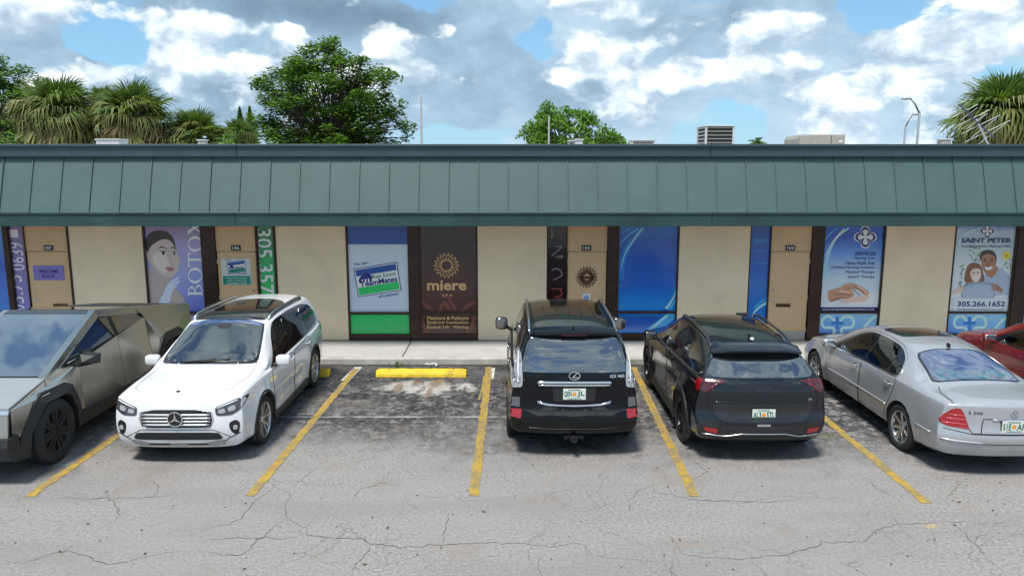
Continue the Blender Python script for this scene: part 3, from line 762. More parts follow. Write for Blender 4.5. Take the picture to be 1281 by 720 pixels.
# -- big blue window
blue = print_mat('film_deep_blue', [(0, (.02, .24, .62)), (.3, (.008, .09, .42)), (.75, (.008, .075, .36)), (1, (.015, .16, .48))], rough=.25)
w = window(773, 850.3, blue, label='wide deep blue window with pale curved streaks', mull=390.5, foot=416.5)
m_cy = flat('print_cyan', (.05, .34, .66)); m_cy2 = flat('print_pale_blue', (.30, .58, .78)); m_cy3 = flat('print_mid_blue', (.015, .18, .52))
swoosh(w, [(776, 350), (779, 325), (790, 302), (808, 285)], (9, 5), m_cy3, 1); swoosh(w, [(777, 335), (783, 315), (795, 297), (804, 285)], (.6, 2.6), m_cy2, 2); swoosh(w, [(776, 305), (786, 294), (799, 286)], (1, 3), m_cy, 2.5)
swoosh(w, [(776, 292), (782, 289), (789, 285)], (1, 2), m_cy, 2)
swoosh(w, [(846, 352), (843, 368), (836, 382), (830, 388.5)], (6, 9), m_cy3, 1); swoosh(w, [(846, 362), (842, 373), (833, 386)], (1, 3.5), m_cy2, 2); swoosh(w, [(846, 374), (842, 380), (836, 388)], (2, 5), m_cy, 2.5)
swoosh(w, [(845, 391.5), (832, 401), (820, 410), (813, 415.5)], (10, 13), m_cy, 1); swoosh(w, [(835, 394), (822, 405), (811, 415.5)], (3, 4), m_cy2, 2)
# -- blue strip
w = window(938.8, 965.3, print_mat('film_blue_strip', [(0, (.04, .30, .62)), (.4, (.015, .16, .5)), (.8, (.012, .08, .36)), (1, (.01, .06, .26))]), label='narrow blue strip window with pale streaks', mull=500, foot=423, inner=.02)
for y_ in (299, 300.5, 303, 314, 329): swoosh(w, [(942, y_), (952, y_ + .4), (961, y_)], (.5, .6), m_cy, 1)
swoosh(w, [(942, 392), (950, 384), (960, 378)], (2, 4), m_cy2, 1); swoosh(w, [(944, 385), (952, 377), (961, 372)], (2, 2), m_cy, 1.5)
# -- services window
sv = print_mat('film_services', [(0, (.62, .68, .76)), (.36, (.42, .55, .72)), (.62, (.09, .24, .58)), (.8, (.012, .07, .36)), (1, (.02, .12, .42))])
lowp = print_mat('film_low_blue', [(0, (.05, .16, .50)), (.5, (.10, .32, .66)), (1, (.22, .44, .72))], rot=.5)
w = window(1030.3, 1108.2, sv, lowp, label='window with a blue services poster and clasped hands', mull=390.6, foot=417.2)
m_navy = flat('print_navy', (.012, .025, .14))
cut(w, 'print_band', [(1026, 384), (1101.5, 384), (1101.3, 389.5), (1026, 389.5)], m_navy, 1)
T(w, 'lettering', 'www.saintpeterhomehealthcare.com', 1028.5, 1093.5, 385.4, 388.6, m_pw, 2, bold=.01)
def cross(w, cx, cy, r, ms, lay=2):
    """rounded four-lobed cross, an outer and an inner shape"""
    for kf, m, l in [(1.0, ms[0], lay), (.90, ms[1], lay + .6), (.66, ms[2], lay + 1.2)]:
        if m is None: continue
        base = [(-.34, -.34), (-.45, -.62), (-.30, -.95), (0, -1.08), (.30, -.95), (.45, -.62)] if l != lay + 1.2 else [(-.12, -.12), (-.34, -.62), (-.34, -.95), (0, -1.08), (.34, -.95), (.34, -.62)]
        pts = []
        for i in range(4):
            a = i * pi / 2
            for (x, y) in base: pts.append((cx + r * kf * (x * cos(a) - y * sin(a)), cy + r * kf * (x * sin(a) + y * cos(a))))
        cut(w, 'emblem_cross', spl(pts, 3), m, l)
cross(w, 1082.5, 296.5, 13.2, (m_pw, m_navy, flat('print_silver', (.62, .66, .72))))
T(w, 'lettering', 'SERVICES', 1069, 1096, 314.8, 319.2, m_navy, bold=.03)
for s, y_, x0 in [('· Nursing Care', 323, 1066), ('· Home Health Aide', 328.8, 1056), ('Certified Nursing Assistant', 334.6, 1039), ('Physical Therapy', 340.4, 1058), ('Speech Therapy', 346.2, 1060)]:
    T(w, 'lettering', s, x0, 1094.5, y_ - 2.2, y_ + 2.2, m_navy, bold=.01)
swoosh(w, [(1030, 345), (1036, 318), (1046, 298), (1062, 285)], (5, 2), m_cy2, 1); swoosh(w, [(1032, 320), (1042, 302), (1056, 286)], (.6, 1.6), m_pw, 1.5); swoosh(w, [(1032, 300), (1040, 291), (1048, 285)], (2, 1), m_cy, 1.2)
hs1 = flat('print_hand_tan', (.50, .27, .17)); hs2 = flat('print_hand_pale', (.66, .47, .38)); hs3 = flat('print_hand_shade', (.20, .08, .05)); slv = flat('print_sleeve', (.74, .78, .84))
cut(w, 'print_sleeve', spl([(1052, 379), (1066, 371), (1080, 367), (1098.5, 366), (1098, 379), (1070, 381)], 4), slv, 1)
cut(w, 'print_hand', spl([(1053, 376), (1060, 373), (1070, 371), (1084, 369), (1087, 372), (1080, 377), (1064, 378), (1054, 379)], 4), hs2, 2)
cut(w, 'print_hand', spl([(1036, 364), (1041, 362), (1048, 360), (1056, 358), (1064, 362), (1068, 367), (1066, 371), (1058, 373), (1050, 374), (1042, 377), (1036, 374)], 4), hs1, 3)
cut(w, 'print_hand', spl([(1052, 359), (1058, 355), (1066, 354), (1074, 357), (1082, 361), (1087, 366), (1085, 369), (1080, 368), (1074, 363), (1067, 361), (1060, 362)], 4), hs1, 4)
for pts in [[(1058, 360), (1066, 361), (1072, 366), (1076, 370)], [(1068, 358), (1077, 362), (1081, 368)], [(1044, 368), (1056, 368), (1066, 370)], [(1045, 373), (1054, 372), (1062, 373)], [(1038, 377), (1046, 374), (1052, 376)]]:
    swoosh(w, pts, (.9, .5), hs3, 5)
for pts in [[(1072, 358), (1080, 362), (1084, 367)], [(1050, 363), (1058, 365), (1064, 366)]]: swoosh(w, pts, (2, 1.2), hs2, 5)
def big_logo(w, x0, s=1.0):
    for pts in [[(x0 + 17, 401.5), (x0 + 11, 395.5), (x0 + 4, 397), (x0 + 1, 403.5), (x0 + 4, 409), (x0 + 12, 409.5), (x0 + 16, 411), (x0 + 16, 417)], [(x0 + 24, 401.5), (x0 + 30, 395.5), (x0 + 38, 397), (x0 + 41, 403.5), (x0 + 38, 409), (x0 + 30, 409.5), (x0 + 26, 411), (x0 + 26, 417)]]:
        swoosh(w, pts, (3.4, 3.4), m_logo, 2)
    cut(w, 'emblem_cross', [(x0 + 13, 402), (x0 + 19, 402), (x0 + 19, 396), (x0 + 22, 396), (x0 + 22, 402), (x0 + 28, 402), (x0 + 28, 405.5), (x0 + 22, 405.5), (x0 + 22, 412), (x0 + 19, 412), (x0 + 19, 405.5), (x0 + 13, 405.5)], m_cy3, 2.5)
m_logo = flat('print_ice_blue', (.46, .68, .84))
big_logo(w, 1027); swoosh(w, [(1076, 417), (1082, 408), (1090, 399), (1098, 394)], (3, 3.4), m_logo, 1)
# -- couple window
cp = print_mat('film_couple', [(0, (.66, .68, .70)), (.45, (.55, .60, .62)), (.7, (.40, .50, .52)), (.86, (.36, .47, .60)), (.93, (.10, .2, .45)), (1, (.03, .09, .3))])
w = window(1194.3, 1273.3, cp, lowp, label='window with a smiling couple and a phone number', mull=390.8, foot=417.2)
gl = flat('print_leaf_green', (.16, .30, .08), var=.5, vscale=14); yl = flat('print_flower_yellow', (.78, .62, .05)); shirt = flat('print_shirt', (.36, .42, .52)); shirt2 = flat('print_shirt_shade', (.24, .29, .38))
m_skt = flat('print_skin_tan', (.36, .17, .10)); m_skl = flat('print_skin_light2', (.66, .51, .44)); m_hb = flat('print_hair_brown', (.22, .09, .04)); m_hk = flat('print_hair_grey', (.045, .042, .045))
random.seed(3)
for (cx, cy, rx, ry, n) in [(1218, 318, 9, 9, 14), (1204, 345, 4, 14, 10), (1262, 333, 8, 9, 14), (1228, 322, 8, 6, 6)]:
    for i in range(n):
        x = cx + random.uniform(-rx, rx); y_ = cy + random.uniform(-ry, ry); a = random.uniform(0, pi); l = random.uniform(1.8, 3.2)
        cut(w, 'print_leaf', [(x - l * cos(a), y_ - l * sin(a)), (x + .8 * sin(a), y_ - .8 * cos(a)), (x + l * cos(a), y_ + l * sin(a)), (x - .8 * sin(a), y_ + .8 * cos(a))], gl, 1 + i * .02)
join_named(w, 'print_leaf', 'print_foliage')
cut(w, 'print_flower', spl([(1259 + (5.6 if i % 2 else 4.6) * cos(i * pi / 6), 319.5 + (5.6 if i % 2 else 4.6) * sin(i * pi / 6)) for i in range(12)], 3), yl, 2)
cut(w, 'print_flower', spl([(1259 + 1.8 * cos(i * pi / 3), 319.5 + 1.8 * sin(i * pi / 3)) for i in range(6)], 3), flat('print_ochre', (.5, .3, .02)), 2.5)
cut(w, 'print_shirt', spl([(1222, 350), (1236, 343), (1248, 335), (1259, 341), (1267, 350), (1268, 366), (1250, 369), (1226, 370)], 4), shirt, 2)
cut(w, 'print_neck', spl([(1234, 338), (1247, 333), (1247, 340), (1240, 347), (1233, 343)], 4), m_skt, 2.4)
cut(w, 'print_face', spl([(1227.5, 325), (1229, 317), (1237, 314), (1244, 318), (1246, 326), (1244.5, 335), (1239, 342), (1232.5, 341), (1228.5, 334)], 4), m_skt, 3)
cut(w, 'print_hair', spl([(1226.5, 326), (1226, 318), (1230, 313.5), (1238, 312.5), (1244, 315.5), (1246.5, 322), (1245.8, 328), (1244, 321), (1237, 317.5), (1230, 319), (1228, 323)], 4), m_hk, 3.5)
cut(w, 'print_eyebrow', [(1229.5, 324), (1234, 323), (1234, 324.3), (1229.5, 325.2)], m_hk, 3.6); cut(w, 'print_eyebrow', [(1238, 323), (1243, 323.5), (1243, 324.8), (1238, 324.2)], m_hk, 3.6)
for ex in (1232, 1240.5): cut(w, 'print_eye', spl([(ex - 1.6, 326.6), (ex, 325.7), (ex + 1.6, 326.6), (ex, 327.5)], 3), m_hk, 3.7)
cut(w, 'print_nose', spl([(1235, 327), (1234, 331.5), (1238.6, 331.5), (1237, 327)], 3), flat('print_skin_tan_shade', (.26, .11, .06)), 3.5)
cut(w, 'print_smile', spl([(1231.5, 333.5), (1236, 334.2), (1241.5, 333), (1239.5, 337), (1234, 337.6)], 4), m_pw, 3.7)
cut(w, 'print_hair', spl([(1208, 340), (1211, 332), (1218, 328.5), (1226, 331), (1229.5, 340), (1231, 351), (1226, 357), (1212, 356), (1206.5, 350)], 4), m_hb, 4)
cut(w, 'print_shirt', spl([(1205, 357), (1214, 353), (1226, 352), (1240, 354), (1243, 362), (1241, 373), (1206, 373), (1203, 366)], 4), shirt2, 4.2)
cut(w, 'print_shirt', spl([(1207, 373), (1207, 360), (1216, 356), (1228, 355), (1240, 358), (1240, 373)], 4), shirt, 4.6)
cut(w, 'print_face', spl([(1213.5, 339), (1217, 334), (1223, 333.5), (1226.5, 338), (1227, 345), (1224, 351), (1219, 352.5), (1215, 348)], 4), m_skl, 5)
cut(w, 'print_fringe', spl([(1212.5, 341), (1214, 334), (1221, 331), (1226.5, 336), (1221, 335.5), (1216, 337)], 4), m_hb, 5.5)
for ex in (1217.4, 1222.8): cut(w, 'print_eye', spl([(ex - 1.4, 340.8), (ex, 340), (ex + 1.4, 340.8), (ex, 341.6)], 3), m_hk, 5.5)
cut(w, 'print_smile', spl([(1217, 345.6), (1220.5, 346.2), (1224.5, 344.8), (1223, 348.6), (1219, 349)], 4), m_pw, 5.5)
for (hx, hy, s) in [(1202, 364, -1), (1244, 361, 1)]:
    for i in range(4): swoosh(w, [(hx + s * 9, hy + 4 - i), (hx + s * 3, hy + 1.6 - i * 2.0), (hx - s * 4, hy + 1 - i * 2.4)], (2.0, 1.3), m_skt if s > 0 else m_skl, 6 + i * .1)
cut(w, 'print_band', [(1193, 373), (1268, 373), (1268, 390), (1192, 390)], flat('print_pale_grey', (.60, .63, .66)), 5.8)
T(w, 'lettering', 'SAINT PETER', 1202, 1265.5, 297.5, 303.5, m_navy, 7, bold=.03)
T(w, 'lettering', 'Touching Hearts, Helping LIVES', 1202, 1264, 306.5, 309.8, m_navy, 7, bold=.01)
T(w, 'lettering', '305.266.1652', 1197, 1257.5, 376.4, 383.2, m_navy, 7, bold=.03)
T(w, 'lettering', 'saintpeterhomehealthcare.com', 1197, 1256, 385.2, 388.4, flat('print_slate', (.12, .14, .18)), 7, bold=.005)
cross(w, 1235, 289, 8.5, (m_pw, m_navy, m_pw)); swoosh(w, [(1199, 306), (1205, 296), (1216, 289), (1226, 285)], (3, 1.5), m_logo, 1)
T(w, 'lettering', 'WE CARE', 1200.5, 1204.5, 335, 360, m_navy, 7, rot=90)
big_logo(w, 1192.5); swoosh(w, [(1240, 417), (1247, 408), (1256, 399), (1266, 394)], (3, 3.4), m_logo, 1)
# -- beyond the right post
w = window(1289.5, 1371.5, lowp, label='pale blue window at the right end')

# -- circular flower emblem and small notice on door 105, signs on doors 107 and 106
YD = YW + .0285
marn = mat('print_maroon', (.085, .018, .012), .5)
dx_, dz_ = at(734, 346.5, YD).x, at(734, 346.5, YD).z
YP_keep = YP; YP = YD
petals(d105, dx_, dz_, .115, .235, 20, marn, 'flower_stroke', .016); petals(d105, dx_, dz_, .085, .165, 16, marn, 'flower_stroke', .014)
join_named(d105, 'flower_stroke', 'flower_emblem')
T(d105, 'lettering', 'miere', 726, 742.5, 344, 349, marn, bold=.05)
nt_ = MB().bbox(at(728.5, 373, YD).x, at(738.5, 373, YD).x, YD - .004, YD + .0005, at(734, 377.5, YD).z, at(734, 367, YD).z, .001).build('notice', mat('paper_white', (.72, .76, .8), .5), d105)
q_ = at(733.5, 372.3, YD)
MB().lathe([(YD - .006, .05), (YD - .0045, .05), (YD - .0045, .032), (YD - .006, .032)], 20, 'Y', (q_.x, 0, q_.z), closed=True).box(q_.x - .03, q_.x + .05, YD - .0065, YD - .0045, q_.z - .01, q_.z + .012).build('notice_print', mat('print_notice_blue', (.05, .2, .5), .5), d105)
YP = YP_keep
def sign(name, px0, px1, py0, py1, m, label, r=.02, flip=False):
    a, b_ = at(px0, py1, YD), at(px1, py0, YD)
    root = empty(name, ((a.x + b_.x) / 2, YW + .02, a.z), label=label, cat='sign')
    def loc(o): o.location = -Vector(root.location); return o
    c = []
    for (cx, cz, a0) in [(b_.x - r, b_.z - r, 0), (a.x + r, b_.z - r, 90), (a.x + r, a.z + r, 180), (b_.x - r, a.z + r, 270)]:
        for t in (0, 30, 60, 90): c.append((cx + r * cos(radians(a0 + t)), cz + r * sin(radians(a0 + t))))
    loc(MB().prism(c, YD - .008, YD + .001, 'XZ').build('sign_panel', m, root))
    return root, loc
r_, loc = sign('welcome_sign', 43, 79.5, 332, 350.5, mat('sign_lilac', (.20, .17, .52), .4, coat=.3), 'small lilac welcome sign on the tan door of unit 107', .02)
YP = YD - .0085
for s, y0_, y1_, x0_, x1_ in [('WELCOME', 337, 341.5, 48.5, 72.5), ('PLACE', 343.3, 347.3, 53, 68)]:
    loc(T(r_, 'lettering', s, x0_, x1_, y0_, y1_, mat('sign_ink', (.02, .02, .22), .5), 1, bold=.03))
for (bx, by) in [(45.5, 334.5), (77, 334.5), (45.5, 348), (77, 348)]:
    p_ = at(bx, by, YD); loc(MB().lathe([(YD - .012, .002), (YD - .011, .008), (YD - .007, .009)], 8, 'Y', (p_.x, 0, p_.z)).build('screw', m_steel, r_))
r_, loc = sign('estate_sign', 278.5, 313, 323, 356, mat('sign_white', (.62, .66, .68), .4, coat=.3), 'white and green agency sign on the tan door of unit 106', .008)
a, b_ = at(279.5, 355.8, YD), at(313.3, 345, YD)
loc(MB().box(a.x, b_.x, YD - .0095, YD - .0075, a.z, b_.z).build('sign_band', mat('sign_green', (.01, .27, .19), .4), r_))
YP = YD - .0085; C = (295.8, 334)
def lc(o): return loc(o)
lc(cut(r_, 'sign_card', tilt(*C, rect(-11.5, 11.5, -7.6, 7.6), -7), m_rt, .6)); lc(cut(r_, 'sign_card', tilt(*C, rect(-10.8, 10.8, -6.9, 6.9), -7), m_pw, 1))
lc(cut(r_, 'sign_stripe', tilt(*C, rect(-10.4, 10.4, -6.5, -3), -7), m_rb, 1.4)); lc(cut(r_, 'sign_stripe', tilt(*C, rect(-10.4, 10.4, 2.6, 6.5), -7), mat('sign_green', (.01, .27, .19)), 1.4))
lc(cut(r_, 'sign_house', tilt(*C, [(-9.5, -.6), (-6, -4), (-2.5, -.6), (-2.5, .6), (-9.5, .6)], -7), m_rt, 2))
lc(T(r_, 'lettering', 'Real Estate', 294.5, 305, 331.6, 333.7, m_rgt, 2, rot=7)); lc(T(r_, 'lettering', 'TeamMates', 285.5, 305.5, 334.2, 336.8, m_rt, 2, rot=7, bold=.03))
lc(T(r_, 'lettering', 'The sign...', 281.5, 290, 324, 326.2, m_rt, 2, rot=7)); lc(T(r_, 'lettering', 'of a winner!', 297.5, 309, 341.2, 343.4, m_rt, 2, rot=7))
for s, y_ in [('Buy or Sell Your Home', 348), ('with a Winning', 351), ('Real Estate Team', 354)]: lc(T(r_, 'lettering', s, 284, 308.5, y_ - 1, y_ + 1, m_pw, 2, bold=.01))
YP = YP_keep

# -- mansard, fascia, cap
YB, ZB = 15.20, None
zb_ = at(640, 265.5, YB).z; zl_ = at(640, 282.6, YB).z
YT = 15.55; zt_ = at(640, 195, YT).z; ztop = at(640, 180.3, YT - .06).z
pitch = (X(0), 0)
sp = at(117, 195, YT).x; dxs = (at(1281 - 0, 195, YT).x - at(0, 195, YT).x) / (1281 / 37.05)
k0 = int(math.ceil((-16.2 - sp) / dxs)); k1 = int((16.2 - sp) / dxs)
n_ = Vector((0, -(zt_ - zb_), (YT - YB))).normalized()
seam_me = None
for k in range(k0, k1):
    x0 = sp + dxs * k; x1 = x0 + dxs
    dy = random.uniform(-.004, .004)
    mb = MB(); g = .004
    # a slightly oil-canned pan: 4 x 4 grid, with its own thickness
    nx, nz = 4, 4; vs = []
    for i in range(nx + 1):
        for j in range(nz + 1):
            u, v_ = i / nx, j / nz
            b0 = .006 * sin(pi * u) * sin(pi * v_) * random.uniform(-1, 1) + dy
            p = Vector((x0 + g + (dxs - 2 * g) * u, YB + (YT - YB) * v_, zb_ + (zt_ - zb_) * v_)) + n_ * b0; vs.append(p)
    fs = [(i * (nz + 1) + j, (i + 1) * (nz + 1) + j, (i + 1) * (nz + 1) + j + 1, i * (nz + 1) + j + 1) for i in range(nx) for j in range(nz)]
    mb.add(vs, fs)
    o = part(mb, 'mansard_panel', m_teal, smooth=True, fix=False)
    if seam_me is None:
        sm = MB(); h = .026; w_ = .008
        a = Vector((0, YB, zb_ - .004)); c = Vector((0, YT, zt_))
        vs = []
        for p in (a, c):
            for (dx2, hh) in [(-w_, -.02), (w_, -.02), (w_, h), (-w_, h)]: vs.append(p + Vector((dx2, 0, 0)) + n_ * hh)
        sm.add(vs, [(0, 1, 2, 3), (7, 6, 5, 4), (0, 4, 5, 1), (1, 5, 6, 2), (2, 6, 7, 3), (3, 7, 4, 0)])
        so = part(sm, 'roof_seam', m_teal_seam); seam_me = so.data; so.location = (x0, -YW, 0)
    else:
        so = bpy.data.objects.new('roof_seam', seam_me); COL.objects.link(so); so.parent = bld; so.location = (x0, -YW, 0)
part(MB().add([(-16.3, YB + .03, zb_ - .01), (16.3, YB + .03, zb_ - .01), (16.3, YT + .03, zt_), (-16.3, YT + .03, zt_), (-16.3, YW + .5, zt_), (16.3, YW + .5, zt_), (16.3, YW + .5, zb_ - .01), (-16.3, YW + .5, zb_ - .01)],
     [(0, 1, 2, 3), (3, 2, 5, 4), (4, 5, 6, 7), (7, 6, 1, 0), (0, 3, 4, 7), (1, 6, 5, 2)]), 'roof_core', m_teal_seam)
# fascia in long lengths with joints where the photo has them
fx = [-16.3, at(295, 270, YB).x, at(890, 275, YB).x, 16.3]
for a, c in zip(fx[:-1], fx[1:]):
    part(MB().bbox(a + .003, c - .003, YB - .05, YB + .02, zl_, zb_ - .012, .006), 'fascia', m_teal_dark)
    part(MB().bbox(a + .003, c - .003, YB - .075, YB + .01, zb_ - .03, zb_ + .004, .004), 'drip_edge', m_teal_dark)
part(MB().box(-16.3, 16.3, YB + .022, YW + .3, zl_ + .04, zl_ + .06), 'soffit', m_soffit)
cy = YT - .09
for a, c in zip(fx[:-1], fx[1:]):
    part(MB().bbox(a + .003, c - .003, cy, YT + .25, zt_ - .02, ztop - .05, .008), 'roof_cap', m_cap)
    part(MB().bbox(a + .003, c - .003, cy - .035, YT + .30, ztop - .055, ztop, .008), 'cap_rim', m_cap)
# soffit lights
for px, m, l in [(128, m_white, 'white'), (1153, m_black, 'dark')]:
    x = at(px, 286, YW - .35).x
    part(MB().bbox(x - .13, x + .13, YW - .45, YW - .25, zl_ - .035, zl_ + .045, .02), 'soffit_light', m)
# ------------------------------------------------------------------ cars
def pchip(tab):
    xs = [p[0] for p in tab]; ys = [p[1] for p in tab]; n = len(xs)
    h = [xs[i + 1] - xs[i] for i in range(n - 1)]; d = [(ys[i + 1] - ys[i]) / h[i] for i in range(n - 1)]
    m = [0.0] * n
    if n > 1: m[0] = d[0]; m[-1] = d[-1]
    for i in range(1, n - 1):
        if d[i - 1] * d[i] > 0:
            w1 = 2 * h[i] + h[i - 1]; w2 = h[i] + 2 * h[i - 1]; m[i] = (w1 + w2) / (w1 / d[i - 1] + w2 / d[i])
    def f(x):
        if x <= xs[0]: return ys[0]
        if x >= xs[-1]: return ys[-1]
        i = 0
        while x > xs[i + 1]: i += 1
        t = (x - xs[i]) / h[i]; t2 = t * t; t3 = t2 * t
        return (2 * t3 - 3 * t2 + 1) * ys[i] + (t3 - 2 * t2 + t) * h[i] * m[i] + (-2 * t3 + 3 * t2) * ys[i + 1] + (t3 - t2) * h[i] * m[i + 1]
    return f
def smax(a, b, k): return (a + b + sqrt((a - b) ** 2 + k * k)) / 2
def smin(a, b, k): return (a + b - sqrt((a - b) ** 2 + k * k)) / 2
def section(pts, sub=4):
    out = []; n = len(pts)
    for i in range(n - 1):
        a, b, c, d = pts[max(0, i - 1)], pts[i], pts[i + 1], pts[min(n - 1, i + 2)]
        for s in range(sub):
            t = s / sub
            q = [.5 * (2 * b[k] + (c[k] - a[k]) * t + (2 * a[k] - 5 * b[k] + 4 * c[k] - d[k]) * t * t + (3 * b[k] - a[k] - 3 * c[k] + d[k]) * t ** 3) for k in (0, 1)]
            # keep the curve from overshooting its own segment by much
            out.append((max(0, q[0]), q[1]))
    out.append(tuple(pts[-1])); return out

def car_body(sp):
    F = {k: pchip(v) for k, v in sp['curves'].items()}
    yr, yf = pchip(sp['rear']), pchip(sp['front'])
    Wd = sp['W']; cr, cf = sp.get('rc', .10), sp.get('fc', .14); pr, pf = sp.get('rp', 4), sp.get('fp', 3)
    Yr = lambda x, z: yr(z) + cr * (abs(x) / Wd) ** pr
    Yf = lambda x, z: yf(z) - cf * (abs(x) / Wd) ** pf
    y0 = min(p[1] for p in sp['rear']) - .3; y1 = max(p[1] for p in sp['front']) + .3
    N = int((y1 - y0) / .035)
    rings = []
    kk = sp.get('k', .04)
    for i in range(N + 1):
        y = y0 + (y1 - y0) * i / N
        zb, ws, wm, zm, wb, zB, wr, top = F['zb'](y), F['ws'](y), F['wm'](y), F['zm'](y), F['wb'](y), F['belt'](y), F['wr'](y), F['top'](y)
        cro = F['crown'](y) if 'crown' in F else .04
        zr = max(top - cro, zB + .012)
        p = [(0, zb), (ws * .8, zb + .008), (ws, zb + .07), (ws * .35 + wm * .65, zb + .35 * (zm - zb) + .05), (wm, zm), (wb + .012, zB - .05), (wb - .012, zB)]
        hgt = zr - zB
        if hgt > .10:
            p += [(wb - .03, zB + .02), (wb * .52 + wr * .48 + .012, zB + hgt * .52), (wr + .012, zr - .035), (wr - .035, zr)]
        else:
            p += [(wb * .9 + wr * .1 - .02, zB + hgt * .3 + .004), (wb * .7 + wr * .3 - .02, zB + hgt * .55 + .006), (wb * .4 + wr * .6 - .02, zB + hgt * .8 + .008), (wr - .035, zr + .006)]
        p += [(wr * .72, zr + (top - zr) * .62), (wr * .38, zr + (top - zr) * .92), (0, top)]
        ring = []
        for (x, z) in section(p):
            x2 = x
            for (ya, rz, R) in sp['arch']:
                d = math.hypot(y - ya, z - rz)
                if x > .55 * Wd and z < zB and zb + .02 < z:
                    f = 1 if d < R else max(0, 1 - (d - R) / .13); f = f * f * (3 - 2 * f)
                    x2 += sp.get('flare', .02) * f
            for (zc, wz, amp, ya_, yb_) in sp.get('crease', []):
                if x > .55 * Wd and ya_ < y < yb_:
                    e = min(1, (y - ya_) / .25, (yb_ - y) / .25); x2 += amp * exp(-((z - zc) / wz) ** 2) * e
            yy = smax(y, Yr(x2, z), kk); yy = smin(yy, Yf(x2, z), kk)
            ring.append((x2, yy, z))
        rings.append(ring)
    n = len(rings[0]); vs = []; fs = []; base = []
    for r in rings:
        base.append(len(vs)); vs += [Vector(p) for p in r]
    for i in range(len(rings) - 1):
        for j in range(n - 1):
            fs.append((base[i] + j, base[i + 1] + j, base[i + 1] + j + 1, base[i] + j + 1))
    for r, b, Y, flip in [(rings[0], base[0], Yr, True), (rings[-1], base[-1], Yf, False)]:
        prev = b
        for t in [.93, .84, .72, .58, .42, .26, .12, 0]:
            nb = len(vs)
            for (x, y, z) in r: vs.append(Vector((x * t, Y(x * t, z), z)))
            for j in range(n - 1):
                f = (prev + j, prev + j + 1, nb + j + 1, nb + j)
                fs.append(f if not flip else f[::-1])
            prev = nb
    m = len(vs)
    vs += [Vector((-v.x, v.y, v.z)) for v in vs]; fs += [tuple(i + m for i in reversed(f)) for f in fs]
    me = bpy.data.meshes.new('body'); me.from_pydata([tuple(v) for v in vs], [], fs)
    bm = bmesh.new(); bm.from_mesh(me)
    bmesh.ops.remove_doubles(bm, verts=bm.verts, dist=.0012)
    bmesh.ops.dissolve_degenerate(bm, dist=.0004, edges=bm.edges)
    bmesh.ops.recalc_face_normals(bm, faces=bm.faces)
    for _ in range(sp.get('smooth', 3)):
        bmesh.ops.smooth_vert(bm, verts=bm.verts, factor=.5, use_axis_x=True, use_axis_y=True, use_axis_z=True)
    bvh = BVHTree.FromBMesh(bm)
    bm.to_mesh(me); bm.free()
    return me, bvh

def chaikin(poly, r=.22, it=2):
    for _ in range(it):
        q = []
        n = len(poly)
        for i in range(n):
            a, b = Vector(poly[i]), Vector(poly[(i + 1) % n])
            q += [tuple(a.lerp(b, r)), tuple(a.lerp(b, 1 - r))]
        poly = q
    return poly

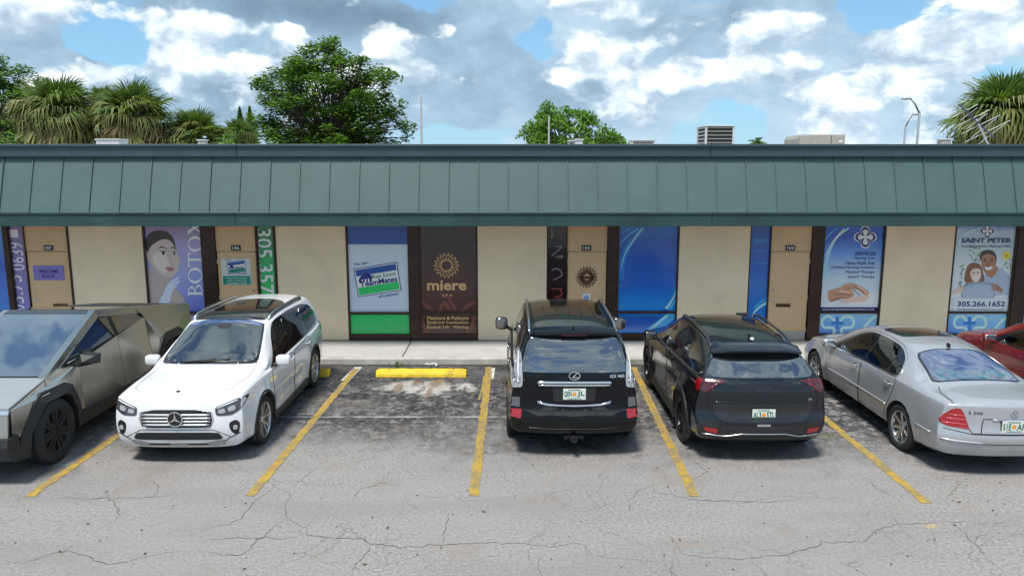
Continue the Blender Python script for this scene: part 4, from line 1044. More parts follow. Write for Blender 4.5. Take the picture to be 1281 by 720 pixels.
class Car:
    def __init__(s, name, loc, heading, label, cat='car', group=None):
        s.root = empty(name, (loc[0], loc[1], 0.0), heading, label=label, cat=cat, group=group)
    def body(s, sp, m, well_m=None, name='body', smooth=True):
        s.sp = sp; me, s.bvh = car_body(sp)
        bm = bmesh.new(); bm.from_mesh(me); bm.verts.ensure_lookup_table()
        W0 = sp['W'] - .36
        for (ya, rz, R) in sp['arch']:
            for v in bm.verts:
                if abs(v.co.x) > W0:
                    d = math.hypot(v.co.y - ya, v.co.z - rz)
                    if d < 1e-4: continue
                    if R - .020 < d < R + .016:
                        k = R / d; v.co.y = ya + (v.co.y - ya) * k; v.co.z = rz + (v.co.z - rz) * k
            kill = [f for f in bm.faces if all(abs(v.co.x) > W0 and math.hypot(v.co.y - ya, v.co.z - rz) < R + .002 for v in f.verts)]
            bmesh.ops.delete(bm, geom=kill, context='FACES')
            for v in bm.verts:      # pull left-over inner corners back onto the circle
                if v.link_faces and abs(v.co.x) > W0 + .12:
                    d = math.hypot(v.co.y - ya, v.co.z - rz)
                    if 1e-4 < d < R and v.is_boundary:
                        k = R / d; v.co.y = ya + (v.co.y - ya) * k; v.co.z = rz + (v.co.z - rz) * k
        bm.to_mesh(me); bm.free()
        me.materials.clear(); me.materials.append(m); me.materials.append(m_black)
        for q in me.polygons:
            q.use_smooth = True
            if q.normal.z < -.8 and q.center.z < .45: q.material_index = 1
        s.bodyobj = bpy.data.objects.new(name, me); COL.objects.link(s.bodyobj); s.bodyobj.parent = s.root
        me.set_sharp_from_angle(angle=radians(42))
        for (ya, rz, R) in sp['arch']:
            for sx in (-1, 1):
                vs = []; fs = []; n = 36
                for i in range(n + 1):
                    a = radians(-38 + (256) * i / n); y = ya + cos(a) * R; z = rz + sin(a) * R
                    h = s.bvh.ray_cast(Vector((sx * 3, y, z)), Vector((-sx, 0, 0)))[0]
                    xo = abs(h.x) if h is not None and abs(h.x) > W0 + .1 else sp['W'] - .10
                    vs += [Vector((sx * (xo - .003), y, z)), Vector((sx * (xo - .02), ya + cos(a) * (R - .012), rz + sin(a) * (R - .012))), Vector((sx * (W0 - .05), ya + cos(a) * (R - .012), rz + sin(a) * (R - .012)))]
                for i in range(n):
                    for j in (0, 1): fs.append((3 * i + j, 3 * i + 3 + j, 3 * i + 4 + j, 3 * i + 1 + j))
                c_ = len(vs); vs.append(Vector((sx * (W0 - .05), ya, rz)))
                for i in range(n): fs.append((3 * i + 2, 3 * i + 5, c_))
                link_mesh('wheel_well', vs, fs, m_black, s.root, True)
        return s
    def cast(s, axis, u, v, side=1):
        if axis == 'side': o, d = Vector((side * 3, u, v)), Vector((-side, 0, 0))
        elif axis == 'rear': o, d = Vector((u, -5, v)), Vector((0, 1, 0))
        elif axis == 'front': o, d = Vector((u, 5, v)), Vector((0, -1, 0))
        else: o, d = Vector((u, v, 4)), Vector((0, 0, -1))
        h = s.bvh.ray_cast(o, d)
        if h[0] is None:
            h = s.bvh.find_nearest(Vector((u, (-3 if axis == 'rear' else 3), v)) if axis in ('rear', 'front') else (Vector((side * 1.2, u, v)) if axis == 'side' else Vector((u, v, 1))))
        n = h[1]
        if n.dot(d) > 0: n = -n
        return h[0], n
    def panel(s, name, axis, poly, m, off=.004, side=1, parent=None, rnd=(.2, 2), step=.05, thick=.012, label=None, xmin=None, holes=()):
        if rnd: poly = chaikin(poly, *rnd)
        # densify outline
        pts = []
        n = len(poly)
        for i in range(n):
            a, b = Vector(poly[i]), Vector(poly[(i + 1) % n]); k = max(1, int((b - a).length / step))
            for t in range(k): pts.append(a.lerp(b, t / k))
        nb = len(pts)
        x0 = min(p[0] for p in pts); x1 = max(p[0] for p in pts); y0 = min(p[1] for p in pts); y1 = max(p[1] for p in pts)
        def inside(x, y):
            c = False; j = nb - 1
            for i in range(nb):
                if (pts[i][1] > y) != (pts[j][1] > y) and x < (pts[j][0] - pts[i][0]) * (y - pts[i][1]) / (pts[j][1] - pts[i][1]) + pts[i][0]: c = not c
                j = i
            return c
        allp = list(pts); nx = int((x1 - x0) / step) + 1; ny = int((y1 - y0) / step) + 1
        for i in range(1, nx):
            for j in range(1, ny):
                x, y = x0 + (x1 - x0) * i / nx, y0 + (y1 - y0) * j / ny
                if inside(x, y) and min((Vector((x, y)) - p).length for p in pts) > step * .3: allp.append(Vector((x, y)))
        hedges = []; hpolys = []
        def pin(pl, x, y):
            c = False; j = len(pl) - 1
            for i in range(len(pl)):
                if (pl[i][1] > y) != (pl[j][1] > y) and x < (pl[j][0] - pl[i][0]) * (y - pl[i][1]) / (pl[j][1] - pl[i][1]) + pl[i][0]: c = not c
                j = i
            return c
        for hp in holes:
            dn = []
            for i in range(len(hp)):
                a, b = Vector(hp[i]), Vector(hp[(i + 1) % len(hp)]); k = max(1, int((b - a).length / step))
                for t in range(k): dn.append(a.lerp(b, t / k))
            allp = [q for i, q in enumerate(allp) if i < nb or not pin(dn, q[0], q[1])]
            b0 = len(allp); allp += dn; hedges += [(b0 + i, b0 + (i + 1) % len(dn)) for i in range(len(dn))]; hpolys.append(dn)
        r = delaunay_2d_cdt(allp, hedges, [list(range(nb))], 1, 1e-5)
        v2, f2 = r[0], [f for f in r[2] if not any(pin(h_, sum(r[0][i][0] for i in f) / len(f), sum(r[0][i][1] for i in f) / len(f)) for h_ in hpolys)]
        vs = []; nn = []
        for p in v2:
            h, nr = s.cast(axis, p[0], p[1], side)
            if xmin is not None:
                q = Vector((side * (max(abs(h.x), xmin) + off), h.y, h.z if abs(h.z - p[1]) < .03 else p[1])); q.y = p[0]; nr = Vector((side, 0, 0)); vs.append(q); nn.append(nr)
            else: vs.append(h + nr * off); nn.append(nr)
        m0 = len(vs); bound = {}
        for f in f2:
            for i in range(len(f)):
                e = (f[i], f[(i + 1) % len(f)])
                if (e[1], e[0]) in bound: del bound[(e[1], e[0])]
                else: bound[e] = 1
        fs = [tuple(f) for f in f2]
        for (a, b) in bound:
            k = len(vs)
            vs += [vs[a].copy(), vs[b].copy(), vs[b] - nn[b] * thick, vs[a] - nn[a] * thick]
            fs.append((k, k + 3, k + 2, k + 1))
        me = bpy.data.meshes.new(name); me.from_pydata([tuple(v) for v in vs], [], fs)
        # orient the skin outward
        me.update()
        if me.polygons and sum(1 if me.polygons[i].normal.dot(nn[f2[i][0]]) > 0 else -1 for i in range(len(f2))) < 0: me.flip_normals()
        me.polygons.foreach_set('use_smooth', [i < len(f2) for i in range(len(me.polygons))])
        o = link_me(name, me, m, parent or s.root)
        if label: o['label'] = label
        return o
    def open(s, axis, poly, side=1, rnd=(.2, 2)):
        """cut the shell away behind a pane"""
        pl = chaikin(poly, *rnd) if rnd else poly
        bm = bmesh.new(); bm.from_mesh(s.bodyobj.data); kill = []
        for f in bm.faces:
            c = f.calc_center_median(); u, v = {'side': (c.y, c.z), 'top': (c.x, c.y)}.get(axis, (c.x, c.z))
            if axis == 'side' and (c.x * side < .3): continue
            if axis == 'top' and c.z < .95: continue
            ins = False; j = len(pl) - 1
            for i in range(len(pl)):
                if (pl[i][1] > v) != (pl[j][1] > v) and u < (pl[j][0] - pl[i][0]) * (v - pl[i][1]) / (pl[j][1] - pl[i][1]) + pl[i][0]: ins = not ins
                j = i
            if ins: kill.append(f)
        bmesh.ops.delete(bm, geom=kill, context='FACES'); bm.to_mesh(s.bodyobj.data); bm.free()
    def cabin(s, m_seat, m_dash, seats, dash_y, dash_z, w=.70, floor=.45, bench=None):
        r = s.root
        MB().superbox((0, dash_y, dash_z - .16), (w * 2, .46, .34), .4).build('dashboard', m_dash, r, smooth=True)
        MB().box(-w, w, dash_y - 2.4, dash_y, floor, floor + .03).build('cabin_floor', m_black, r)
        for y in seats:
            for sx in (-1, 1):
                x = sx * .37
                q = MB().superbox((x, y + .18, floor + .22), (.50, .52, .18), .5).build('seat', m_seat, r, smooth=True)
                M1 = Matrix.Translation((x, y - .10, floor + .30)) @ Matrix.Rotation(radians(14), 4, 'X')
                MB().superbox((0, 0, .28), (.48, .15, .62), .5).xf(M1).build('backrest', m_seat, q, smooth=True)
                MB().superbox((0, -.01, .70), (.26, .11, .20), .6).xf(M1).build('headrest', m_seat, q, smooth=True)
                MB().tube([M1 @ Vector((-.05, 0, .5)), M1 @ Vector((-.05, 0, .68))], .008, 6).tube([M1 @ Vector((.05, 0, .5)), M1 @ Vector((.05, 0, .68))], .008, 6).build('headrest_post', m_steel, q)
        c = Vector((-.37, dash_y - .34, dash_z - .06)); M2 = Matrix.Translation(c) @ Matrix.Rotation(radians(-24), 4, 'X')
        MB().tube([Vector((.18 * cos(t), 0, .18 * sin(t))) for t in [i * 2 * pi / 24 for i in range(25)]], .016, 8, cap=False).box(-.17, .17, -.01, .01, -.02, .02).superbox((0, 0, -.01), (.12, .05, .12), .7).xf(M2).build('steering_wheel', m_black, r, smooth=.7)
    def line(s, name, axis, path, r, m, off=0.0, side=1, parent=None, step=.06, closed=False, n=6, vis=None):
        pts = []
        if closed: path = path + [path[0]]
        for a, b in zip(path[:-1], path[1:]):
            a, b = Vector(a), Vector(b); k = max(1, int((b - a).length / step))
            for t in range(k): pts.append(a.lerp(b, t / k))
        pts.append(Vector(path[-1]))
        q = []
        for p in pts:
            h, nr = s.cast(axis, p[0], p[1], side); q.append(h + nr * off)
        return MB().tube(q, r, n).build(name, m, parent or s.root, smooth=True)
    def badge_text(s, name, body, axis, u, v, w, h, m, off=.004, side=1, parent=None, bold=.01, shear=0):
        me = text_mesh(body, bold, .5, shear)
        a = [min(x.co[i] for x in me.vertices) for i in range(3)]; b = [max(x.co[i] for x in me.vertices) for i in range(3)]
        sg = {'rear': 1, 'front': -1, 'side': side}[axis]
        for x in me.vertices:
            uu = u + sg * ((x.co[0] - a[0]) / (b[0] - a[0]) - .5) * w; vv = v + ((x.co[1] - a[1]) / (b[1] - a[1]) - .5) * h
            hh, nr = s.cast(axis, uu, vv, side); x.co = hh + nr * (off * ((x.co[2] - a[2]) / (b[2] - a[2])) + .0005)
        return link_me(name, me, m, parent or s.root)
    def both(s, fn):
        for sd_ in (-1, 1): fn(sd_)

def paint(name, col, metal=.0, rough=.28, var=.0, flake=0.0, spec=.5, dust=.35, coat=1.0):
    if name in MATS: return MATS[name]
    m = bpy.data.materials.new(name); m.use_nodes = True; k = NT(m.node_tree); b = m.node_tree.nodes['Principled BSDF']
    tc = k.node('ShaderNodeTexCoord')
    b.inputs['Base Color'].default_value = (*col, 1); b.inputs['Metallic'].default_value = metal; b.inputs['Roughness'].default_value = rough
    b.inputs['Coat Weight'].default_value = coat; b.inputs['Coat Roughness'].default_value = .025; b.inputs['Coat IOR'].default_value = 1.45
    b.inputs['Specular IOR Level'].default_value = spec
    # road dust, heavier low down on the sills
    g = k.node('ShaderNodeTexCoord'); x, y, z = k.sep(g.outputs['Object'])[:3]
    d = k.M('MULTIPLY', k.smooth(z, .75, .25, .02 * dust / .35, dust), k.smooth(k.noise(tc.outputs['Object'], 3, 6, .7), .35, .7))
    k.L.new(k.mix(d, (*col, 1), (.20, .18, .15)), b.inputs['Base Color'])
    k.L.new(k.smooth(d, 0, .3, .02, .25), b.inputs['Coat Roughness'])
    m_ = m; MATS[name] = m; return m
def glass_mat(name, col, rough=.02, spec=.6):
    m = mat(name, col, rough, coat=1.0, coat_rough=.01, spec=spec)
    b = m.node_tree.nodes['Principled BSDF']; b.inputs['IOR'].default_value = 2.1; b.inputs['Coat IOR'].default_value = 2.2
    return m
def clear_glass(name, tint, refl=1.0):
    if name in MATS: return MATS[name]
    m = bpy.data.materials.new(name); m.use_nodes = True; nt = m.node_tree; k = NT(nt)
    for n in list(nt.nodes):
        if n.type != 'OUTPUT_MATERIAL': nt.nodes.remove(n)
    out = [n for n in nt.nodes if n.type == 'OUTPUT_MATERIAL'][0]
    t = k.node('ShaderNodeBsdfTransparent'); t.inputs[0].default_value = (*tint, 1)
    g = k.node('ShaderNodeBsdfAnisotropic') if False else k.node('ShaderNodeBsdfGlossy'); g.inputs['Roughness'].default_value = .01
    f = k.node('ShaderNodeFresnel'); f.inputs[0].default_value = 1.9
    ms = k.node('ShaderNodeMixShader'); k.L.new(k.M('MULTIPLY', f.outputs[0], refl, clamp=True), ms.inputs[0])
    k.L.new(t.outputs[0], ms.inputs[1]); k.L.new(g.outputs[0], ms.inputs[2]); k.L.new(ms.outputs[0], out.inputs[0])
    MATS[name] = m; return m
m_glass = glass_mat('dark_glass', (.010, .012, .014))
m_glass2 = glass_mat('tinted_glass', (.022, .027, .028))
m_plas = mat('black_trim', (.018, .018, .019), .55, var=.2, vscale=10)
m_gloss = mat('gloss_black', (.008, .008, .009), .12, coat=1)
m_gap = mat('panel_gap', (.004, .004, .004), .9)
m_alu = mat('alloy', (.62, .63, .65), .28, metal=1)
m_aludark = mat('dark_alloy', (.05, .05, .055), .3, metal=.9)
m_red = mat('lamp_red', (.30, .005, .009), .12, coat=1)
m_redd = mat('lamp_dark_red', (.06, .004, .008), .12, coat=1)
m_clear = mat('lamp_clear', (.34, .36, .39), .3, coat=.6)
m_lampd = mat('lamp_smoke', (.05, .055, .06), .08, coat=1)
m_orange = mat('lamp_amber', (.5, .16, .02), .2, coat=1)
m_plate = mat('plate_white', (.62, .66, .62), .45)
m_plateg = mat('plate_green', (.02, .13, .06), .5)
m_plateo = mat('plate_orange', (.70, .30, .05), .5)

def wheel_parts(car, x, y, r, width, side, style, m_rim, m_tyre=m_rubber, rr=.72):
    """tyre, rim and hub; side=+1 means the outer face points to +X"""
    w = width; s = side
    cx = x; c = (cx, y, r)
    hub = MB().lathe([(-w * .30, r * .30), (-w * .30, r * (rr - .03)), (w * .1, r * (rr - .03)), (w * .1, r * .30)], 24, 'X', c)
    root = hub.build('wheel', m_black, car.root, smooth=.6)
    prof = [(-w * .42, r * rr), (-w * .5, r * (rr + .06)), (-w * .52, r * .86), (-w * .47, r * .955), (-w * .38, r * .985)]
    for i in range(-2, 3):
        a = w * .155 * i
        prof += [(a - w * .055, r * .997), (a + w * .055, r * .997)]
        if i < 2: prof += [(a + w * .07, r * .972), (a + w * .085, r * .972)]
    prof += [(w * .38, r * .985), (w * .47, r * .955), (w * .52, r * .86), (w * .5, r * (rr + .06)), (w * .42, r * rr)]
    MB().lathe(prof, 48, 'X', c, closed=True).build('tyre', m_tyre, root, smooth=.5)
    o = MB(); fx = s * w * .44
    o.lathe([(fx + s * .004, r * (rr + .012)), (fx + s * .008, r * (rr - .005)), (fx - s * .005, r * (rr - .045)), (fx - s * .05, r * (rr - .06)), (fx - s * .05, r * rr)], 48, 'X', c, closed=True)
    hubr = r * .17
    o.lathe([(fx - s * .10, hubr * .9), (fx - s * .035, hubr), (fx - s * .022, hubr * .8), (fx - s * .016, hubr * .42), (fx - s * .016, .001)], 24, 'X', c)
    def spoke(a0, a1, w0, w1, r0=hubr * .8, r1=r * (rr - .035), d0=-.03, d1=-.004, th=.03):
        p0 = Vector((0, cos(a0) * r0, sin(a0) * r0)); p1 = Vector((0, cos(a1) * r1, sin(a1) * r1)); t = (p1 - p0).normalized(); q = Vector((1, 0, 0)).cross(t)
        vs = []
        for p, ww, dd in [(p0, w0, d0), (p1, w1, d1)]:
            for e, xx in [(-1, -th), (-1, -.004), (-.55, 0), (.55, 0), (1, -.004), (1, -th)]:
                vs.append(Vector(c) + p + q * (e * ww / 2) + Vector((fx + s * (dd + xx), 0, 0)))
        o.add(vs, [(i, (i + 1) % 6, (i + 1) % 6 + 6, i + 6) for i in range(6)] + [tuple(range(6)), tuple(range(11, 5, -1))])
    if style == 'five_double':
        for k in range(5):
            a = pi / 2 + 2 * pi * k / 5
            spoke(a - .12, a - .24, .030, .040); spoke(a + .12, a + .24, .030, .040)
    elif style == 'twist':
        for k in range(5):
            a = pi / 2 + 2 * pi * k / 5
            spoke(a - .10, a - .30, .030, .050); spoke(a + .10, a + .05, .026, .026)
    elif style == 'seven':
        for k in range(7):
            a = pi / 2 + 2 * pi * k / 7; spoke(a, a, .07, .055)
        for k in range(7):
            a = pi / 2 + 2 * pi * (k + .5) / 7
    elif style == 'ten':
        for k in range(10):
            a = 2 * pi * k / 10; spoke(a, a + .08, .03, .034)
    elif style == 'cover':
        for k in range(7):
            a = pi / 2 + 2 * pi * k / 7; spoke(a, a + .1, .085, .16, r1=r * (rr - .0), d0=-.01, d1=-.006, th=.02)
    o.build('rim', m_rim, root, smooth=.5)
    if style == 'cover':
        e = MB()
        for k in range(7):
            a = pi / 2 + 2 * pi * k / 7; r0, r1 = r * .2, r * .62
            e.tube([Vector(c) + Vector((fx + s * .002, cos(a) * r0, sin(a) * r0)), Vector(c) + Vector((fx + s * .004, cos(a + .07) * r1, sin(a + .07) * r1))], .007, 6)
        e.build('rim_accent', m_aludark, root)
    # brake disc
    MB().lathe([(fx - s * .075, r * .12), (fx - s * .075, r * .48), (fx - s * .06, r * .48), (fx - s * .06, r * .12)], 32, 'X', c).build('brake_disc', mat('brake_steel', (.22, .21, .2), .4, metal=.9), root)
    for v in root.children: pass
    return root

def mirror(car, sx, x, y, z, m, size=(.24, .13, .17), lens=True, arm=None):
    o = MB().superbox((sx * x, y, z), size, .5).build('mirror', m, car.root, smooth=True)
    MB().tube([(sx * (x - size[0] * .3), y, z - size[2] * .25), (sx * (x - size[0] * .85), y + .03, z - size[2] * .55)], .03, 8).build('mirror_arm', m_plas, o)
    MB().superbox((sx * x, y - size[1] * .42, z), (size[0] * .86, .03, size[2] * .82), .45).build('mirror_glass', m_chrome if lens else m_glass, o, smooth=True)
    return o

def plate(car, axis, u, v, number, w=.305, h=.152, tilt=0):
    hit, n = car.cast(axis, u, v); sg = 1 if axis == 'rear' else -1
    y = hit.y - sg * .012
    def loc(o):
        return o
    b = MB().bbox(u - w / 2, u + w / 2, y - .003, y + .003, v - h / 2, v + h / 2, .001).build('licence_plate', m_plate, car.root)
    MB().box(u - w * .5 - .008, u + w * .5 + .008, y + .002, y + .010, v - h * .5 - .008, v + h * .5 + .008).build('plate_frame', m_plas, b)
    yy = y - .0032
    MB().lathe([(yy - .001, .03), (yy + .001, .03)], 16, 'Y', (u, 0, v + .0)).add([], []).build('plate_emblem', m_plateo, b)
    def t(s_, x0, x1, z0, z1, m, bold): fit_text('lettering', s_, x0, x1, z0, z1, yy - .001, m, b, bold=bold, depth=.0015)
    a, c = number
    t(a, u - w * .46, u - w * .12, v - h * .27, v + h * .27, m_plateg, .02); t(c, u + w * .12, u + w * .46, v - h * .27, v + h * .27, m_plateg, .02)
    t('FLORIDA', u - w * .25, u + w * .25, v + h * .33, v + h * .46, m_plateg, .01); t('SUNSHINE STATE', u - w * .3, u + w * .3, v - h * .46, v - h * .34, m_plateg, .0)
    return b

def star(car, axis, u, v, R, m, off=.012, back=None):
    hit, n = car.cast(axis, u, v); sg = -1 if axis == 'rear' else 1; y = hit.y + sg * off
    o = MB().lathe([(y - .006, R), (y + .006, R), (y + .006, R * .87), (y - .006, R * .87)], 36, 'Y', (u, 0, v), closed=True)
    for k in range(3):
        a = pi / 2 + 2 * pi * k / 3; t = Vector((cos(a), sin(a))); q = Vector((-t.y, t.x))
        pts = [t * R * .92, q * R * .13 + t * R * .06, -t * R * .06, -q * R * .13 + t * R * .06]
        o.prism([(u + p.x, v + p.y) for p in pts], y - .006, y + .007, 'XZ')
    e = o.build('star_emblem', m, car.root)
    if back:
        MB().lathe([(y - sg * .008, R * .98), (y - sg * .001, R * .98)], 32, 'Y', (u, 0, v)).build('emblem_backing', back, e)
    return e
def tb(side_pts):  # mirror a half outline about the centre line
    return side_pts + [(-x, z) for x, z in reversed(side_pts)]
def sidewin(car, black, panes, glass, off=.004, trim=None, cut=False):
    for sx in (-1, 1):
        hp = [chaikin(p, .14, 2) for p in panes] if cut else []
        car.panel('window_surround', 'side', black, m_gloss, off, sx, thick=.02, holes=[[tuple((Vector(q) - sum((Vector(z) for z in h), Vector((0, 0))) / len(h)) * .97 + sum((Vector(z) for z in h), Vector((0, 0))) / len(h)) for q in h] for h in hp])
        if cut:
            for p in panes: car.open('side', p, sx, (.14, 2))
        for p in panes: car.panel('side_window', 'side', p, glass, off + .004, sx, rnd=(.14, 2), thick=.008)
def doors(car, polys, m, handles, mh=None, hl=.17):
    for sx in (-1, 1):
        for p, h in zip(polys, handles):
            d = car.panel('door', 'side', p, m, .0025, sx, rnd=(.06, 1), step=.07, thick=.006)
            pp = chaikin(p, .06, 1)
            car.line('door_gap', 'side', pp, .0055, m_gap, .0, sx, d, closed=True, n=4)
            if h:
                a, na = car.cast('side', h[0] - hl / 2, h[1], sx); b, nb_ = car.cast('side', h[0] + hl / 2, h[1] , sx); c = (a + b) / 2
                MB().tube([a + na * .004, a + na * .03 + (b - a) * .08, c + na * .036, b + na * .03 - (b - a) * .08, b + nb_ * .004], [.008, .011, .012, .011, .008], 8).build('handle', mh or m, d, smooth=True)
                q = MB().superbox(c + na * .0, (.012, .10, .045), .8).build('handle_recess', m_gap, d)
def arch_trim(car, m, w=.05, off=.012, z0=.2):
    for (ya, rz, R) in car.sp['arch']:
        for sx in (-1, 1):
            a0 = math.asin(max(-1, (z0 - rz) / R)); n = 20; oc = []; ic = []
            for i in range(n + 1):
                a = a0 + (pi - 2 * a0) * i / n
                oc.append((ya + cos(a) * (R + w), rz + sin(a) * (R + w))); ic.append((ya + cos(a) * (R - .004), rz + sin(a) * (R - .004)))
            car.panel('arch_trim', 'side', oc + ic[::-1], m, off, sx, rnd=None, thick=.035, step=.05, xmin=car.sp['W'] - .05)
def wheels(car, axles, tx, r, w, style, m_rim, rr=.72):
    for y in axles:
        for sx in (-1, 1): wheel_parts(car, sx * tx, y, r, w, sx, style, m_rim, rr=rr)
def underside(car, W_, y0, y1):
    MB().box(-W_ + .1, W_ - .1, y0 + .25, y1 - .15, .23, .40).build('underbody', m_black, car.root)

# ============ white compact SUV, nose out
def white_suv():
    P_ = paint('paint_white', (.72, .73, .745), rough=.35)
    c = Car('white_suv', (-4.50, 12.04), pi, 'white family SUV with black roof glass parked nose out beside the steel pickup', 'car')
    ar = [(1.415, .355, .405), (-1.415, .355, .405)]
    sp = dict(W=.917, arch=ar, flare=.028, rc=.12, fc=.14, fp=4.6, k=.04,
        curves=dict(zb=[(-2.4, .34), (-1.9, .22), (1.9, .20), (2.4, .24)],
            ws=[(-2.4, .80), (-1.4, .86), (1.4, .86), (2.35, .80)], wm=[(-2.4, .84), (-1.3, .90), (1.4, .905), (2.3, .86)],
            zm=[(-2.4, .66), (2.3, .60)], wb=[(-2.4, .82), (-1.4, .875), (.9, .868), (1.6, .855), (2.1, .835), (2.4, .81)],
            belt=[(-2.4, 1.06), (-1.0, 1.02), (.9, .99), (1.5, .98), (2.15, .93), (2.4, .88)],
            wr=[(-2.4, .61), (-1.6, .645), (0, .645), (.35, .64), (.75, .72), (1.2, .80), (1.5, .785), (2.4, .73)],
            crown=[(-2.4, .07), (0, .07), (.4, .06), (.9, .05), (1.2, .05), (2.3, .06)],
            top=[(-2.4, 1.56), (-2.0, 1.62), (-1.2, 1.655), (-.4, 1.665), (.1, 1.63), (.3, 1.575), (.6, 1.42), (.95, 1.225), (1.15, 1.11), (1.3, 1.08), (1.8, 1.055), (2.1, 1.025), (2.3, .985), (2.5, .95)]),
        rear=[(.3, -2.28), (.6, -2.35), (.9, -2.32), (1.1, -2.29), (1.5, -2.13), (1.62, -2.02)],
        front=[(.2, 2.18), (.35, 2.27), (.55, 2.30), (.8, 2.28), (.92, 2.245), (1.0, 2.19), (1.08, 2.1)],
        crease=[(.93, .035, .014, -2.1, 1.3), (.50, .12, -.022, -.95, .95), (.30, .05, .012, -.95, .95)])
    c.body(sp, P_)
    wheels(c, (1.415, -1.415), .79, .355, .235, 'five_double', m_alu)
    underside(c, .7, -2.1, 2.1)
    # glass roof, windscreen, header
    c.panel('roof_glass', 'top', tb([(.50, -1.3), (.56, -.3), (.565, .10), (.53, .20), (.25, .235)]), m_gloss, .003, thick=.01)
    wo = tb([(.575, .235), (.62, .42), (.715, .98), (.69, 1.09), (.42, 1.14), (.20, 1.15)]); wi = tb([(.545, .26), (.59, .44), (.68, .96), (.63, 1.05), (.40, 1.09), (.19, 1.10)])
    c.open('top', wi, rnd=(.2, 1))
    c.panel('windscreen_surround', 'top', wo, m_gloss, .003, rnd=(.2, 1), thick=.02, holes=[chaikin([(x * .985, .62 + (y - .62) * .985) for x, y in wi], .2, 1)])
    c.panel('windscreen', 'top', wi, clear_glass('screen_glass_clear', (.92, .97, .94), 2.6), .0045, rnd=(.2, 1), thick=.004)
    c.panel('sun_band', 'top', tb([(.53, .262), (.545, .36), (.20, .335)]), glass_mat('band_blue', (.03, .06, .16)), .0085, rnd=None, thick=.004)
    c.cabin(mat('cream_leather', (.62, .60, .54), .6), mat('dash_grey', (.24, .24, .23), .6), (.05, -.95), .80, 1.03, floor=.55)
    MB().box(-.60, .60, -1.75, .2, 1.50, 1.52).build('headliner', mat('headliner', (.55, .53, .48), .9), c.root)
    c.panel('rear_view_mirror', 'top', [(-.12, .36), (.12, .36), (.09, .44), (.04, .46), (-.04, .46), (-.09, .44)], m_black, .0095, thick=.004)
    for sx in (-1, 1):
        c.line('wiper', 'top', [(sx * .1 + .25, 1.11), (sx * .1 - .20, 1.055)], .010, m_black, .016)
    # roof rails
    for sx in (-1, 1):
        q = [c.cast('top', sx * .575, y)[0] + Vector((sx * .02, 0, .0 if y in (.12, -1.75) else .045)) for y in (.12, -.02, -.5, -1.0, -1.4, -1.68, -1.75)]
        MB().tube(q, .019, 8).build('roof_rail', m_alu, c.root, smooth=True)
        q = [p + Vector((0, 0, -.02)) for p in q]
        MB().tube(q, .018, 6).build('rail_base', m_black, c.root, smooth=True)
    sidewin(c, [(.86, .985), (.70, 1.10), (.30, 1.44), (.10, 1.545), (-.6, 1.565), (-1.5, 1.53), (-1.86, 1.44), (-1.99, 1.30), (-2.03, 1.10), (-1.2, 1.045), (.2, 1.01)],
            [[(.60, 1.035), (.20, 1.40), (.02, 1.50), (-.10, 1.51), (-.12, 1.05)], [(-.20, 1.055), (-.18, 1.51), (-.60, 1.525), (-1.08, 1.51), (-1.12, 1.075)], [(-1.20, 1.08), (-1.17, 1.50), (-1.5, 1.485), (-1.78, 1.40), (-1.90, 1.26), (-1.93, 1.13)]], clear_glass('side_glass_green', (.50, .57, .55), 1.2), cut=True)
    doors(c, [[(.95, .97), (.93, .45), (.86, .30), (-.16, .30), (-.17, .98)], [(-.19, .98), (-.19, .30), (-.86, .30), (-1.02, .46), (-1.16, .80), (-1.16, 1.02)]], P_, [(-.02, .90), (-1.02, .92)])
    for sx in (-1, 1):
        c.panel('sill', 'side', [(.95, .30), (.95, .19), (-.95, .19), (-.95, .30)], m_plas, .012, sx, rnd=None, thick=.03, xmin=.885)
        MB().tube([(sx * .902, .92, .285), (sx * .902, -.92, .285)], .010, 6).build('sill_strip', m_chrome, c.root)
        c.panel('quarter_cap', 'side', [(.93, .985), (.80, .985), (.72, 1.06)], m_gloss, .006, sx, rnd=None)
        mirror(c, sx, 1.0, .74, 1.07, P_, (.22, .13, .16))
    arch_trim(c, m_plas, .035, .010, .2)
    # bonnet lines
    c.line('bonnet_gap', 'top', [(-.70, 1.06), (-.72, 1.5), (-.66, 2.0), (-.5, 2.16), (-.2, 2.215), (.2, 2.215), (.5, 2.16), (.66, 2.0), (.72, 1.5), (.70, 1.06)], .0032, m_gap, .0)
    for sx in (-1, 1):
        c.line('bonnet_crease', 'top', [(sx * .44, 1.1), (sx * .46, 1.6), (sx * .40, 2.05)], .010, P_, -.004)
        h = c.panel('headlight', 'front', [(sx * .53, .70), (sx * .52, .815), (sx * .66, .865), (sx * .80, .92), (sx * .862, .905), (sx * .852, .78), (sx * .73, .70)], m_lampd, .005, rnd=(.16, 2), step=.03)
        c.panel('lamp_lens', 'front', [(sx * .565, .73), (sx * .56, .785), (sx * .64, .80), (sx * .66, .74)], m_clear, .009, parent=h, step=.03)
        c.panel('lamp_lens', 'front', [(sx * .69, .75), (sx * .68, .81), (sx * .77, .84), (sx * .78, .77)], m_clear, .009, parent=h, step=.03)
        c.line('day_light', 'front', [(sx * .55, .805), (sx * .66, .845), (sx * .80, .895)], .008, m_white, .006, parent=h)
        f = c.panel('fog_lamp_recess', 'front', [(sx * .70, .50), (sx * .69, .60), (sx * .78, .64), (sx * .83, .58), (sx * .80, .44), (sx * .75, .43)], m_black, .004, rnd=(.2, 2), step=.03)
        q, n_ = c.cast('front', sx * .765, .53); MB().lathe([(q.y - .01, .035), (q.y + .012, .032), (q.y + .014, .001)], 16, 'Y', (q.x, 0, q.z)).build('fog_lamp', m_clear, f)
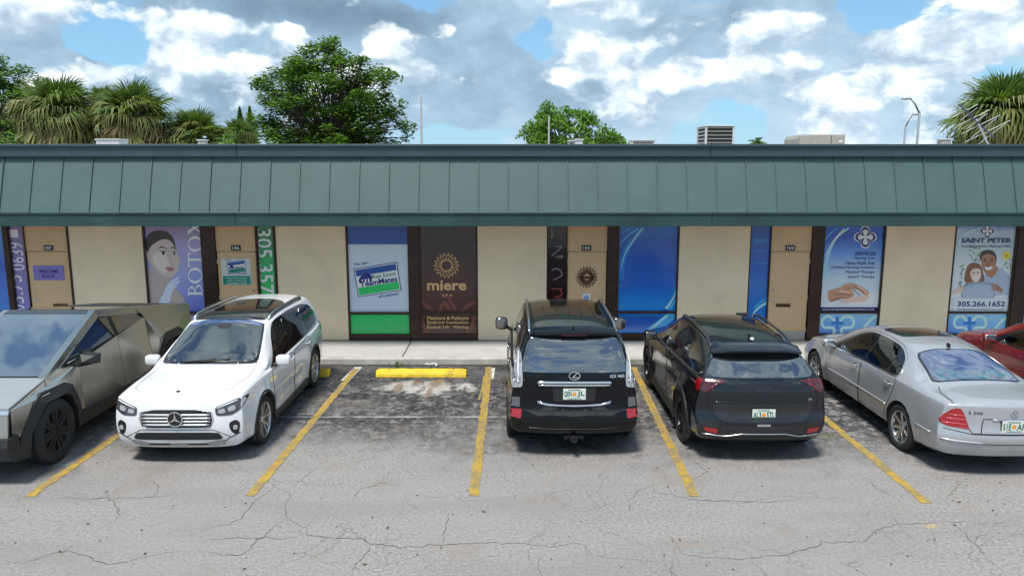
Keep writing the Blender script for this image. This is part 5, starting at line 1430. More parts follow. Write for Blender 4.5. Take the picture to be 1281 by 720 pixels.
    g = c.panel('grille', 'front', tb([(.45, .545), (.485, .66), (.465, .745), (.30, .78)]), m_black, .004, rnd=(.1, 2), step=.04)
    for z, w_ in [(.585, .44), (.630, .455), (.675, .465), (.720, .455)]:
        c.line('grille_bar', 'front', [(-w_, z), (w_, z)], .0135, mat('grille_silver', (.55, .56, .58), .35, metal=.7), .010, parent=g)
    c.line('grille_surround', 'front', chaikin(tb([(.45, .535), (.50, .66), (.48, .755), (.30, .79)]), .1, 2), .006, m_chrome, .004, parent=g, closed=True)
    star(c, 'front', 0, .668, .105, m_chrome, .030, m_black)
    q, n_ = c.cast('top', 0, 2.16); MB().lathe([(q.z - .002, .03), (q.z + .006, .028), (q.z + .007, .001)], 16, 'Z', (q.x, q.y, 0)).build('bonnet_badge', m_aludark, c.root)
    c.panel('lower_intake', 'front', tb([(.57, .365), (.60, .40), (.55, .465), (.40, .475)]), m_black, .004, rnd=(.1, 2), step=.04)
    c.panel('skid_plate', 'front', tb([(.52, .275), (.64, .325), (.62, .375), (.50, .36), (.42, .335), (.30, .33)]), mat('skid_silver', (.36, .37, .39), .4, metal=.5), .014, rnd=(.1, 1), step=.04)
    for sx in (-1, 1): c.panel('skid_slot', 'front', [(sx * .12, .292), (sx * .40, .292), (sx * .40, .313), (sx * .12, .315)], m_black, .015, rnd=None, step=.04)
    c.line('bumper_line', 'front', [(-.82, .45), (-.66, .37), (-.6, .29), (.6, .29), (.66, .37), (.82, .45)], .007, m_gap, .0)
    c.line('plate_line', 'front', tb([(.70, .40), (.50, .505)]), .005, m_gap, -.001)
    # tail lamps seen from the side
    for sx in (-1, 1):
        c.panel('tail_light', 'side', [(-2.02, .92), (-2.0, 1.04), (-2.2, 1.08), (-2.3, 1.0), (-2.28, .90)], m_redd, .005, sx)
    c.panel('rear_window', 'rear', tb([(.62, 1.15), (.52, 1.50), (.3, 1.53)]), m_glass, .004)
    return c
white_suv()

# ============ tall black SUV seen from behind
def black_suv():
    P_ = paint('paint_black', (.0022, .0026, .004), rough=.3, spec=.05, dust=.06, coat=.7)
    c = Car('black_suv', (.855, 12.43), 0, 'tall glossy black SUV with clear tail lamps and a full width chrome tailgate bar', 'car')
    ar = [(1.395, .385, .44), (-1.395, .385, .44)]
    sp = dict(W=.942, arch=ar, flare=.03, rc=.13, rp=4, fc=.18, k=.045,
        curves=dict(zb=[(-2.5, .36), (-2.0, .30), (2.0, .28), (2.5, .3)],
            ws=[(-2.5, .84), (-1.4, .88), (2.4, .84)], wm=[(-2.5, .88), (0, .93), (2.3, .9)],
            zm=[(-2.5, .72), (2.3, .70)], wb=[(-2.5, .80), (-1.4, .865), (.9, .87), (2.4, .78)],
            belt=[(-2.5, 1.17), (.9, 1.12), (1.6, 1.08), (2.4, .96)],
            wr=[(-2.5, .59), (-1.6, .645), (0, .655), (.35, .66), (1.0, .78), (1.3, .76), (2.4, .72)],
            crown=[(-2.5, .06), (0, .06), (1.2, .05), (2.3, .06)],
            top=[(-2.5, 1.72), (-2.1, 1.76), (-1.2, 1.80), (-.2, 1.81), (.2, 1.78), (.42, 1.71), (.75, 1.48), (1.1, 1.24), (1.3, 1.20), (2.0, 1.12), (2.3, 1.04), (2.5, .95)]),
        rear=[(.3, -2.36), (.45, -2.45), (.62, -2.465), (.70, -2.41), (1.0, -2.40), (1.22, -2.37), (1.70, -2.13), (1.78, -2.02)],
        front=[(.2, 2.22), (.4, 2.34), (.8, 2.34), (1.0, 2.27), (1.1, 2.15)],
        crease=[(1.02, .04, .012, -2.3, 1.5), (.55, .14, -.02, -.9, .9)])
    c.body(sp, P_)
    wheels(c, (1.395, -1.395), .80, .385, .265, 'five_double', m_alu)
    underside(c, .72, -2.25, 2.1)
    c.panel('roof_panel', 'top', tb([(.52, -1.95), (.55, -.2), (.545, .22), (.3, .27)]), m_gloss, .002, rnd=(.08, 1), thick=.005)
    for x in (-.29, -.16, .02, .2, .33):
        pass
    for x in (-.37, -.18, 0, .18, .37): c.line('roof_rib', 'top', [(x, -1.5), (x, -.55)], .012, P_, -.004)
    # rear screen, spoiler, wiper
    c.panel('rear_window', 'rear', tb([(.70, 1.215), (.735, 1.26), (.64, 1.60), (.575, 1.655), (.3, 1.665)]), m_glass, .004, rnd=(.12, 2), thick=.01)
    sp_ = MB()
    n = 18; vs = []
    for i in range(n + 1):
        u = -1 + 2 * i / n; x = u * .60; e = u ** 4
        yb = -2.25 + .10 * e; vs += [(x, -1.98, 1.785 - .03 * e - .0), (x, yb + .02, 1.745 - .035 * e), (x, yb, 1.725 - .035 * e), (x, yb + .03, 1.695 - .035 * e), (x, -2.02, 1.70 - .03 * e)]
    fs = []
    for i in range(n):
        for j in range(5): fs.append((i * 5 + j, i * 5 + (j + 1) % 5, (i + 1) * 5 + (j + 1) % 5, (i + 1) * 5 + j))
    fs += [(0, 1, 2, 3, 4), tuple(n * 5 + j for j in (4, 3, 2, 1, 0))]
    s_ = sp_.add(vs, fs).build('spoiler', P_, c.root, smooth=.7)
    MB().box(-.17, .17, -2.245, -2.22, 1.702, 1.714).build('brake_light', m_redd, s_)
    MB().tube([(0, -2.05, 1.76), (0, -2.09, 1.80), (0, -2.12, 1.80)], .012, 6).build('antenna', m_black, c.root)
    for sx in (-1, 1):
        q = [c.cast('top', sx * .60, y)[0] + Vector((sx * .01, 0, .05 if abs(y + .85) < 1.0 else .0)) for y in (.2, .1, -.2, -.8, -1.4, -1.75, -1.92, -1.98)]
        MB().tube(q, .020, 8).build('roof_rail', m_alu, c.root, smooth=True)
    sidewin(c, [(.95, 1.12), (.75, 1.25), (.35, 1.61), (.15, 1.69), (-1.6, 1.69), (-1.95, 1.60), (-2.10, 1.40), (-2.14, 1.20), (-1.2, 1.17), (.2, 1.14)],
            [[(.66, 1.17), (.30, 1.55), (.12, 1.65), (-.12, 1.655), (-.14, 1.18)], [(-.22, 1.18), (-.20, 1.655), (-1.06, 1.65), (-1.12, 1.20)], [(-1.20, 1.21), (-1.15, 1.645), (-1.6, 1.64), (-1.86, 1.56), (-1.98, 1.40), (-2.02, 1.24)]], m_glass)
    doors(c, [[(1.0, 1.10), (.98, .55), (.88, .40), (-.18, .40), (-.18, 1.12)], [(-.2, 1.12), (-.2, .40), (-.84, .40), (-.98, .60), (-1.16, .90), (-1.16, 1.14)]], P_, [(-.02, 1.02), (-1.0, 1.04)], mh=m_chrome)
    for sx in (-1, 1):
        c.panel('sill', 'side', [(.95, .42), (.95, .28), (-.95, .28), (-.95, .42)], m_plas, .03, sx, rnd=None, thick=.05, xmin=.90)
        mirror(c, sx, 1.04, .76, 1.24, m_gloss, (.22, .14, .22), lens=False)
        # tall clear tail lamp wrapping the corner
        t = c.panel('tail_light', 'rear', [(sx * .715, 1.01), (sx * .705, 1.12), (sx * .725, 1.44), (sx * .76, 1.45), (sx * .82, 1.28), (sx * .875, 1.04), (sx * .84, .995)], m_clear, .010, rnd=(.12, 2), step=.025, thick=.025)
        c.panel('lamp_band', 'rear', [(sx * .735, 1.06), (sx * .735, 1.16), (sx * .835, 1.16), (sx * .85, 1.06)], mat('lamp_silver', (.35, .36, .37), .2, coat=1, metal=.6), .013, parent=t, step=.03, rnd=None)
        c.line('lamp_rib', 'rear', [(sx * .775, 1.03), (sx * .765, 1.20), (sx * .755, 1.42)], .008, m_white, .012, parent=t)
        c.line('lamp_rib', 'rear', [(sx * .83, 1.03), (sx * .81, 1.18), (sx * .785, 1.34)], .006, m_chrome, .012, parent=t)
        c.line('lamp_rib', 'rear', [(sx * .73, 1.10), (sx * .85, 1.10)], .005, m_chrome, .013, parent=t)
        c.panel('tail_light', 'rear', [(sx * .745, .73), (sx * .745, .87), (sx * .875, .86), (sx * .885, .74)], mat('lamp_grey', (.14, .145, .16), .12, coat=1, metal=.5), .008, step=.03, rnd=(.08, 1))
        c.panel('reflector', 'rear', [(sx * .73, .575), (sx * .72, .705), (sx * .885, .70), (sx * .89, .60)], m_red, .009, step=.03, rnd=(.1, 2))
    c.panel('tailgate', 'rear', tb([(.70, .70), (.715, .95), (.70, 1.19), (.4, 1.20)]), P_, .003, rnd=(.05, 1), step=.05)
    c.line('tailgate_gap', 'rear', chaikin(tb([(.715, .69), (.73, .95), (.715, 1.235), (.70, 1.30), (.59, 1.68)]), .05, 1), .006, m_gap, .0, closed=False)
    h = c.line('tailgate_bar', 'rear', [(-.50, 1.075), (-.48, 1.085), (.48, 1.085), (.50, 1.075)], .019, m_chrome, .022)
    c.line('tailgate_bar', 'rear', [(-.49, 1.045), (.49, 1.045)], .013, m_chrome, .018)
    c.panel('plate_recess', 'rear', tb([(.28, .82), (.30, 1.03), (.1, 1.035)]), m_black, .005, rnd=(.05, 1))
    c.line('chrome_lip', 'rear', chaikin([(-.53, .835), (-.40, .785), (-.15, .765), (.15, .765), (.40, .785), (.53, .835)], .2, 1)[:-2], .010, m_chrome, .014)
    c.line('chrome_lip', 'rear', [(-.50, .80), (-.36, .768), (0, .755), (.36, .768), (.50, .80)], .010, m_chrome, .012)
    plate(c, 'rear', 0, .925, ('QEN', 'JL'), .31, .155)
    # oval badge
    q, n_ = c.cast('rear', 0, 1.175); y = q.y - .012
    o = MB(); R1_, R2_ = .080, .060
    pr = []
    for i in range(32):
        a = 2 * pi * i / 32; pr.append((cos(a), sin(a)))
    vs = []; fs = []
    for k_, (rx, rz, yy) in enumerate([(R1_, R2_, y + .01), (R1_, R2_, y - .004), (R1_ - .012, R2_ - .011, y - .004), (R1_ - .012, R2_ - .011, y + .01)]):
        vs += [(rx * a, yy, 1.175 + rz * b) for a, b in pr]
    for k_ in range(4):
        for i in range(32): fs.append((k_ * 32 + i, k_ * 32 + (i + 1) % 32, ((k_ + 1) % 4) * 32 + (i + 1) % 32, ((k_ + 1) % 4) * 32 + i))
    o.add(vs, fs)
    o.prism([(.030, 1.222), (.044, 1.218), (-.008, 1.158), (.062, 1.158), (.066, 1.146), (-.036, 1.146), (-.030, 1.158)], y - .005, y + .008, 'XZ')
    o.build('oval_badge', m_chrome, c.root)
    c.badge_text('lettering', 'GX 460', 'rear', .585, 1.165, .20, .045, m_chrome, .006, bold=.02)
    for sx in (-1, 0, 1): q, n_ = c.cast('rear', sx * .30, .655); MB().lathe([(q.y - .006, .013), (q.y + .004, .013)], 12, 'Y', (q.x, 0, q.z)).build('parking_sensor', m_gap, c.root)
    c.panel('bumper_step', 'top', tb([(.80, -2.33), (.74, -2.40), (.4, -2.425), (.1, -2.43)][::1] ) if False else [(-.76, -2.37), (-.5, -2.44), (0, -2.455), (.5, -2.44), (.76, -2.37), (.6, -2.40), (0, -2.42), (-.6, -2.40)], m_plas, .002, rnd=None, step=.04)
    c.line('bumper_line', 'rear', [(-.66, .455), (-.3, .435), (.3, .435), (.66, .455)], .006, m_aludark, .002)
    c.line('bumper_seam', 'rear', [(-.90, .55), (-.7, .545), (.7, .545), (.90, .55)], .004, m_gap, .0)
    t = MB(); t.tube([(-.12, -2.36, .30), (.12, -2.36, .30)], .03, 8); t.box(-.035, .035, -2.46, -2.3, .27, .33); t.lathe([(-2.48, .05), (-2.47, .05), (-2.47, .03), (-2.48, .03)], 16, 'Y', (0, 0, .30), closed=True); t.tube([(-.12, -2.40, .33), (-.12, -2.40, .27)], .012, 6); t.tube([(.12, -2.40, .33), (.12, -2.40, .27)], .012, 6)
    t.build('tow_hitch', m_black, c.root)
    return c
black_suv()

# ============ dark crossover
def crossover():
    P_ = paint('paint_graphite', (.016, .019, .026), metal=.7, rough=.22, spec=.2, dust=.12)
    PB = paint('paint_black', (.0035, .004, .006))
    c = Car('dark_crossover', (3.39, 12.09), 0, 'dark graphite crossover with red boomerang tail lamps parked right of the tall black SUV', 'car')
    ar = [(1.378, .36, .415), (-1.378, .36, .415)]
    sp = dict(W=.932, arch=ar, flare=.035, rc=.17, rp=3.2, fc=.2, k=.045,
        curves=dict(zb=[(-2.4, .34), (-1.9, .24), (1.9, .22), (2.4, .26)],
            ws=[(-2.4, .80), (-1.4, .88), (1.4, .87), (2.35, .80)], wm=[(-2.4, .88), (-1.3, .915), (1.4, .905), (2.3, .86)],
            zm=[(-2.4, .74), (2.3, .62)], wb=[(-2.4, .80), (-1.4, .85), (.9, .85), (1.6, .83), (2.4, .72)],
            belt=[(-2.4, 1.14), (-1.3, 1.12), (0, 1.06), (.9, 1.02), (1.5, .98), (2.4, .84)],
            wr=[(-2.4, .52), (-1.6, .585), (0, .61), (.35, .62), (.75, .70), (1.1, .77), (1.4, .74), (2.4, .62)],
            crown=[(-2.4, .07), (0, .065), (.9, .05), (2.3, .06)],
            top=[(-2.4, 1.42), (-2.1, 1.50), (-1.6, 1.565), (-1.0, 1.615), (-.3, 1.635), (.1, 1.61), (.35, 1.545), (.75, 1.33), (1.1, 1.13), (1.3, 1.09), (2.0, 1.02), (2.3, .90)]),
        rear=[(.3, -2.20), (.45, -2.30), (.60, -2.31), (.72, -2.25), (.96, -2.28), (1.10, -2.24), (1.20, -2.13), (1.44, -1.86), (1.52, -1.74)],
        front=[(.2, 2.1), (.4, 2.22), (.8, 2.22), (.95, 2.1)],
        crease=[(.95, .04, .016, -2.2, 1.6), (.55, .14, -.028, -.9, .9)])
    c.body(sp, P_)
    wheels(c, (1.378, -1.378), .80, .36, .24, 'twist', m_aludark)
    underside(c, .72, -2.1, 2.0)
    c.panel('roof_glass', 'top', tb([(.47, -1.55), (.515, -.5), (.52, .12), (.3, .17)]), m_gloss, .003, rnd=(.1, 1))
    c.line('roof_seam', 'top', [(-.49, -.72), (.49, -.72)], .006, m_gap, .002)
    c.panel('rear_window', 'rear', tb([(.66, 1.175), (.71, 1.22), (.625, 1.40), (.55, 1.445), (.3, 1.455)]), m_glass, .004, rnd=(.1, 2))
    # spoiler blade over the screen
    vs = []; n = 18
    for i in range(n + 1):
        u = -1 + 2 * i / n; x = u * .615; e = u ** 4; yb = -1.99 + .10 * e
        vs += [(x, -1.70, 1.560 - .045 * e), (x, yb + .02, 1.520 - .05 * e), (x, yb, 1.505 - .05 * e), (x, yb + .02, 1.480 - .05 * e), (x, -1.78, 1.475 - .05 * e)]
    fs = []
    for i in range(n):
        for j in range(5): fs.append((i * 5 + j, i * 5 + (j + 1) % 5, (i + 1) * 5 + (j + 1) % 5, (i + 1) * 5 + j))
    fs += [(0, 1, 2, 3, 4), tuple(n * 5 + j for j in (4, 3, 2, 1, 0))]
    MB().add(vs, fs).build('spoiler', P_, c.root, smooth=.7)
    MB().superbox((0, -1.52, 1.60), (.045, .14, .07), .7).build('antenna_fin', PB, c.root, smooth=True)
    MB().lathe([(1.585, .03), (1.61, .026), (1.612, .001)], 12, 'Z', (0, -1.62, 0)).build('antenna_base', m_white, c.root)
    MB().box(.28, .46, -.02, .12, 1.605, 1.625).build('toll_tag', m_black, c.root)
    for sx in (-1, 1):
        q = [c.cast('top', sx * .555, y)[0] + Vector((sx * .02, 0, .045 if -1.45 < y < .05 else .005)) for y in (.15, .04, -.1, -.5, -1.0, -1.40, -1.55, -1.62)]
        MB().tube(q, .019, 8).build('roof_rail', m_gloss, c.root, smooth=True)
    sidewin(c, [(.92, 1.03), (.72, 1.14), (.32, 1.43), (.10, 1.52), (-.6, 1.535), (-1.3, 1.48), (-1.75, 1.36), (-1.98, 1.22), (-1.9, 1.165), (-1.2, 1.13), (.2, 1.07)],
            [[(.62, 1.09), (.26, 1.385), (.06, 1.475), (-.14, 1.48), (-.16, 1.10)], [(-.24, 1.105), (-.22, 1.485), (-.60, 1.49), (-1.04, 1.465), (-1.12, 1.145)], [(-1.20, 1.155), (-1.13, 1.455), (-1.4, 1.42), (-1.68, 1.33), (-1.82, 1.20)]], m_glass)
    for sx in (-1, 1): c.line('window_trim', 'side', [(.9, 1.025), (.2, 1.06), (-1.2, 1.12), (-1.9, 1.155), (-1.97, 1.21)], .008, m_alu, .006, sx)
    doors(c, [[(.95, 1.0), (.93, .50), (.86, .34), (-.18, .34), (-.18, 1.05)], [(-.2, 1.05), (-.2, .34), (-.84, .34), (-1.0, .50), (-1.16, .86), (-1.16, 1.10)]], P_, [(-.02, .94), (-1.0, .98)])
    for sx in (-1, 1):
        c.panel('sill', 'side', [(.95, .36), (.95, .22), (-.95, .22), (-.95, .36)], m_plas, .015, sx, rnd=None, thick=.04, xmin=.90)
        mirror(c, sx, 1.0, .74, 1.11, PB, (.22, .15, .16), lens=False)
    arch_trim(c, m_plas, .06, .012, .22)
    for sx in (-1, 1):
        t = c.panel('tail_light', 'rear', [(sx * .50, 1.135), (sx * .52, 1.15), (sx * .78, 1.155), (sx * .86, 1.12), (sx * .86, 1.04), (sx * .81, .99), (sx * .76, .99), (sx * .71, 1.05), (sx * .60, 1.105)], m_redd, .007, rnd=(.10, 2), step=.03)
        c.panel('tail_light', 'side', [(-1.97, 1.03), (-1.94, 1.10), (-2.03, 1.14), (-2.12, 1.135), (-2.12, .98), (-2.05, .975)], m_red, .009, sx, step=.03)
        c.line('lamp_strip', 'rear', [(sx * .76, .975), (sx * .72, 1.04), (sx * .62, 1.10)], .006, m_red, .008, parent=t)
        c.line('lamp_strip', 'rear', [(sx * .60, 1.148), (sx * .86, 1.145)], .005, m_red, .008, parent=t)
        c.panel('reflector', 'rear', [(sx * .60, .435), (sx * .61, .50), (sx * .78, .505), (sx * .75, .45)], m_red, .016, rnd=(.08, 1), step=.03)
        c.panel('bumper_corner', 'rear', [(sx * .55, .40), (sx * .60, .56), (sx * .80, .60), (sx * .88, .56), (sx * .84, .46), (sx * .76, .40)], m_plas, .008, rnd=(.08, 1), step=.04)
    c.panel('tailgate', 'rear', tb([(.60, .60), (.73, .72), (.70, .93), (.74, 1.00), (.66, 1.10), (.50, 1.13), (.3, 1.135)]), P_, .0035, rnd=(.06, 1), step=.05)
    c.line('tailgate_gap', 'rear', [(-.70, 1.06), (-.745, .96), (-.735, .74), (-.60, .60), (-.3, .575), (.3, .575), (.60, .60), (.735, .74), (.745, .96), (.70, 1.06)], .006, m_gap, .0)
    c.panel('plate_recess', 'rear', tb([(.52, .60), (.66, .70), (.66, .82), (.55, .845), (.2, .85)]), paint('paint_graphite_low', (.012, .013, .016), metal=.3), .006, rnd=(.08, 2))
    c.line('tailgate_crease', 'rear', [(-.68, .86), (.68, .86)], .010, P_, -.001)
    c.panel('lamp_bar', 'rear', tb([(.52, 1.105), (.50, 1.135), (.3, 1.14)]), m_gloss, .006, rnd=None, step=.04)
    plate(c, 'rear', .0, .70, ('AL3', '5TL'), .31, .155)
    c.badge_text('lettering', 'KI/\\', 'rear', .0, 1.04, .20, .042, m_gloss, .006, bold=.03)
    c.badge_text('lettering', 'EX', 'rear', .64, .90, .055, .026, m_chrome, .005, bold=.02)
    c.panel('rear_bumper', 'rear', tb([(.84, .42), (.62, .475), (.55, .53), (.25, .545)]), m_plas, .006, rnd=(.04, 1), step=.05)
    c.panel('skid_plate', 'rear', tb([(.50, .335), (.58, .40), (.35, .415), (.28, .44), (.10, .445)]), m_aludark, .014, rnd=(.05, 1), step=.05)
    c.line('bumper_trim', 'rear', [(-.80, .42), (-.5, .40), (-.3, .44), (.3, .44), (.5, .40), (.80, .42)], .008, m_alu, .014)
    for x in (-.18, .18): q, n_ = c.cast('rear', x, .56); MB().lathe([(q.y - .006, .012), (q.y + .004, .012)], 12, 'Y', (q.x, 0, q.z)).build('parking_sensor', m_gap, c.root)
    c.panel('step_pad', 'rear', [(-.09, .545), (.09, .545), (.09, .575), (-.09, .575)], m_alu, .010, rnd=None, step=.03)
    return c
crossover()

# ============ silver saloon and the red one beyond it
def saloon(name, loc, label, P_, red=False):
    c = Car(name, loc, 0, label, 'car')
    ar = [(1.54, .33, .375), (-1.54, .33, .375)]
    sp = dict(W=.928, arch=ar, flare=.018, rc=.20, rp=2.6, fc=.24, fp=2.4, k=.05,
        curves=dict(zb=[(-2.7, .30), (-2.0, .20), (2.0, .18), (2.5, .22)],
            ws=[(-2.7, .80), (-1.5, .86), (1.5, .85), (2.4, .78)], wm=[(-2.7, .88), (-1.5, .91), (1.5, .90), (2.4, .84)],
            zm=[(-2.7, .60), (2.4, .56)], wb=[(-2.7, .78), (-1.5, .87), (.9, .875), (1.6, .85), (2.5, .70)],
            belt=[(-2.7, .95), (-1.5, .97), (0, .94), (1.2, .90), (1.8, .84), (2.5, .70)],
            wr=[(-2.7, .66), (-2.1, .68), (-1.85, .67), (-1.2, .56), (-.8, .54), (0, .55), (.5, .57), (.9, .65), (1.3, .72), (1.6, .68), (2.5, .52)],
            crown=[(-2.7, .05), (-1.9, .05), (-1.2, .07), (0, .065), (1.2, .05), (2.4, .05)],
            top=[(-2.75, .985), (-2.55, 1.02), (-2.2, 1.045), (-1.95, 1.06), (-1.8, 1.085), (-1.5, 1.22), (-1.1, 1.35), (-.8, 1.40), (-.2, 1.43), (.3, 1.405), (.6, 1.345), (1.0, 1.15), (1.35, .985), (1.6, .95), (2.1, .87), (2.35, .78), (2.5, .72)]),
        rear=[(.25, -2.53), (.42, -2.62), (.56, -2.645), (.66, -2.60), (.95, -2.585), (1.02, -2.52)],
        front=[(.2, 2.26), (.45, 2.40), (.65, 2.36), (.78, 2.22)],
        crease=[(.47, .035, .014, -2.6, 2.3), (.83, .05, .008, -2.4, 2.0)])
    c.body(sp, P_)
    wheels(c, (1.54, -1.54), .79, .33, .235, 'seven', m_alu, rr=.70)
    underside(c, .72, -2.3, 2.1)
    c.panel('rear_window', 'top', tb([(.59, -1.86), (.62, -1.80), (.53, -1.18), (.48, -1.10), (.25, -1.065)]) if False else tb([(.62, -1.80), (.535, -1.20), (.49, -1.10), (.25, -1.065)][::1]) , m_gloss, .003, rnd=(.08, 2))
    gcol = glass_mat('blue_shade_glass', (.035, .05, .13))
    rw = c.panel('rear_glass', 'top', tb([(.585, -1.775), (.505, -1.21), (.46, -1.13), (.24, -1.10)]), gcol, .006, rnd=(.08, 2), thick=.005)
    if not red:
        # coloured parcel-shelf clutter showing through the glass as soft patches
        sm = bpy.data.materials.new('parcel_shelf_clutter'); sm.use_nodes = True; k = NT(sm.node_tree); bb = sm.node_tree.nodes['Principled BSDF']
        tc = k.node('ShaderNodeTexCoord'); nz = k.node('ShaderNodeTexNoise'); k.put(nz.inputs['Vector'], tc.outputs['Object']); nz.inputs['Scale'].default_value = 5; nz.inputs['Detail'].default_value = 3; nz.inputs['Distortion'].default_value = 1.5
        hue = k.ramp(nz.outputs[0], [(.30, (.02, .03, .10)), (.42, (.03, .11, .15)), (.52, (.12, .17, .21)), (.60, (.09, .05, .11)), (.70, (.02, .06, .16))])
        k.L.new(hue, bb.inputs['Base Color']); bb.inputs['Roughness'].default_value = .05; bb.inputs['Coat Weight'].default_value = 1; bb.inputs['Coat IOR'].default_value = 1.9; bb.inputs['Coat Roughness'].default_value = .01
        c.panel('parcel_shelf', 'top', tb([(.57, -1.77), (.555, -1.60), (.4, -1.54), (.2, -1.60)]), sm, .0075, rnd=(.1, 2), thick=.003, parent=rw)
    c.panel('windscreen', 'top', tb([(.55, .50), (.66, 1.05), (.62, 1.20), (.3, 1.27)]), m_glass, .004, rnd=(.1, 2))
    c.panel('sunroof', 'top', tb([(.40, -.52), (.44, .0), (.42, .08), (.2, .11)]), m_gloss, .004, rnd=(.12, 2))
    MB().superbox((0, -1.02, 1.395), (.03, .10, .07), .8).build('antenna_fin', m_black, c.root, smooth=True)
    sidewin(c, [(.96, .93), (.76, 1.03), (.42, 1.24), (.18, 1.335), (-.3, 1.35), (-.78, 1.31), (-1.08, 1.20), (-1.24, 1.07), (-1.26, .985), (-.5, .965), (.4, .945)],
            [[(.70, .975), (.36, 1.20), (.14, 1.295), (-.16, 1.305), (-.20, .985)], [(-.27, .985), (-.23, 1.305), (-.5, 1.295), (-.76, 1.265), (-.90, 1.20), (-.92, 1.0)], [(-.98, 1.005), (-.97, 1.17), (-1.12, 1.08), (-1.17, 1.01)]], clear_glass('side_glass_smoke', (.30, .33, .36), 1.2), cut=True)
    c.cabin(mat('grey_leather', (.20, .20, .21), .6), mat('dash_dark', (.03, .03, .03), .6), (-.10, -.72), .95, .90, floor=.20)
    for sx in (-1, 1):
        c.line('window_trim', 'side', chaikin([(.98, .925), (.44, 1.26), (.19, 1.355), (-.3, 1.37), (-.8, 1.33), (-1.1, 1.215), (-1.27, 1.07), (-1.27, .975), (.4, .935)], .15, 1), .006, m_alu if not red else m_black, .003, sx, closed=True)
        c.line('side_moulding', 'side', [(1.12, .50), (.2, .53), (-1.12, .54)], .014, P_, .004, sx)
        c.line('side_moulding', 'side', [(-1.96, .53), (-2.3, .535)], .013, P_, .004, sx)
        mirror(c, sx, .98, .82, .99, P_, (.23, .13, .15))
    doors(c, [[(1.08, .88), (1.05, .42), (.95, .26), (-.20, .26), (-.21, .95)], [(-.23, .95), (-.23, .26), (-.98, .26), (-1.10, .42), (-1.26, .74), (-1.30, .97)]], P_, [(-.02, .84), (-1.12, .86)])
    # boot
    c.line('boot_gap', 'top', [(-.60, -1.90), (-.68, -2.1), (-.71, -2.46)], .0055, m_gap, .0); c.line('boot_gap', 'top', [(.60, -1.90), (.68, -2.1), (.71, -2.46)], .0055, m_gap, .0)
    c.line('boot_gap', 'rear', [(-.72, .98), (-.64, .80), (-.50, .61), (.50, .61), (.64, .80), (.72, .98)], .0055, m_gap, .0)
    c.line('bumper_gap', 'rear', [(-.88, .66), (-.5, .60), (.5, .60), (.88, .66)], .005, m_gap, .0)
    for sx in (-1, 1):
        t = c.panel('tail_light', 'rear', [(sx * .53, .655), (sx * .60, .86), (sx * .645, .925), (sx * .74, .905), (sx * .83, .82), (sx * .845, .76), (sx * .80, .685)], m_red, .008, rnd=(.08, 2), step=.03)
        c.panel('tail_light', 'side', [(-2.405, .765), (-2.46, .82), (-2.50, .87), (-2.50, .70), (-2.45, .70)], m_red, .007, sx, step=.03, rnd=(.1, 2))
        for z in (.72, .78, .83): c.line('lamp_rib', 'rear', [(sx * (.56 + (z - .70) * .25), z), (sx * (.83 - (z - .74) * .7), z + .008)], .006, mat('lamp_pink', (.55, .10, .12), .2, coat=1), .008, parent=t)
        c.line('bumper_moulding', 'rear', [(sx * .38, .49), (sx * .70, .50), (sx * .90, .52)], .016, P_, .004)
    c.panel('plate_recess', 'rear', tb([(.34, .63), (.37, .78), (.36, .80), (.2, .805)]), P_, .002, rnd=(.05, 1))
    c.line('recess_edge', 'rear', [(-.40, .62), (-.375, .80), (.375, .80), (.40, .62)], .006, m_gap, .0)
    c.line('boot_handle', 'rear', [(-.27, .795), (.27, .795)], .010, m_chrome, .012)
    plate(c, 'rear', 0, .71, ('51E', 'AF'), .31, .155)
    star(c, 'rear', 0, .885, .048, m_chrome, .012)
    c.badge_text('lettering', 'S 500', 'rear', -.47, .875, .17, .038, mat('badge_grey', (.25, .25, .27), .2, metal=1), .004, bold=.02)
    c.line('bumper_strip', 'rear', [(-.86, .50), (-.5, .475), (.5, .475), (.86, .50)], .005, m_gap, .001)
    # nose
    for sx in (-1, 1):
        c.panel('headlight', 'front', [(sx * .38, .52), (sx * .42, .66), (sx * .62, .70), (sx * .72, .62), (sx * .62, .52)], m_clear, .005, step=.04)
    c.panel('grille', 'front', tb([(.27, .46), (.31, .66), (.2, .69)]), m_black, .005)
    c.line('bonnet_gap', 'top', [(-.66, 1.33), (-.70, 1.7), (-.60, 2.2)], .005, m_gap, .0); c.line('bonnet_gap', 'top', [(.66, 1.33), (.70, 1.7), (.60, 2.2)], .005, m_gap, .0)
    return c
saloon('silver_saloon', (6.43, 11.92), 'silver saloon with a dark sunroof and tapered red tail lamps', paint('paint_silver', (.45, .46, .48), metal=.5, rough=.30))
rc_ = saloon('red_saloon', (9.45, 12.35), 'red car cut off by the right edge beyond the silver saloon', paint('paint_red', (.22, .006, .010), metal=.3, rough=.3), True)

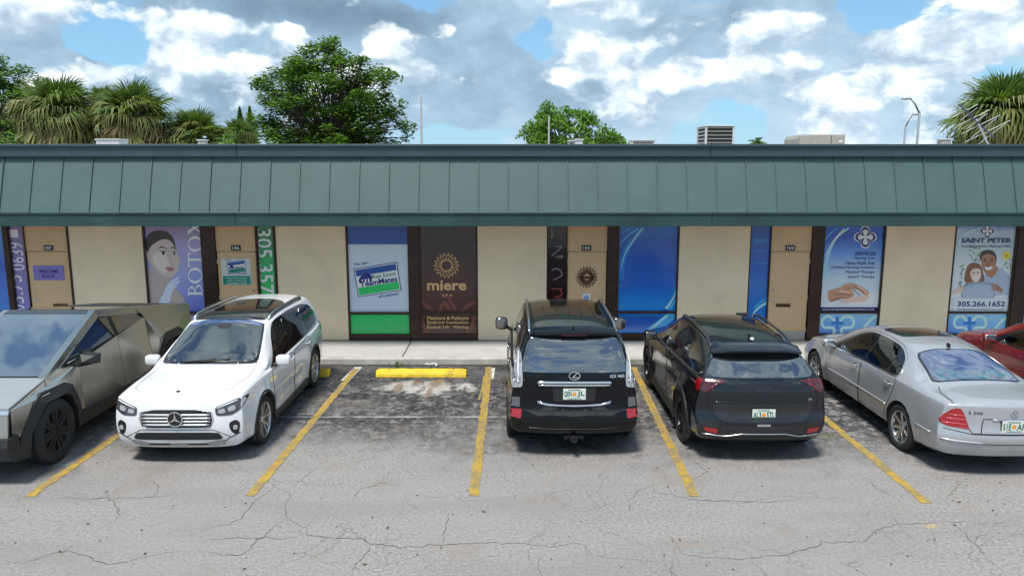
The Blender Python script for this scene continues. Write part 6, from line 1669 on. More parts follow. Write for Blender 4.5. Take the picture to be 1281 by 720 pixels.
# ============ stainless wedge pickup, nose out
def pickup():
    st = bpy.data.materials.new('brushed_stainless'); st.use_nodes = True; k = NT(st.node_tree); b = st.node_tree.nodes['Principled BSDF']
    tc = k.node('ShaderNodeTexCoord')
    v = k.noise(k.vmul(tc.outputs['Object'], (60, 1.2, 60)), 2.0, 4, .6); u = k.noise(tc.outputs['Object'], 1.6, 5, .6)
    k.L.new(k.ramp(u, [(.3, (.53, .52, .475)), (.7, (.59, .58, .53))]), b.inputs['Base Color']); b.inputs['Metallic'].default_value = 1
    k.L.new(k.smooth(k.M('ADD', k.M('MULTIPLY', v, .4), k.M('MULTIPLY', u, .6)), .3, .7, .22, .27), b.inputs['Roughness'])
    bn = k.node('ShaderNodeBump'); bn.inputs['Strength'].default_value = .05; bn.inputs['Distance'].default_value = .02
    k.L.new(k.noise(tc.outputs['Object'], 1.2, 1, .5), bn.inputs['Height']); k.L.new(bn.outputs[0], b.inputs['Normal'])
    c = Car('steel_pickup', (-7.20, 11.72), pi, 'angular bare stainless steel wedge pickup cut off by the left edge', 'pickup')
    r = c.root
    FA, RA, R = 1.815, -1.815, .445
    # outer half-width by height and position
    def W_(y, z):
        w = 1.0
        if y > 2.1: w -= (y - 2.1) * .16
        if z > .98: w -= (z - .98) * .36
        else: w -= (.98 - z) * .10
        return w
    def side_sheet(name, poly, m, off=0.0, thick=.02, parent=None, sx=1):
        """flat-faceted sheet of the body side"""
        q = [Vector((sx * (W_(y, z) + off), y, z)) for y, z in poly]; q2 = [p - Vector((sx * thick, 0, 0)) for p in q]
        n = len(q); tri = bpy_tess(poly)
        return MB().add(q + q2, tri + [tuple(i + n for i in reversed(t)) for t in tri] + [(i, (i + 1) % n, (i + 1) % n + n, i + n) for i in range(n)]).build(name, m, parent or r)
    # key side points
    hood_f = (2.60, 1.00); ws_b = (1.80, 1.20); apex = (.12, 1.79); tail = (-2.86, 1.34)
    gw_f, gw_r = (1.50, 1.13), (-1.02, 1.36)    # glass sill line
    crease_z = lambda y: 1.0 + (-y + 2.6) * .055
    hull = MB()
    prof = [(2.56, .55), (2.60, .99), (1.80, 1.17), (.12, 1.75), (-2.84, 1.31), (-2.80, .55), (-2.3, .45), (2.3, .40)]
    n = len(prof)
    vs = [(-(W_(y, z) - .03), y, z) for y, z in prof] + [((W_(y, z) - .03), y, z) for y, z in prof]
    t = bpy_tess(prof)
    hull.add(vs, t + [tuple(i + n for i in reversed(q)) for q in t] + [(i, (i + 1) % n, (i + 1) % n + n, i + n) for i in range(n)])
    ho = hull.build('body', m_plas, r)
    for ya in (FA, RA):
        for sx in (-1, 1):
            cb = MB().lathe([(sx * .62, .52), (sx * 1.3, .52)], 8, 'X', (0, ya, R)).build('cutter', None)
            md = ho.modifiers.new('b', 'BOOLEAN'); md.operation = 'DIFFERENCE'; md.object = cb; md.solver = 'EXACT'
            bpy.context.view_layer.update(); nm = bpy.data.meshes.new_from_object(ho.evaluated_get(bpy.context.evaluated_depsgraph_get()))
            ho.modifiers.clear(); ho.data = nm; bpy.data.objects.remove(cb)
    for sx in (-1, 1):
        # front wing, doors, rear quarter with its sloping sail
        A = [(2.58, .62), (2.60, .99), (1.52, 1.235), (1.06, 1.20), (1.06, .52), (1.20, .52), (1.34, .88), (1.52, 1.0), (2.08, 1.0), (2.28, .80), (2.36, .58)]
        side_sheet('front_wing', A, st, .012, .04, sx=sx)
        D1 = [(1.05, .46), (1.05, 1.20), (-.14, 1.33), (-.14, .46)]
        D2 = [(-.15, .46), (-.15, 1.33), (-1.12, 1.42), (-1.12, .60), (-1.24, .46)]
        for D in (D1, D2):
            side_sheet('door', D, st, .012, .04, sx=sx)
        Q = [(-1.13, .62), (-1.13, 1.43), (-1.00, 1.592 - .012), (-2.84, 1.335), (-2.82, .62), (-2.36, .62), (-2.22, .92), (-2.08, 1.04), (-1.54, 1.04), (-1.38, .90), (-1.26, .62)]
        side_sheet('rear_quarter', Q, st, .012, .04, sx=sx)
        # upper door edge / crease rail below the glass
        # glass
        G = [(1.50, 1.225), (1.30, 1.29), (.16, 1.665), (-.90, 1.535), (-1.08, 1.41), (-.14, 1.345)]
        g = side_sheet('side_window', G, m_glass, .004, .02, sx=sx)
        side_sheet('window_pillar', [(-.10, 1.34), (-.20, 1.35), (-.20, 1.63), (-.10, 1.64)], m_black, .010, .01, g, sx)
        side_sheet('window_pillar', [(.86, 1.24), (.93, 1.24), (.93, 1.42), (.86, 1.44)], m_black, .010, .01, g, sx)
        # roof arch rail from bonnet to tail
        rail = MB()
        for a, b_, hh in [((1.86, 1.155), (.12, 1.75), .085), ((.12, 1.75), (-2.86, 1.31), .075)]:
            q = []
            for (y, z) in (a, b_):
                w = W_(y, z); q += [Vector((sx * (w + .016), y, z - hh)), Vector((sx * (w - .014), y, z + .035)), Vector((sx * (w - .11), y, z + .04)), Vector((sx * (w - .11), y, z - hh))]
            rail.add(q, [(0, 4, 5, 1), (1, 5, 6, 2), (2, 6, 7, 3), (3, 7, 4, 0), (0, 1, 2, 3), (4, 7, 6, 5)])
        rail.build('roof_rail', st, r)
        # black arch flares, angular
        for ya in (FA, RA):
            o_ = [(-.70, .28), (-.62, .62), (-.40, .98), (-.26, 1.05), (.26, 1.05), (.42, .98), (.62, .66), (.72, .30)]; i_ = [(-.52, .28), (-.50, .56), (-.32, .84), (-.2, .91), (.2, .91), (.34, .84), (.50, .58), (.54, .30)]
            if ya == FA: o_ = [(-a, z) for a, z in o_]; i_ = [(-a, z) for a, z in i_]
            pl = [(ya + a, z) for a, z in o_] + [(ya + a, z) for a, z in reversed(i_)]
            vs = []; n = len(pl)
            for (y, z), isin in zip(pl, [0] * 8 + [1] * 8):
                w = W_(min(y, 2.5), z) + (.055 if isin else .022); vs.append(Vector((sx * w, y, z)))
            vs += [Vector((v.x - sx * .12, v.y, v.z)) for v in vs]
            MB().add(vs, bpy_tess(pl) + [tuple(i + n for i in reversed(q)) for q in bpy_tess(pl)] + [(i, (i + 1) % n, (i + 1) % n + n, i + n) for i in range(n)]).build('wheel_arch', m_plas, r)
        side_sheet('sill', [(1.2, .30), (1.2, .50), (-1.2, .50), (-1.2, .30)], m_plas, .03, .1, sx=sx)
        # mirror
        mm = MB().add([(sx * 1.02, 1.26, 1.18), (sx * 1.24, 1.22, 1.22), (sx * 1.25, 1.20, 1.33), (sx * 1.06, 1.22, 1.36), (sx * 1.02, 1.06, 1.20), (sx * 1.25, 1.06, 1.20), (sx * 1.27, 1.06, 1.34), (sx * 1.08, 1.06, 1.37), (sx * 1.13, 1.32, 1.27)],
                      [(0, 1, 8), (1, 2, 8), (2, 3, 8), (3, 0, 8), (4, 7, 6, 5), (0, 4, 5, 1), (1, 5, 6, 2), (2, 6, 7, 3), (3, 7, 4, 0)]).build('mirror', m_black, r)
        MB().tube([(sx * 1.05, 1.16, 1.22), (sx * .94, 1.14, 1.20)], .035, 6).build('mirror_arm', m_black, mm)
        wheel_parts(c, sx * .86, FA, R, .29, sx, 'cover', m_black, rr=.66); wheel_parts(c, sx * .86, RA, R, .29, sx, 'cover', m_black, rr=.66)
        # door gaps
    # windscreen: one huge flat pane up to the apex, roof glass behind
    def slab(name, y0, z0, y1, z1, ins, m, th=.012, lift=0.0, gap=0.0):
        p = []
        d = Vector((0, y1 - y0, z1 - z0)).normalized(); nrm = Vector((0, -d.z, d.y)); nrm = nrm if nrm.z > 0 else -nrm
        for (y, z, s_) in [(y0, z0, -1), (y0, z0, 1), (y1, z1, 1), (y1, z1, -1)]:
            p.append(Vector((s_ * (W_(y, z) - ins), y, z)) + nrm * lift)
        q = [v_ - nrm * th for v_ in p]
        return MB().add(p + q, [(0, 1, 2, 3), (7, 6, 5, 4), (0, 4, 5, 1), (1, 5, 6, 2), (2, 6, 7, 3), (3, 7, 4, 0)]).build(name, m, r)
    def lerp_p(t): return (1.80 + (.12 - 1.80) * t, 1.175 + (1.755 - 1.175) * t)
    a, b_ = lerp_p(0.0), lerp_p(.93); slab('windscreen', *a, *b_, .10, glass_mat('windscreen_glass_dark', (.03, .05, .08)), .015, .035)
    a, b_ = lerp_p(.935), lerp_p(1.0); slab('roof_trim', *a, *b_, .10, m_gloss, .015, .037)
    slab('roof_glass', .115, 1.755, -.95, 1.60, .11, m_gloss, .015, .036)
    slab('bed_cover', -.96, 1.598, -2.84, 1.318, .11, m_plas, .02, .030)
    slab('bonnet', 2.60, .99, 1.83, 1.165, .012, mat('bonnet_steel', (.66, .64, .60), .32, metal=.85, var=.05), .02, .028)
    slab('cowl', 1.83, 1.166, 1.80, 1.176, .10, m_black, .02, .02)
    # nose: slanted steel panel, light bar, dark bumper
    w0 = W_(2.6, 1.0)
    def nose(name, z0, y0, z1, y1, w, m, th=.03): 
        return MB().add([(-w, y0, z0), (w, y0, z0), (w, y1, z1), (-w, y1, z1), (-w, y0 - th, z0), (w, y0 - th, z0), (w, y1 - th, z1), (-w, y1 - th, z1)], [(0, 1, 2, 3), (7, 6, 5, 4), (0, 4, 5, 1), (1, 5, 6, 2), (2, 6, 7, 3), (3, 7, 4, 0)]).build(name, m, r)
    nose('light_bar', .945, 2.645, .992, 2.625, w0 + .005, mat('light_bar', (.30, .36, .44), .15, coat=1))
    nose('front_panel', .66, 2.69, .94, 2.648, w0 + .004, st)
    nb = MB(); pl = [(2.52, .655), (2.73, .655), (2.76, .55), (2.70, .36), (2.50, .30)]
    vs = [( -(w0 + .03), y, z) for y, z in pl] + [((w0 + .03), y, z) for y, z in pl]; n = 5
    nb.add(vs, bpy_tess(pl) + [tuple(i + n for i in reversed(q)) for q in bpy_tess(pl)] + [(i, (i + 1) % n, (i + 1) % n + n, i + n) for i in range(n)]).build('bumper', m_plas, r)
    for sx in (-1, 1): MB().box(sx * .55 if sx > 0 else -.85, .85 if sx > 0 else -.55, 2.735, 2.765, .56, .62).build('headlight', m_clear, r)
    # one long wiper on the driver's side edge
    MB().tube([(.86, 1.83, 1.235), (.80, 1.55, 1.335), (.62, .95, 1.545)], .014, 6).tube([(.90, 1.86, 1.21), (.84, 1.70, 1.28)], .028, 6).build('wiper', m_black, r)
    MB().box(-.75, .75, -2.6, 2.4, .28, .50).build('underbody', m_black, r)
    return c
pickup()
# ------------------------------------------------------------------ rooftop and background
ZR = 4.12
m_ac = mat('ac_beige', (.30, .285, .26), .6, var=.12, vscale=2, dirt=.3)
m_acg = mat('ac_grey', (.46, .47, .48), .55, var=.1, dirt=.25)
m_acd = mat('ac_dark', (.03, .03, .032), .8)
m_slat = mat('louvre', (.17, .165, .16), .6, metal=.2)
def at_box(px0, px1, py, Y):
    a, b = at(px0, 180, Y), at(px1, 180, Y); return a.x, b.x, at(640, py, Y).z
# big louvred unit
x0, x1, zt = at_box(883, 917, 156.5, 20.5)
r = empty('rooftop_unit', ((x0 + x1) / 2, 20.5, ZR), label='tall louvred grey air conditioner on the roof', cat='air conditioner', group='air conditioning units on the roof')
w = (x1 - x0); h = zt - ZR; d = .95
root_ac = r
MB().box(-w / 2 + .02, w / 2 - .02, .02, d - .02, 0, h - .03).build('core', m_acd, r)
for sx in (-1, 1):
    for yy in (0, d - .05): MB().box(sx * w / 2 - .025, sx * w / 2 + .025, yy, yy + .05, 0, h).build('corner_post', m_acg, r)
MB().bbox(-w / 2 - .03, w / 2 + .03, -.02, d + .02, h - .035, h, .006).build('lid', m_acg, r)
n = 9
for i in range(n):
    z = .06 + (h - .12) * i / (n - 1)
    MB().add([(-w / 2 + .03, -.015, z - .01), (w / 2 - .03, -.015, z - .01), (w / 2 - .03, .03, z + .022), (-w / 2 + .03, .03, z + .022), (-w / 2 + .03, -.015, z - .018), (w / 2 - .03, -.015, z - .018), (w / 2 - .03, .03, z + .014), (-w / 2 + .03, .03, z + .014)],
             [(0, 1, 2, 3), (7, 6, 5, 4), (0, 4, 5, 1), (1, 5, 6, 2), (2, 6, 7, 3), (3, 7, 4, 0)]).build('louvre', m_slat, r)
    MB().box(-w / 2 - .012, -w / 2 + .01, .05, d - .05, z - .012, z + .012).build('louvre', m_acg, r)
# low beige package unit
x0, x1, zt = at_box(998, 1057, 168, 20.0)
r = empty('rooftop_unit', ((x0 + x1) / 2, 20.0, ZR), label='long low beige air conditioner on the roof near the right street lamps', cat='air conditioner', group='air conditioning units on the roof')
w = x1 - x0; h = zt - ZR
MB().bbox(-w / 2 + .22, w / 2, 0, 1.1, 0, h, .02).build('casing', m_ac, r)
MB().prism([(-w / 2, 0), (-w / 2 + .215, 0), (-w / 2 + .215, h), (-w / 2 + .05, h - .03), (-w / 2, h - .12)], .05, 1.0, 'XZ').build('hood', m_ac, r)
MB().bbox(-w / 2 + .03, -w / 2 + .5, -.03, .045, .0, h - .02, .01).build('access_panel', m_ac, r)
for x in (-.15, .25): MB().box(x - .006, x + .006, -.006, .002, 0.02, h - .02).build('panel_joint', m_acd, r)
MB().bbox(w / 2 - .16, w / 2 - .08, -.006, .002, h - .2, h - .16, .001).build('label_plate', m_white, r)
MB().box(-w / 2 + .01, -w / 2 + .2, .04, .06, .02, .12).build('intake', m_acd, r)
# smaller vents just showing over the parapet
def small(px0, px1, py, Y, m, label, lid=True, dark=False):
    x0, x1, zt = at_box(px0, px1, py, Y); w = x1 - x0; h = zt - ZR
    r = empty('roof_vent', ((x0 + x1) / 2, Y, ZR), label=label, cat='roof vent')
    MB().bbox(-w / 2, w / 2, 0, w * .8, 0, h - .03, .01).build('casing', m, r)
    if lid: MB().bbox(-w / 2 - .02, w / 2 + .02, -.02, w * .8 + .02, h - .03, h, .006).build('lid', m_acg, r)
    if dark:
        for i in range(3): MB().box(-w / 2 + .04, w / 2 - .04, -.012, .0, h - .09 - i * .05, h - .065 - i * .05).build('louvre', m_acd, r)
    return r
small(120, 149, 173.6, 19, m_acg, 'flat white roof vent in front of the palms')
small(247, 257, 174.5, 19, m_ac, 'small cream roof vent between two palms')
small(711, 719, 175.5, 19.2, m_ac, 'small beige roof vent before the round green tree', dark=True)
small(719.5, 729, 173.8, 19, m_acg, 'white roof vent at the foot of the round green tree')
small(790, 819, 174.5, 19.5, m_acg, 'low dark fronted roof vent right of the round green tree', dark=True)
small(1177, 1189, 173.5, 19.4, m_ac, 'small roof vent left of the fallen aerial')
small(656, 658.5, 174.5, 19.4, m_acg, 'thin roof pipe left of the round green tree', lid=False)
# tilted aerial on the roof
r = empty('tv_aerial', at(1235, 181, 18.5), label='old television aerial leaning over at the right end of the roof', cat='aerial')
base = Vector(r.location)
def L(px, py, dy=0.0): return at(px, py, 18.5 + dy) - base
r.location.z = base.z
MB().tube([L(1239, 186), L(1224, 155)], .022, 8).build('mast', m_galv, r)
MB().tube([L(1199, 130), L(1243, 172)], .018, 8).build('boom', mat('aerial_dark', (.10, .09, .16), .4, metal=.6), r)
for i, t in enumerate([0, .1, .2, .3, .42, .52, .62, .72, .82, .92]):
    c = L(1199 + 44 * t, 130 + 42 * t); k = .20 + .38 * t
    dirv = Vector((.82, .35 if i % 2 else -.35, .50)).normalized()
    MB().tube([c - dirv * k, c + dirv * k], .0075, 6).build('element', m_galv, r)
MB().bbox(-.03, .03, -.03, .03, 0, .06, .01).xf(Matrix.Translation(L(1222, 152))).build('clamp', m_galv, r)

# street lamps behind
m_pole = mat('pole_grey', (.20, .21, .22), .6, metal=.3)
def lamp_post(px, py_top, Y, label, arm=None, group=None):
    b = at(px, 180, Y); zt = at(px, py_top, Y).z
    r = empty('street_lamp', (b.x, Y, 0), label=label, cat='street lamp')
    s = Y / 25 
    MB().tube([(0, 0, 0), (0, 0, zt)], .05 if not arm else .07, 10, .03 if not arm else .045).build('pole', m_pole, r, smooth=True)
    if arm:
        for (ax, ay, hx) in arm:
            p = at(ax, ay, Y); q = p - Vector((b.x, Y, 0)); m0 = Vector((0, 0, zt - .1))
            MB().tube([m0, m0.lerp(q, .5) + Vector((0, 0, .08)), q], .04, 8, .03).build('arm', m_pole, r, smooth=True)
            MB().superbox(q + Vector((hx * .18, 0, 0)), (.42, .22, .09), .6).build('lamp_head', m_galv, r, smooth=True)
    return r
lamp_post(1147, 139, 34, 'taller street lamp with an upward arm to the left', [(1139, 123.5, -1)])
lamp_post(1131, 157, 42, 'shorter street lamp just left of the taller one', [(1142, 143, 1)])
lamp_post(527.5, 121, 26, 'thin grey pole standing right of the dark spreading tree')
lamp_post(686.5, 145, 26, 'short dark pole standing before the round green tree')

# ------------------------------------------------------------------ vegetation
def leaf_mat(name, cols, rough=.55, trans=.35):
    m = bpy.data.materials.new(name); m.use_nodes = True; k = NT(m.node_tree); nt = m.node_tree; b = nt.nodes['Principled BSDF']
    g = k.node('ShaderNodeNewGeometry'); tc = k.node('ShaderNodeTexCoord')
    v = k.M('ADD', k.M('MULTIPLY', g.outputs['Random Per Island'], .55), k.M('MULTIPLY', k.noise(tc.outputs['Object'], .55, 3, .6), .6))
    n = len(cols); col = k.ramp(v, [(.15 + .8 * i / (n - 1), c) for i, c in enumerate(cols)])
    k.L.new(col, b.inputs['Base Color']); b.inputs['Roughness'].default_value = rough; b.inputs['Specular IOR Level'].default_value = .3
    t = k.node('ShaderNodeBsdfTranslucent'); k.L.new(k.mix(1.0, col, (1.5, 1.6, .7, 1), 'MULTIPLY'), t.inputs[0])
    ms = k.node('ShaderNodeMixShader'); ms.inputs[0].default_value = trans
    out = [x for x in nt.nodes if x.type == 'OUTPUT_MATERIAL'][0]
    k.L.new(b.outputs[0], ms.inputs[1]); k.L.new(t.outputs[0], ms.inputs[2]); k.L.new(ms.outputs[0], out.inputs[0])
    return m
m_bark = mat('bark', (.10, .08, .06), .9, var=.3, vscale=4, bump=.5, bscale=14)
leaf_dark = leaf_mat('leaf_dark_green', [(.016, .045, .010), (.04, .095, .014), (.09, .18, .022), (.16, .28, .03)])
leaf_lime = leaf_mat('leaf_bright_green', [(.025, .065, .010), (.055, .14, .018), (.12, .25, .028), (.19, .34, .045)])
def broadleaf(name, base, crown_c, crown_r, label, lm, clumps=60, per=230, leaf=.20, seed=1, flat=.55, rc=(.55, 1.0), droop=0.0, asym=None, zmin=None):
    rnd = random.Random(seed)
    r = empty(name, base, label=label, cat='tree')
    b = Vector(base); cc = Vector(crown_c) - b
    tb_ = MB(); top = Vector((cc.x * .6, cc.y * .5, cc.z - crown_r[2] * .35))
    tb_.tube([(0, 0, 0), top * .5 + Vector((.15, 0, 0)), top], [.38, .30, .2], 10)
    tb_.build('trunk', m_bark, r, smooth=True)
    cl = []; lb = MB()
    for i in range(clumps):
        for _ in range(50):
            d = Vector((rnd.gauss(0, 1), rnd.gauss(0, 1), rnd.gauss(.15, .9))).normalized(); k = rnd.uniform(.35, 1.0) ** .5
            wob = 1 + .22 * mnoise.noise(d * 2.3 + Vector((seed, 0, 0)))
            p = cc + Vector((d.x * crown_r[0], d.y * crown_r[1], d.z * crown_r[2])) * k * wob
            if asym: p = asym(p)
            if zmin is None or p.z + b.z > zmin: break
        s = rnd.uniform(*rc); cl.append((p, s))
        st = top.lerp(Vector((0, 0, cc.z * .75)), rnd.random() * .6); mid = st.lerp(p, .55) + Vector((rnd.gauss(0, .3), rnd.gauss(0, .3), .1))
        lb.tube([st, mid, p], [.06, .035, .014], 5, cap=False)
    lb.build('limb', m_bark, r, smooth=True)['kind'] = 'stuff'
    V = []; F = []
    for (p, s) in cl:
        for j in range(int(per * s * s)):
            d = Vector((rnd.gauss(0, 1), rnd.gauss(0, 1), rnd.gauss(0, 1))).normalized() * (rnd.random() ** .45)
            q = p + Vector((d.x * s, d.y * s, d.z * s * flat - droop * (d.x * d.x + d.y * d.y) * s))
            a = rnd.uniform(0, 2 * pi); up = Vector((rnd.gauss(0, .5) + d.x * .4, rnd.gauss(0, .5) + d.y * .4, 1)).normalized()
            t = Vector((cos(a), sin(a), rnd.uniform(-.5, .2) - droop)).normalized(); s2 = t.cross(up).normalized()
            l = leaf * rnd.uniform(.6, 1.25); w_ = l * .42
            k = len(V); V += [q - t * l * .5, q + s2 * w_ * .5, q + t * l * .5, q - s2 * w_ * .5]; F += [(k, k + 1, k + 2), (k, k + 2, k + 3)]
    link_mesh('crown', V, F, lm, r)
    return r
# dark spreading tree, centre left
def tree_at(px0, px1, py_top, Y): 
    a, b = at(px0, 150, Y), at(px1, 150, Y); return (a.x + b.x) / 2, (b.x - a.x) / 2, at(640, py_top, Y).z
Y = 42; cx, rx, zt = tree_at(318, 505, 56, Y)
broadleaf('dark_tree', (cx, Y, 0), (cx + .1, Y, zt - 3.7), (rx * 1.04, 3.4, 3.7), 'dark green spreading tree with gaps in its crown, behind the roof', leaf_dark, clumps=260, per=430, leaf=.25, seed=5, flat=.72, rc=(.35, .75), asym=lambda p: p if p.z > 4.9 else Vector((p.x * .9, p.y, p.z + .5)))
Y = 48; cx, rx, zt = tree_at(645, 778, 130, Y)
broadleaf('round_tree', (cx, Y, 0), (cx, Y, zt - 3.3), (rx * 1.12, 3.2, 3.3), 'rounded bright green tree with drooping leaves behind the roof', leaf_lime, clumps=170, per=420, leaf=.24, seed=9, flat=.5, rc=(.45, .80), droop=.6)
Y = 45; cx, rx, zt = tree_at(-80, 66, 66, Y)
broadleaf('leafy_tree', (cx, Y, 0), (cx, Y, zt - 4.2), (rx * .95, 3.2, 4.1), 'dense green tree at the left edge behind the palms', leaf_dark, clumps=150, per=400, leaf=.27, seed=14, flat=.5, rc=(.5, .95))
Y = 40; cx, rx, zt = tree_at(300, 350, 170, Y)
for (px0, px1, py, Y, s, lab) in [(-10, 30, 164, 24, 3, 'lime green bush below the left palms at the roof edge'), (268, 290, 166, 24, 4, 'small lime bush between the last palm and the dark tree'), (-6, 40, 152, 27, 8, 'green bush behind the lime bush at the left edge'), (296, 340, 166, 36, 6, 'green bush under the two pointed conifer tips')]:
    cx, rx, zt = tree_at(px0, px1, py, Y)
    broadleaf('bush', (cx, Y, 0), (cx, Y, zt - .9), (rx, .9, .9), lab, leaf_lime, clumps=16, per=200, leaf=.13, seed=s, rc=(.3, .45))

# fan palms: every frond its own part, sharing a few meshes
def frond_mesh(name, m, droopy, seed, n=30, L_=1.0):
    """costapalmate frond: petiole then a fan of narrow drooping segments, pointing along +X"""
    rnd = random.Random(seed); V = []; F = []
    def strip(pts, w):
        k = len(V); m_ = len(pts)
        for i, p in enumerate(pts):
            t = (pts[min(i + 1, m_ - 1)] - pts[max(0, i - 1)]).normalized(); s = t.cross(Vector((0, 0, 1)))
            s = s.normalized() if s.length > .01 else Vector((0, 1, 0))
            ww = w * (1, .95, .6, .08)[min(3, int(i * 3 / (m_ - 1)))]
            V.append(p - s * ww / 2); V.append(p + s * ww / 2 + Vector((0, 0, .012)))
        for i in range(m_ - 1): F.append((k + 2 * i, k + 2 * i + 2, k + 2 * i + 3, k + 2 * i + 1))
    P0 = .45 * L_
    strip([Vector((0, 0, 0)), Vector((P0 * .5, 0, .03)), Vector((P0, 0, .0)), Vector((P0 * 1.3, 0, -.04))], .035)
    for i in range(n):
        a = radians(-118 + 236 * i / (n - 1)) * .92 + rnd.gauss(0, .03); l = L_ * (.62 + .22 * cos(a)) * rnd.uniform(.85, 1.1)
        d = Vector((cos(a), sin(a), 0)); st = Vector((P0 + .10 * abs(cos(a)), 0, 0)); dr = droopy * rnd.uniform(.7, 1.3)
        pts = [st, st + d * l * .35 + Vector((0, 0, -.03 * l)), st + d * l * .70 + Vector((0, 0, -dr * .22 * l)), st + d * l * (1 - dr * .25) + Vector((0, 0, -dr * .62 * l))]
        strip(pts, .062 * L_)
    me = bpy.data.meshes.new(name); me.from_pydata([tuple(v) for v in V], [], F); me.materials.append(m); me.update(); return me
fm_green = leaf_mat('frond_green', [(.045, .085, .02), (.10, .16, .035), (.18, .25, .06)], .5, .25)
fm_olive = leaf_mat('frond_olive', [(.10, .12, .04), (.17, .18, .06), (.26, .25, .09)], .6, .25)
fm_tan = leaf_mat('frond_tan', [(.14, .10, .055), (.25, .18, .09), (.36, .27, .15)], .8, .2)
FG = [frond_mesh('frond', fm_green, .55, 1), frond_mesh('frond', fm_green, .75, 2), frond_mesh('frond', fm_green, .25, 3)]
FO = [frond_mesh('frond', fm_olive, 1.0, 4), frond_mesh('frond', fm_olive, 1.3, 5)]
FT = [frond_mesh('frond', fm_tan, 1.5, 6, 24), frond_mesh('frond', fm_tan, 1.2, 7, 20)]
def fan_palm(px0, px1, py_top, Y, label, seed, n=120, skirt=.5, elong=1.0, size=None):
    rnd = random.Random(seed); cx, rx, zt = tree_at(px0, px1, py_top, Y)
    hz = rx * elong; cz = zt - rx * 1.0
    r = empty('fan_palm', (cx, Y, 0), label=label, cat='palm', group='fan palms behind the roof')
    MB().tube([(0, 0, 0), (.05, 0, cz * .5), (0, 0, cz)], [.2, .18, .2], 10).build('trunk', m_bark, r, smooth=True)
    sc = rx / 1.12
    for i in range(n):
        f = (i + .5) / n                        # 0 top .. 1 bottom of the skirt
        el = radians(85 - 165 * f ** .85) + rnd.gauss(0, .10); az = i * 2.399963 + rnd.gauss(0, .2)
        if el > .85: src = FG[2] if rnd.random() < .6 else FG[0]
        elif el > .45: src = rnd.choice(FG + FO)
        elif el > -.2: src = rnd.choice(FG + FO * (2 if skirt > .6 else 1))
        elif el > -.7: src = rnd.choice(FO + FT if skirt > .3 else FO + FG)
        else: src = rnd.choice(FT + FO)
        o = bpy.data.objects.new('frond', src); COL.objects.link(o); o.parent = r
        o.location = (cos(az) * .08, sin(az) * .08, cz - max(0, f - .45) * hz * .9)
        k = sc * rnd.uniform(.85, 1.12) * (.86 if f < .3 else 1.0)
        o.scale = (k, k, k); o.rotation_euler = Euler((rnd.gauss(0, .25), -el, az), 'XYZ')
    return r
fan_palm(28, 124, 95, 27, 'largest fan palm with a full skirt of tan fronds, near the left edge', 21, 150, .9, 1.3)
fan_palm(122, 212, 101, 27, 'fan palm with a green crown, second palm from the left', 22, 130, .5, 1.2)
fan_palm(205, 283, 131, 28, 'lower dark crowned fan palm between the second palm and the conifer tips', 23, 100, .55, 1.1)
fan_palm(276, 318, 148, 30, 'small fan palm below the two conifer tips', 24, 70, .2, 1.0)
fan_palm(1199, 1310, 88, 25, 'large fan palm with a hanging skirt at the right edge', 25, 150, .9, 1.4)
fan_palm(112, 150, 106, 33, 'small fan palm peeking between the two big left palms', 26, 70, .3, 1.0)
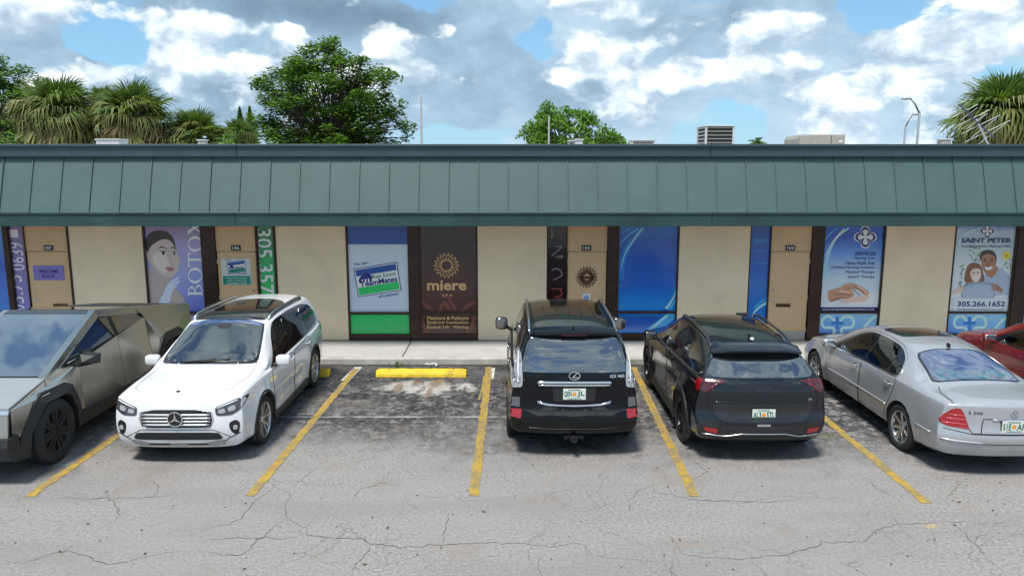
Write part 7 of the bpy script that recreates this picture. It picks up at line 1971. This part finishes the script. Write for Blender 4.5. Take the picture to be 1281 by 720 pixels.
# tiny feather palm on the horizon
cx, rx, zt = tree_at(934, 963, 167, 60)
r = empty('feather_palm', (cx, 60, 0), label='tiny feather palm beside the tall louvred unit', cat='palm')
MB().tube([(0, 0, 0), (0, 0, zt - .7)], .15, 8).build('trunk', m_bark, r)
V = []; F = []
for i in range(16):
    a = i * 2.4; e = radians(random.uniform(-10, 70)); 
    for j in range(9):
        t = j / 8; rr = rx * t; p = Vector((cos(a) * rr * cos(e), sin(a) * rr * cos(e), zt - .7 + sin(e) * rr * 1.1 - t * t * rx * .55))
        k = len(V); q = Vector((-sin(a), cos(a), -.6)) * .35 * (1 - t * .6)
        V += [p - q * Vector((1, 1, -1)), p + Vector((.06, 0, .02)), p + q, p - Vector((.06, 0, .02))]; F += [(k, k + 1, k + 2, k + 3)]
link_mesh('frond', V, F, leaf_dark, r)
# two conifer tips
for i, (px, py) in enumerate([(299.5, 133), (312, 132)]):
    p = at(px, py, 70)
    r = empty('conifer', (p.x, 70, 0), label=('left' if i == 0 else 'right') + ' one of the two narrow pointed conifer tips', cat='tree', group='pointed conifers')
    MB().tube([(0, 0, 0), (0, 0, p.z)], .2, 8, .03).build('trunk', m_bark, r)
    V = []; F = []
    for j in range(60):
        z = p.z - .1 - j * .07; rr = .06 + j * .013 * (1 + .3 * sin(j * 1.7))
        for q in range(7):
            a = q * .9 + j; k = len(V); c, s = cos(a), sin(a)
            V += [(0, 0, z), (c * rr - s * .1, s * rr + c * .1, z - .04), (c * rr * 1.3, s * rr * 1.3, z + .08), (c * rr + s * .1, s * rr - c * .1, z - .04)]; F += [(k, k + 1, k + 2), (k, k + 2, k + 3)]
    link_mesh('crown', V, F, leaf_dark, r)
# far tree line closing the horizon behind the building, and low ground cover
m_far = mat('far_trees', (.035, .06, .03), .9, var=.4, vscale=.2)
rnd = random.Random(5); V = []; F = []
for i in range(900):
    x = rnd.uniform(-230, 230); y = 190 + rnd.uniform(-8, 25); z = rnd.uniform(0, 3.6 + .4 * sin(x * .1)); s = rnd.uniform(1.2, 2.6)
    for j in range(5):
        a = rnd.uniform(0, 6.28); e = rnd.uniform(-.6, .9); c = Vector((x + rnd.gauss(0, s * .4), y + rnd.gauss(0, s * .4), max(.2, z + rnd.gauss(0, s * .25)))); t = Vector((cos(a), sin(a), 0)); u = Vector((0, sin(e), cos(e)))
        k = len(V); V += [c - t * s * .5, c + u * s * .45, c + t * s * .5, c - u * s * .45]; F += [(k, k + 1, k + 2, k + 3)]
o = link_mesh('far_tree_line', V, F, m_far); o['kind'] = 'stuff'; o['label'] = 'distant dark tree line along the horizon'
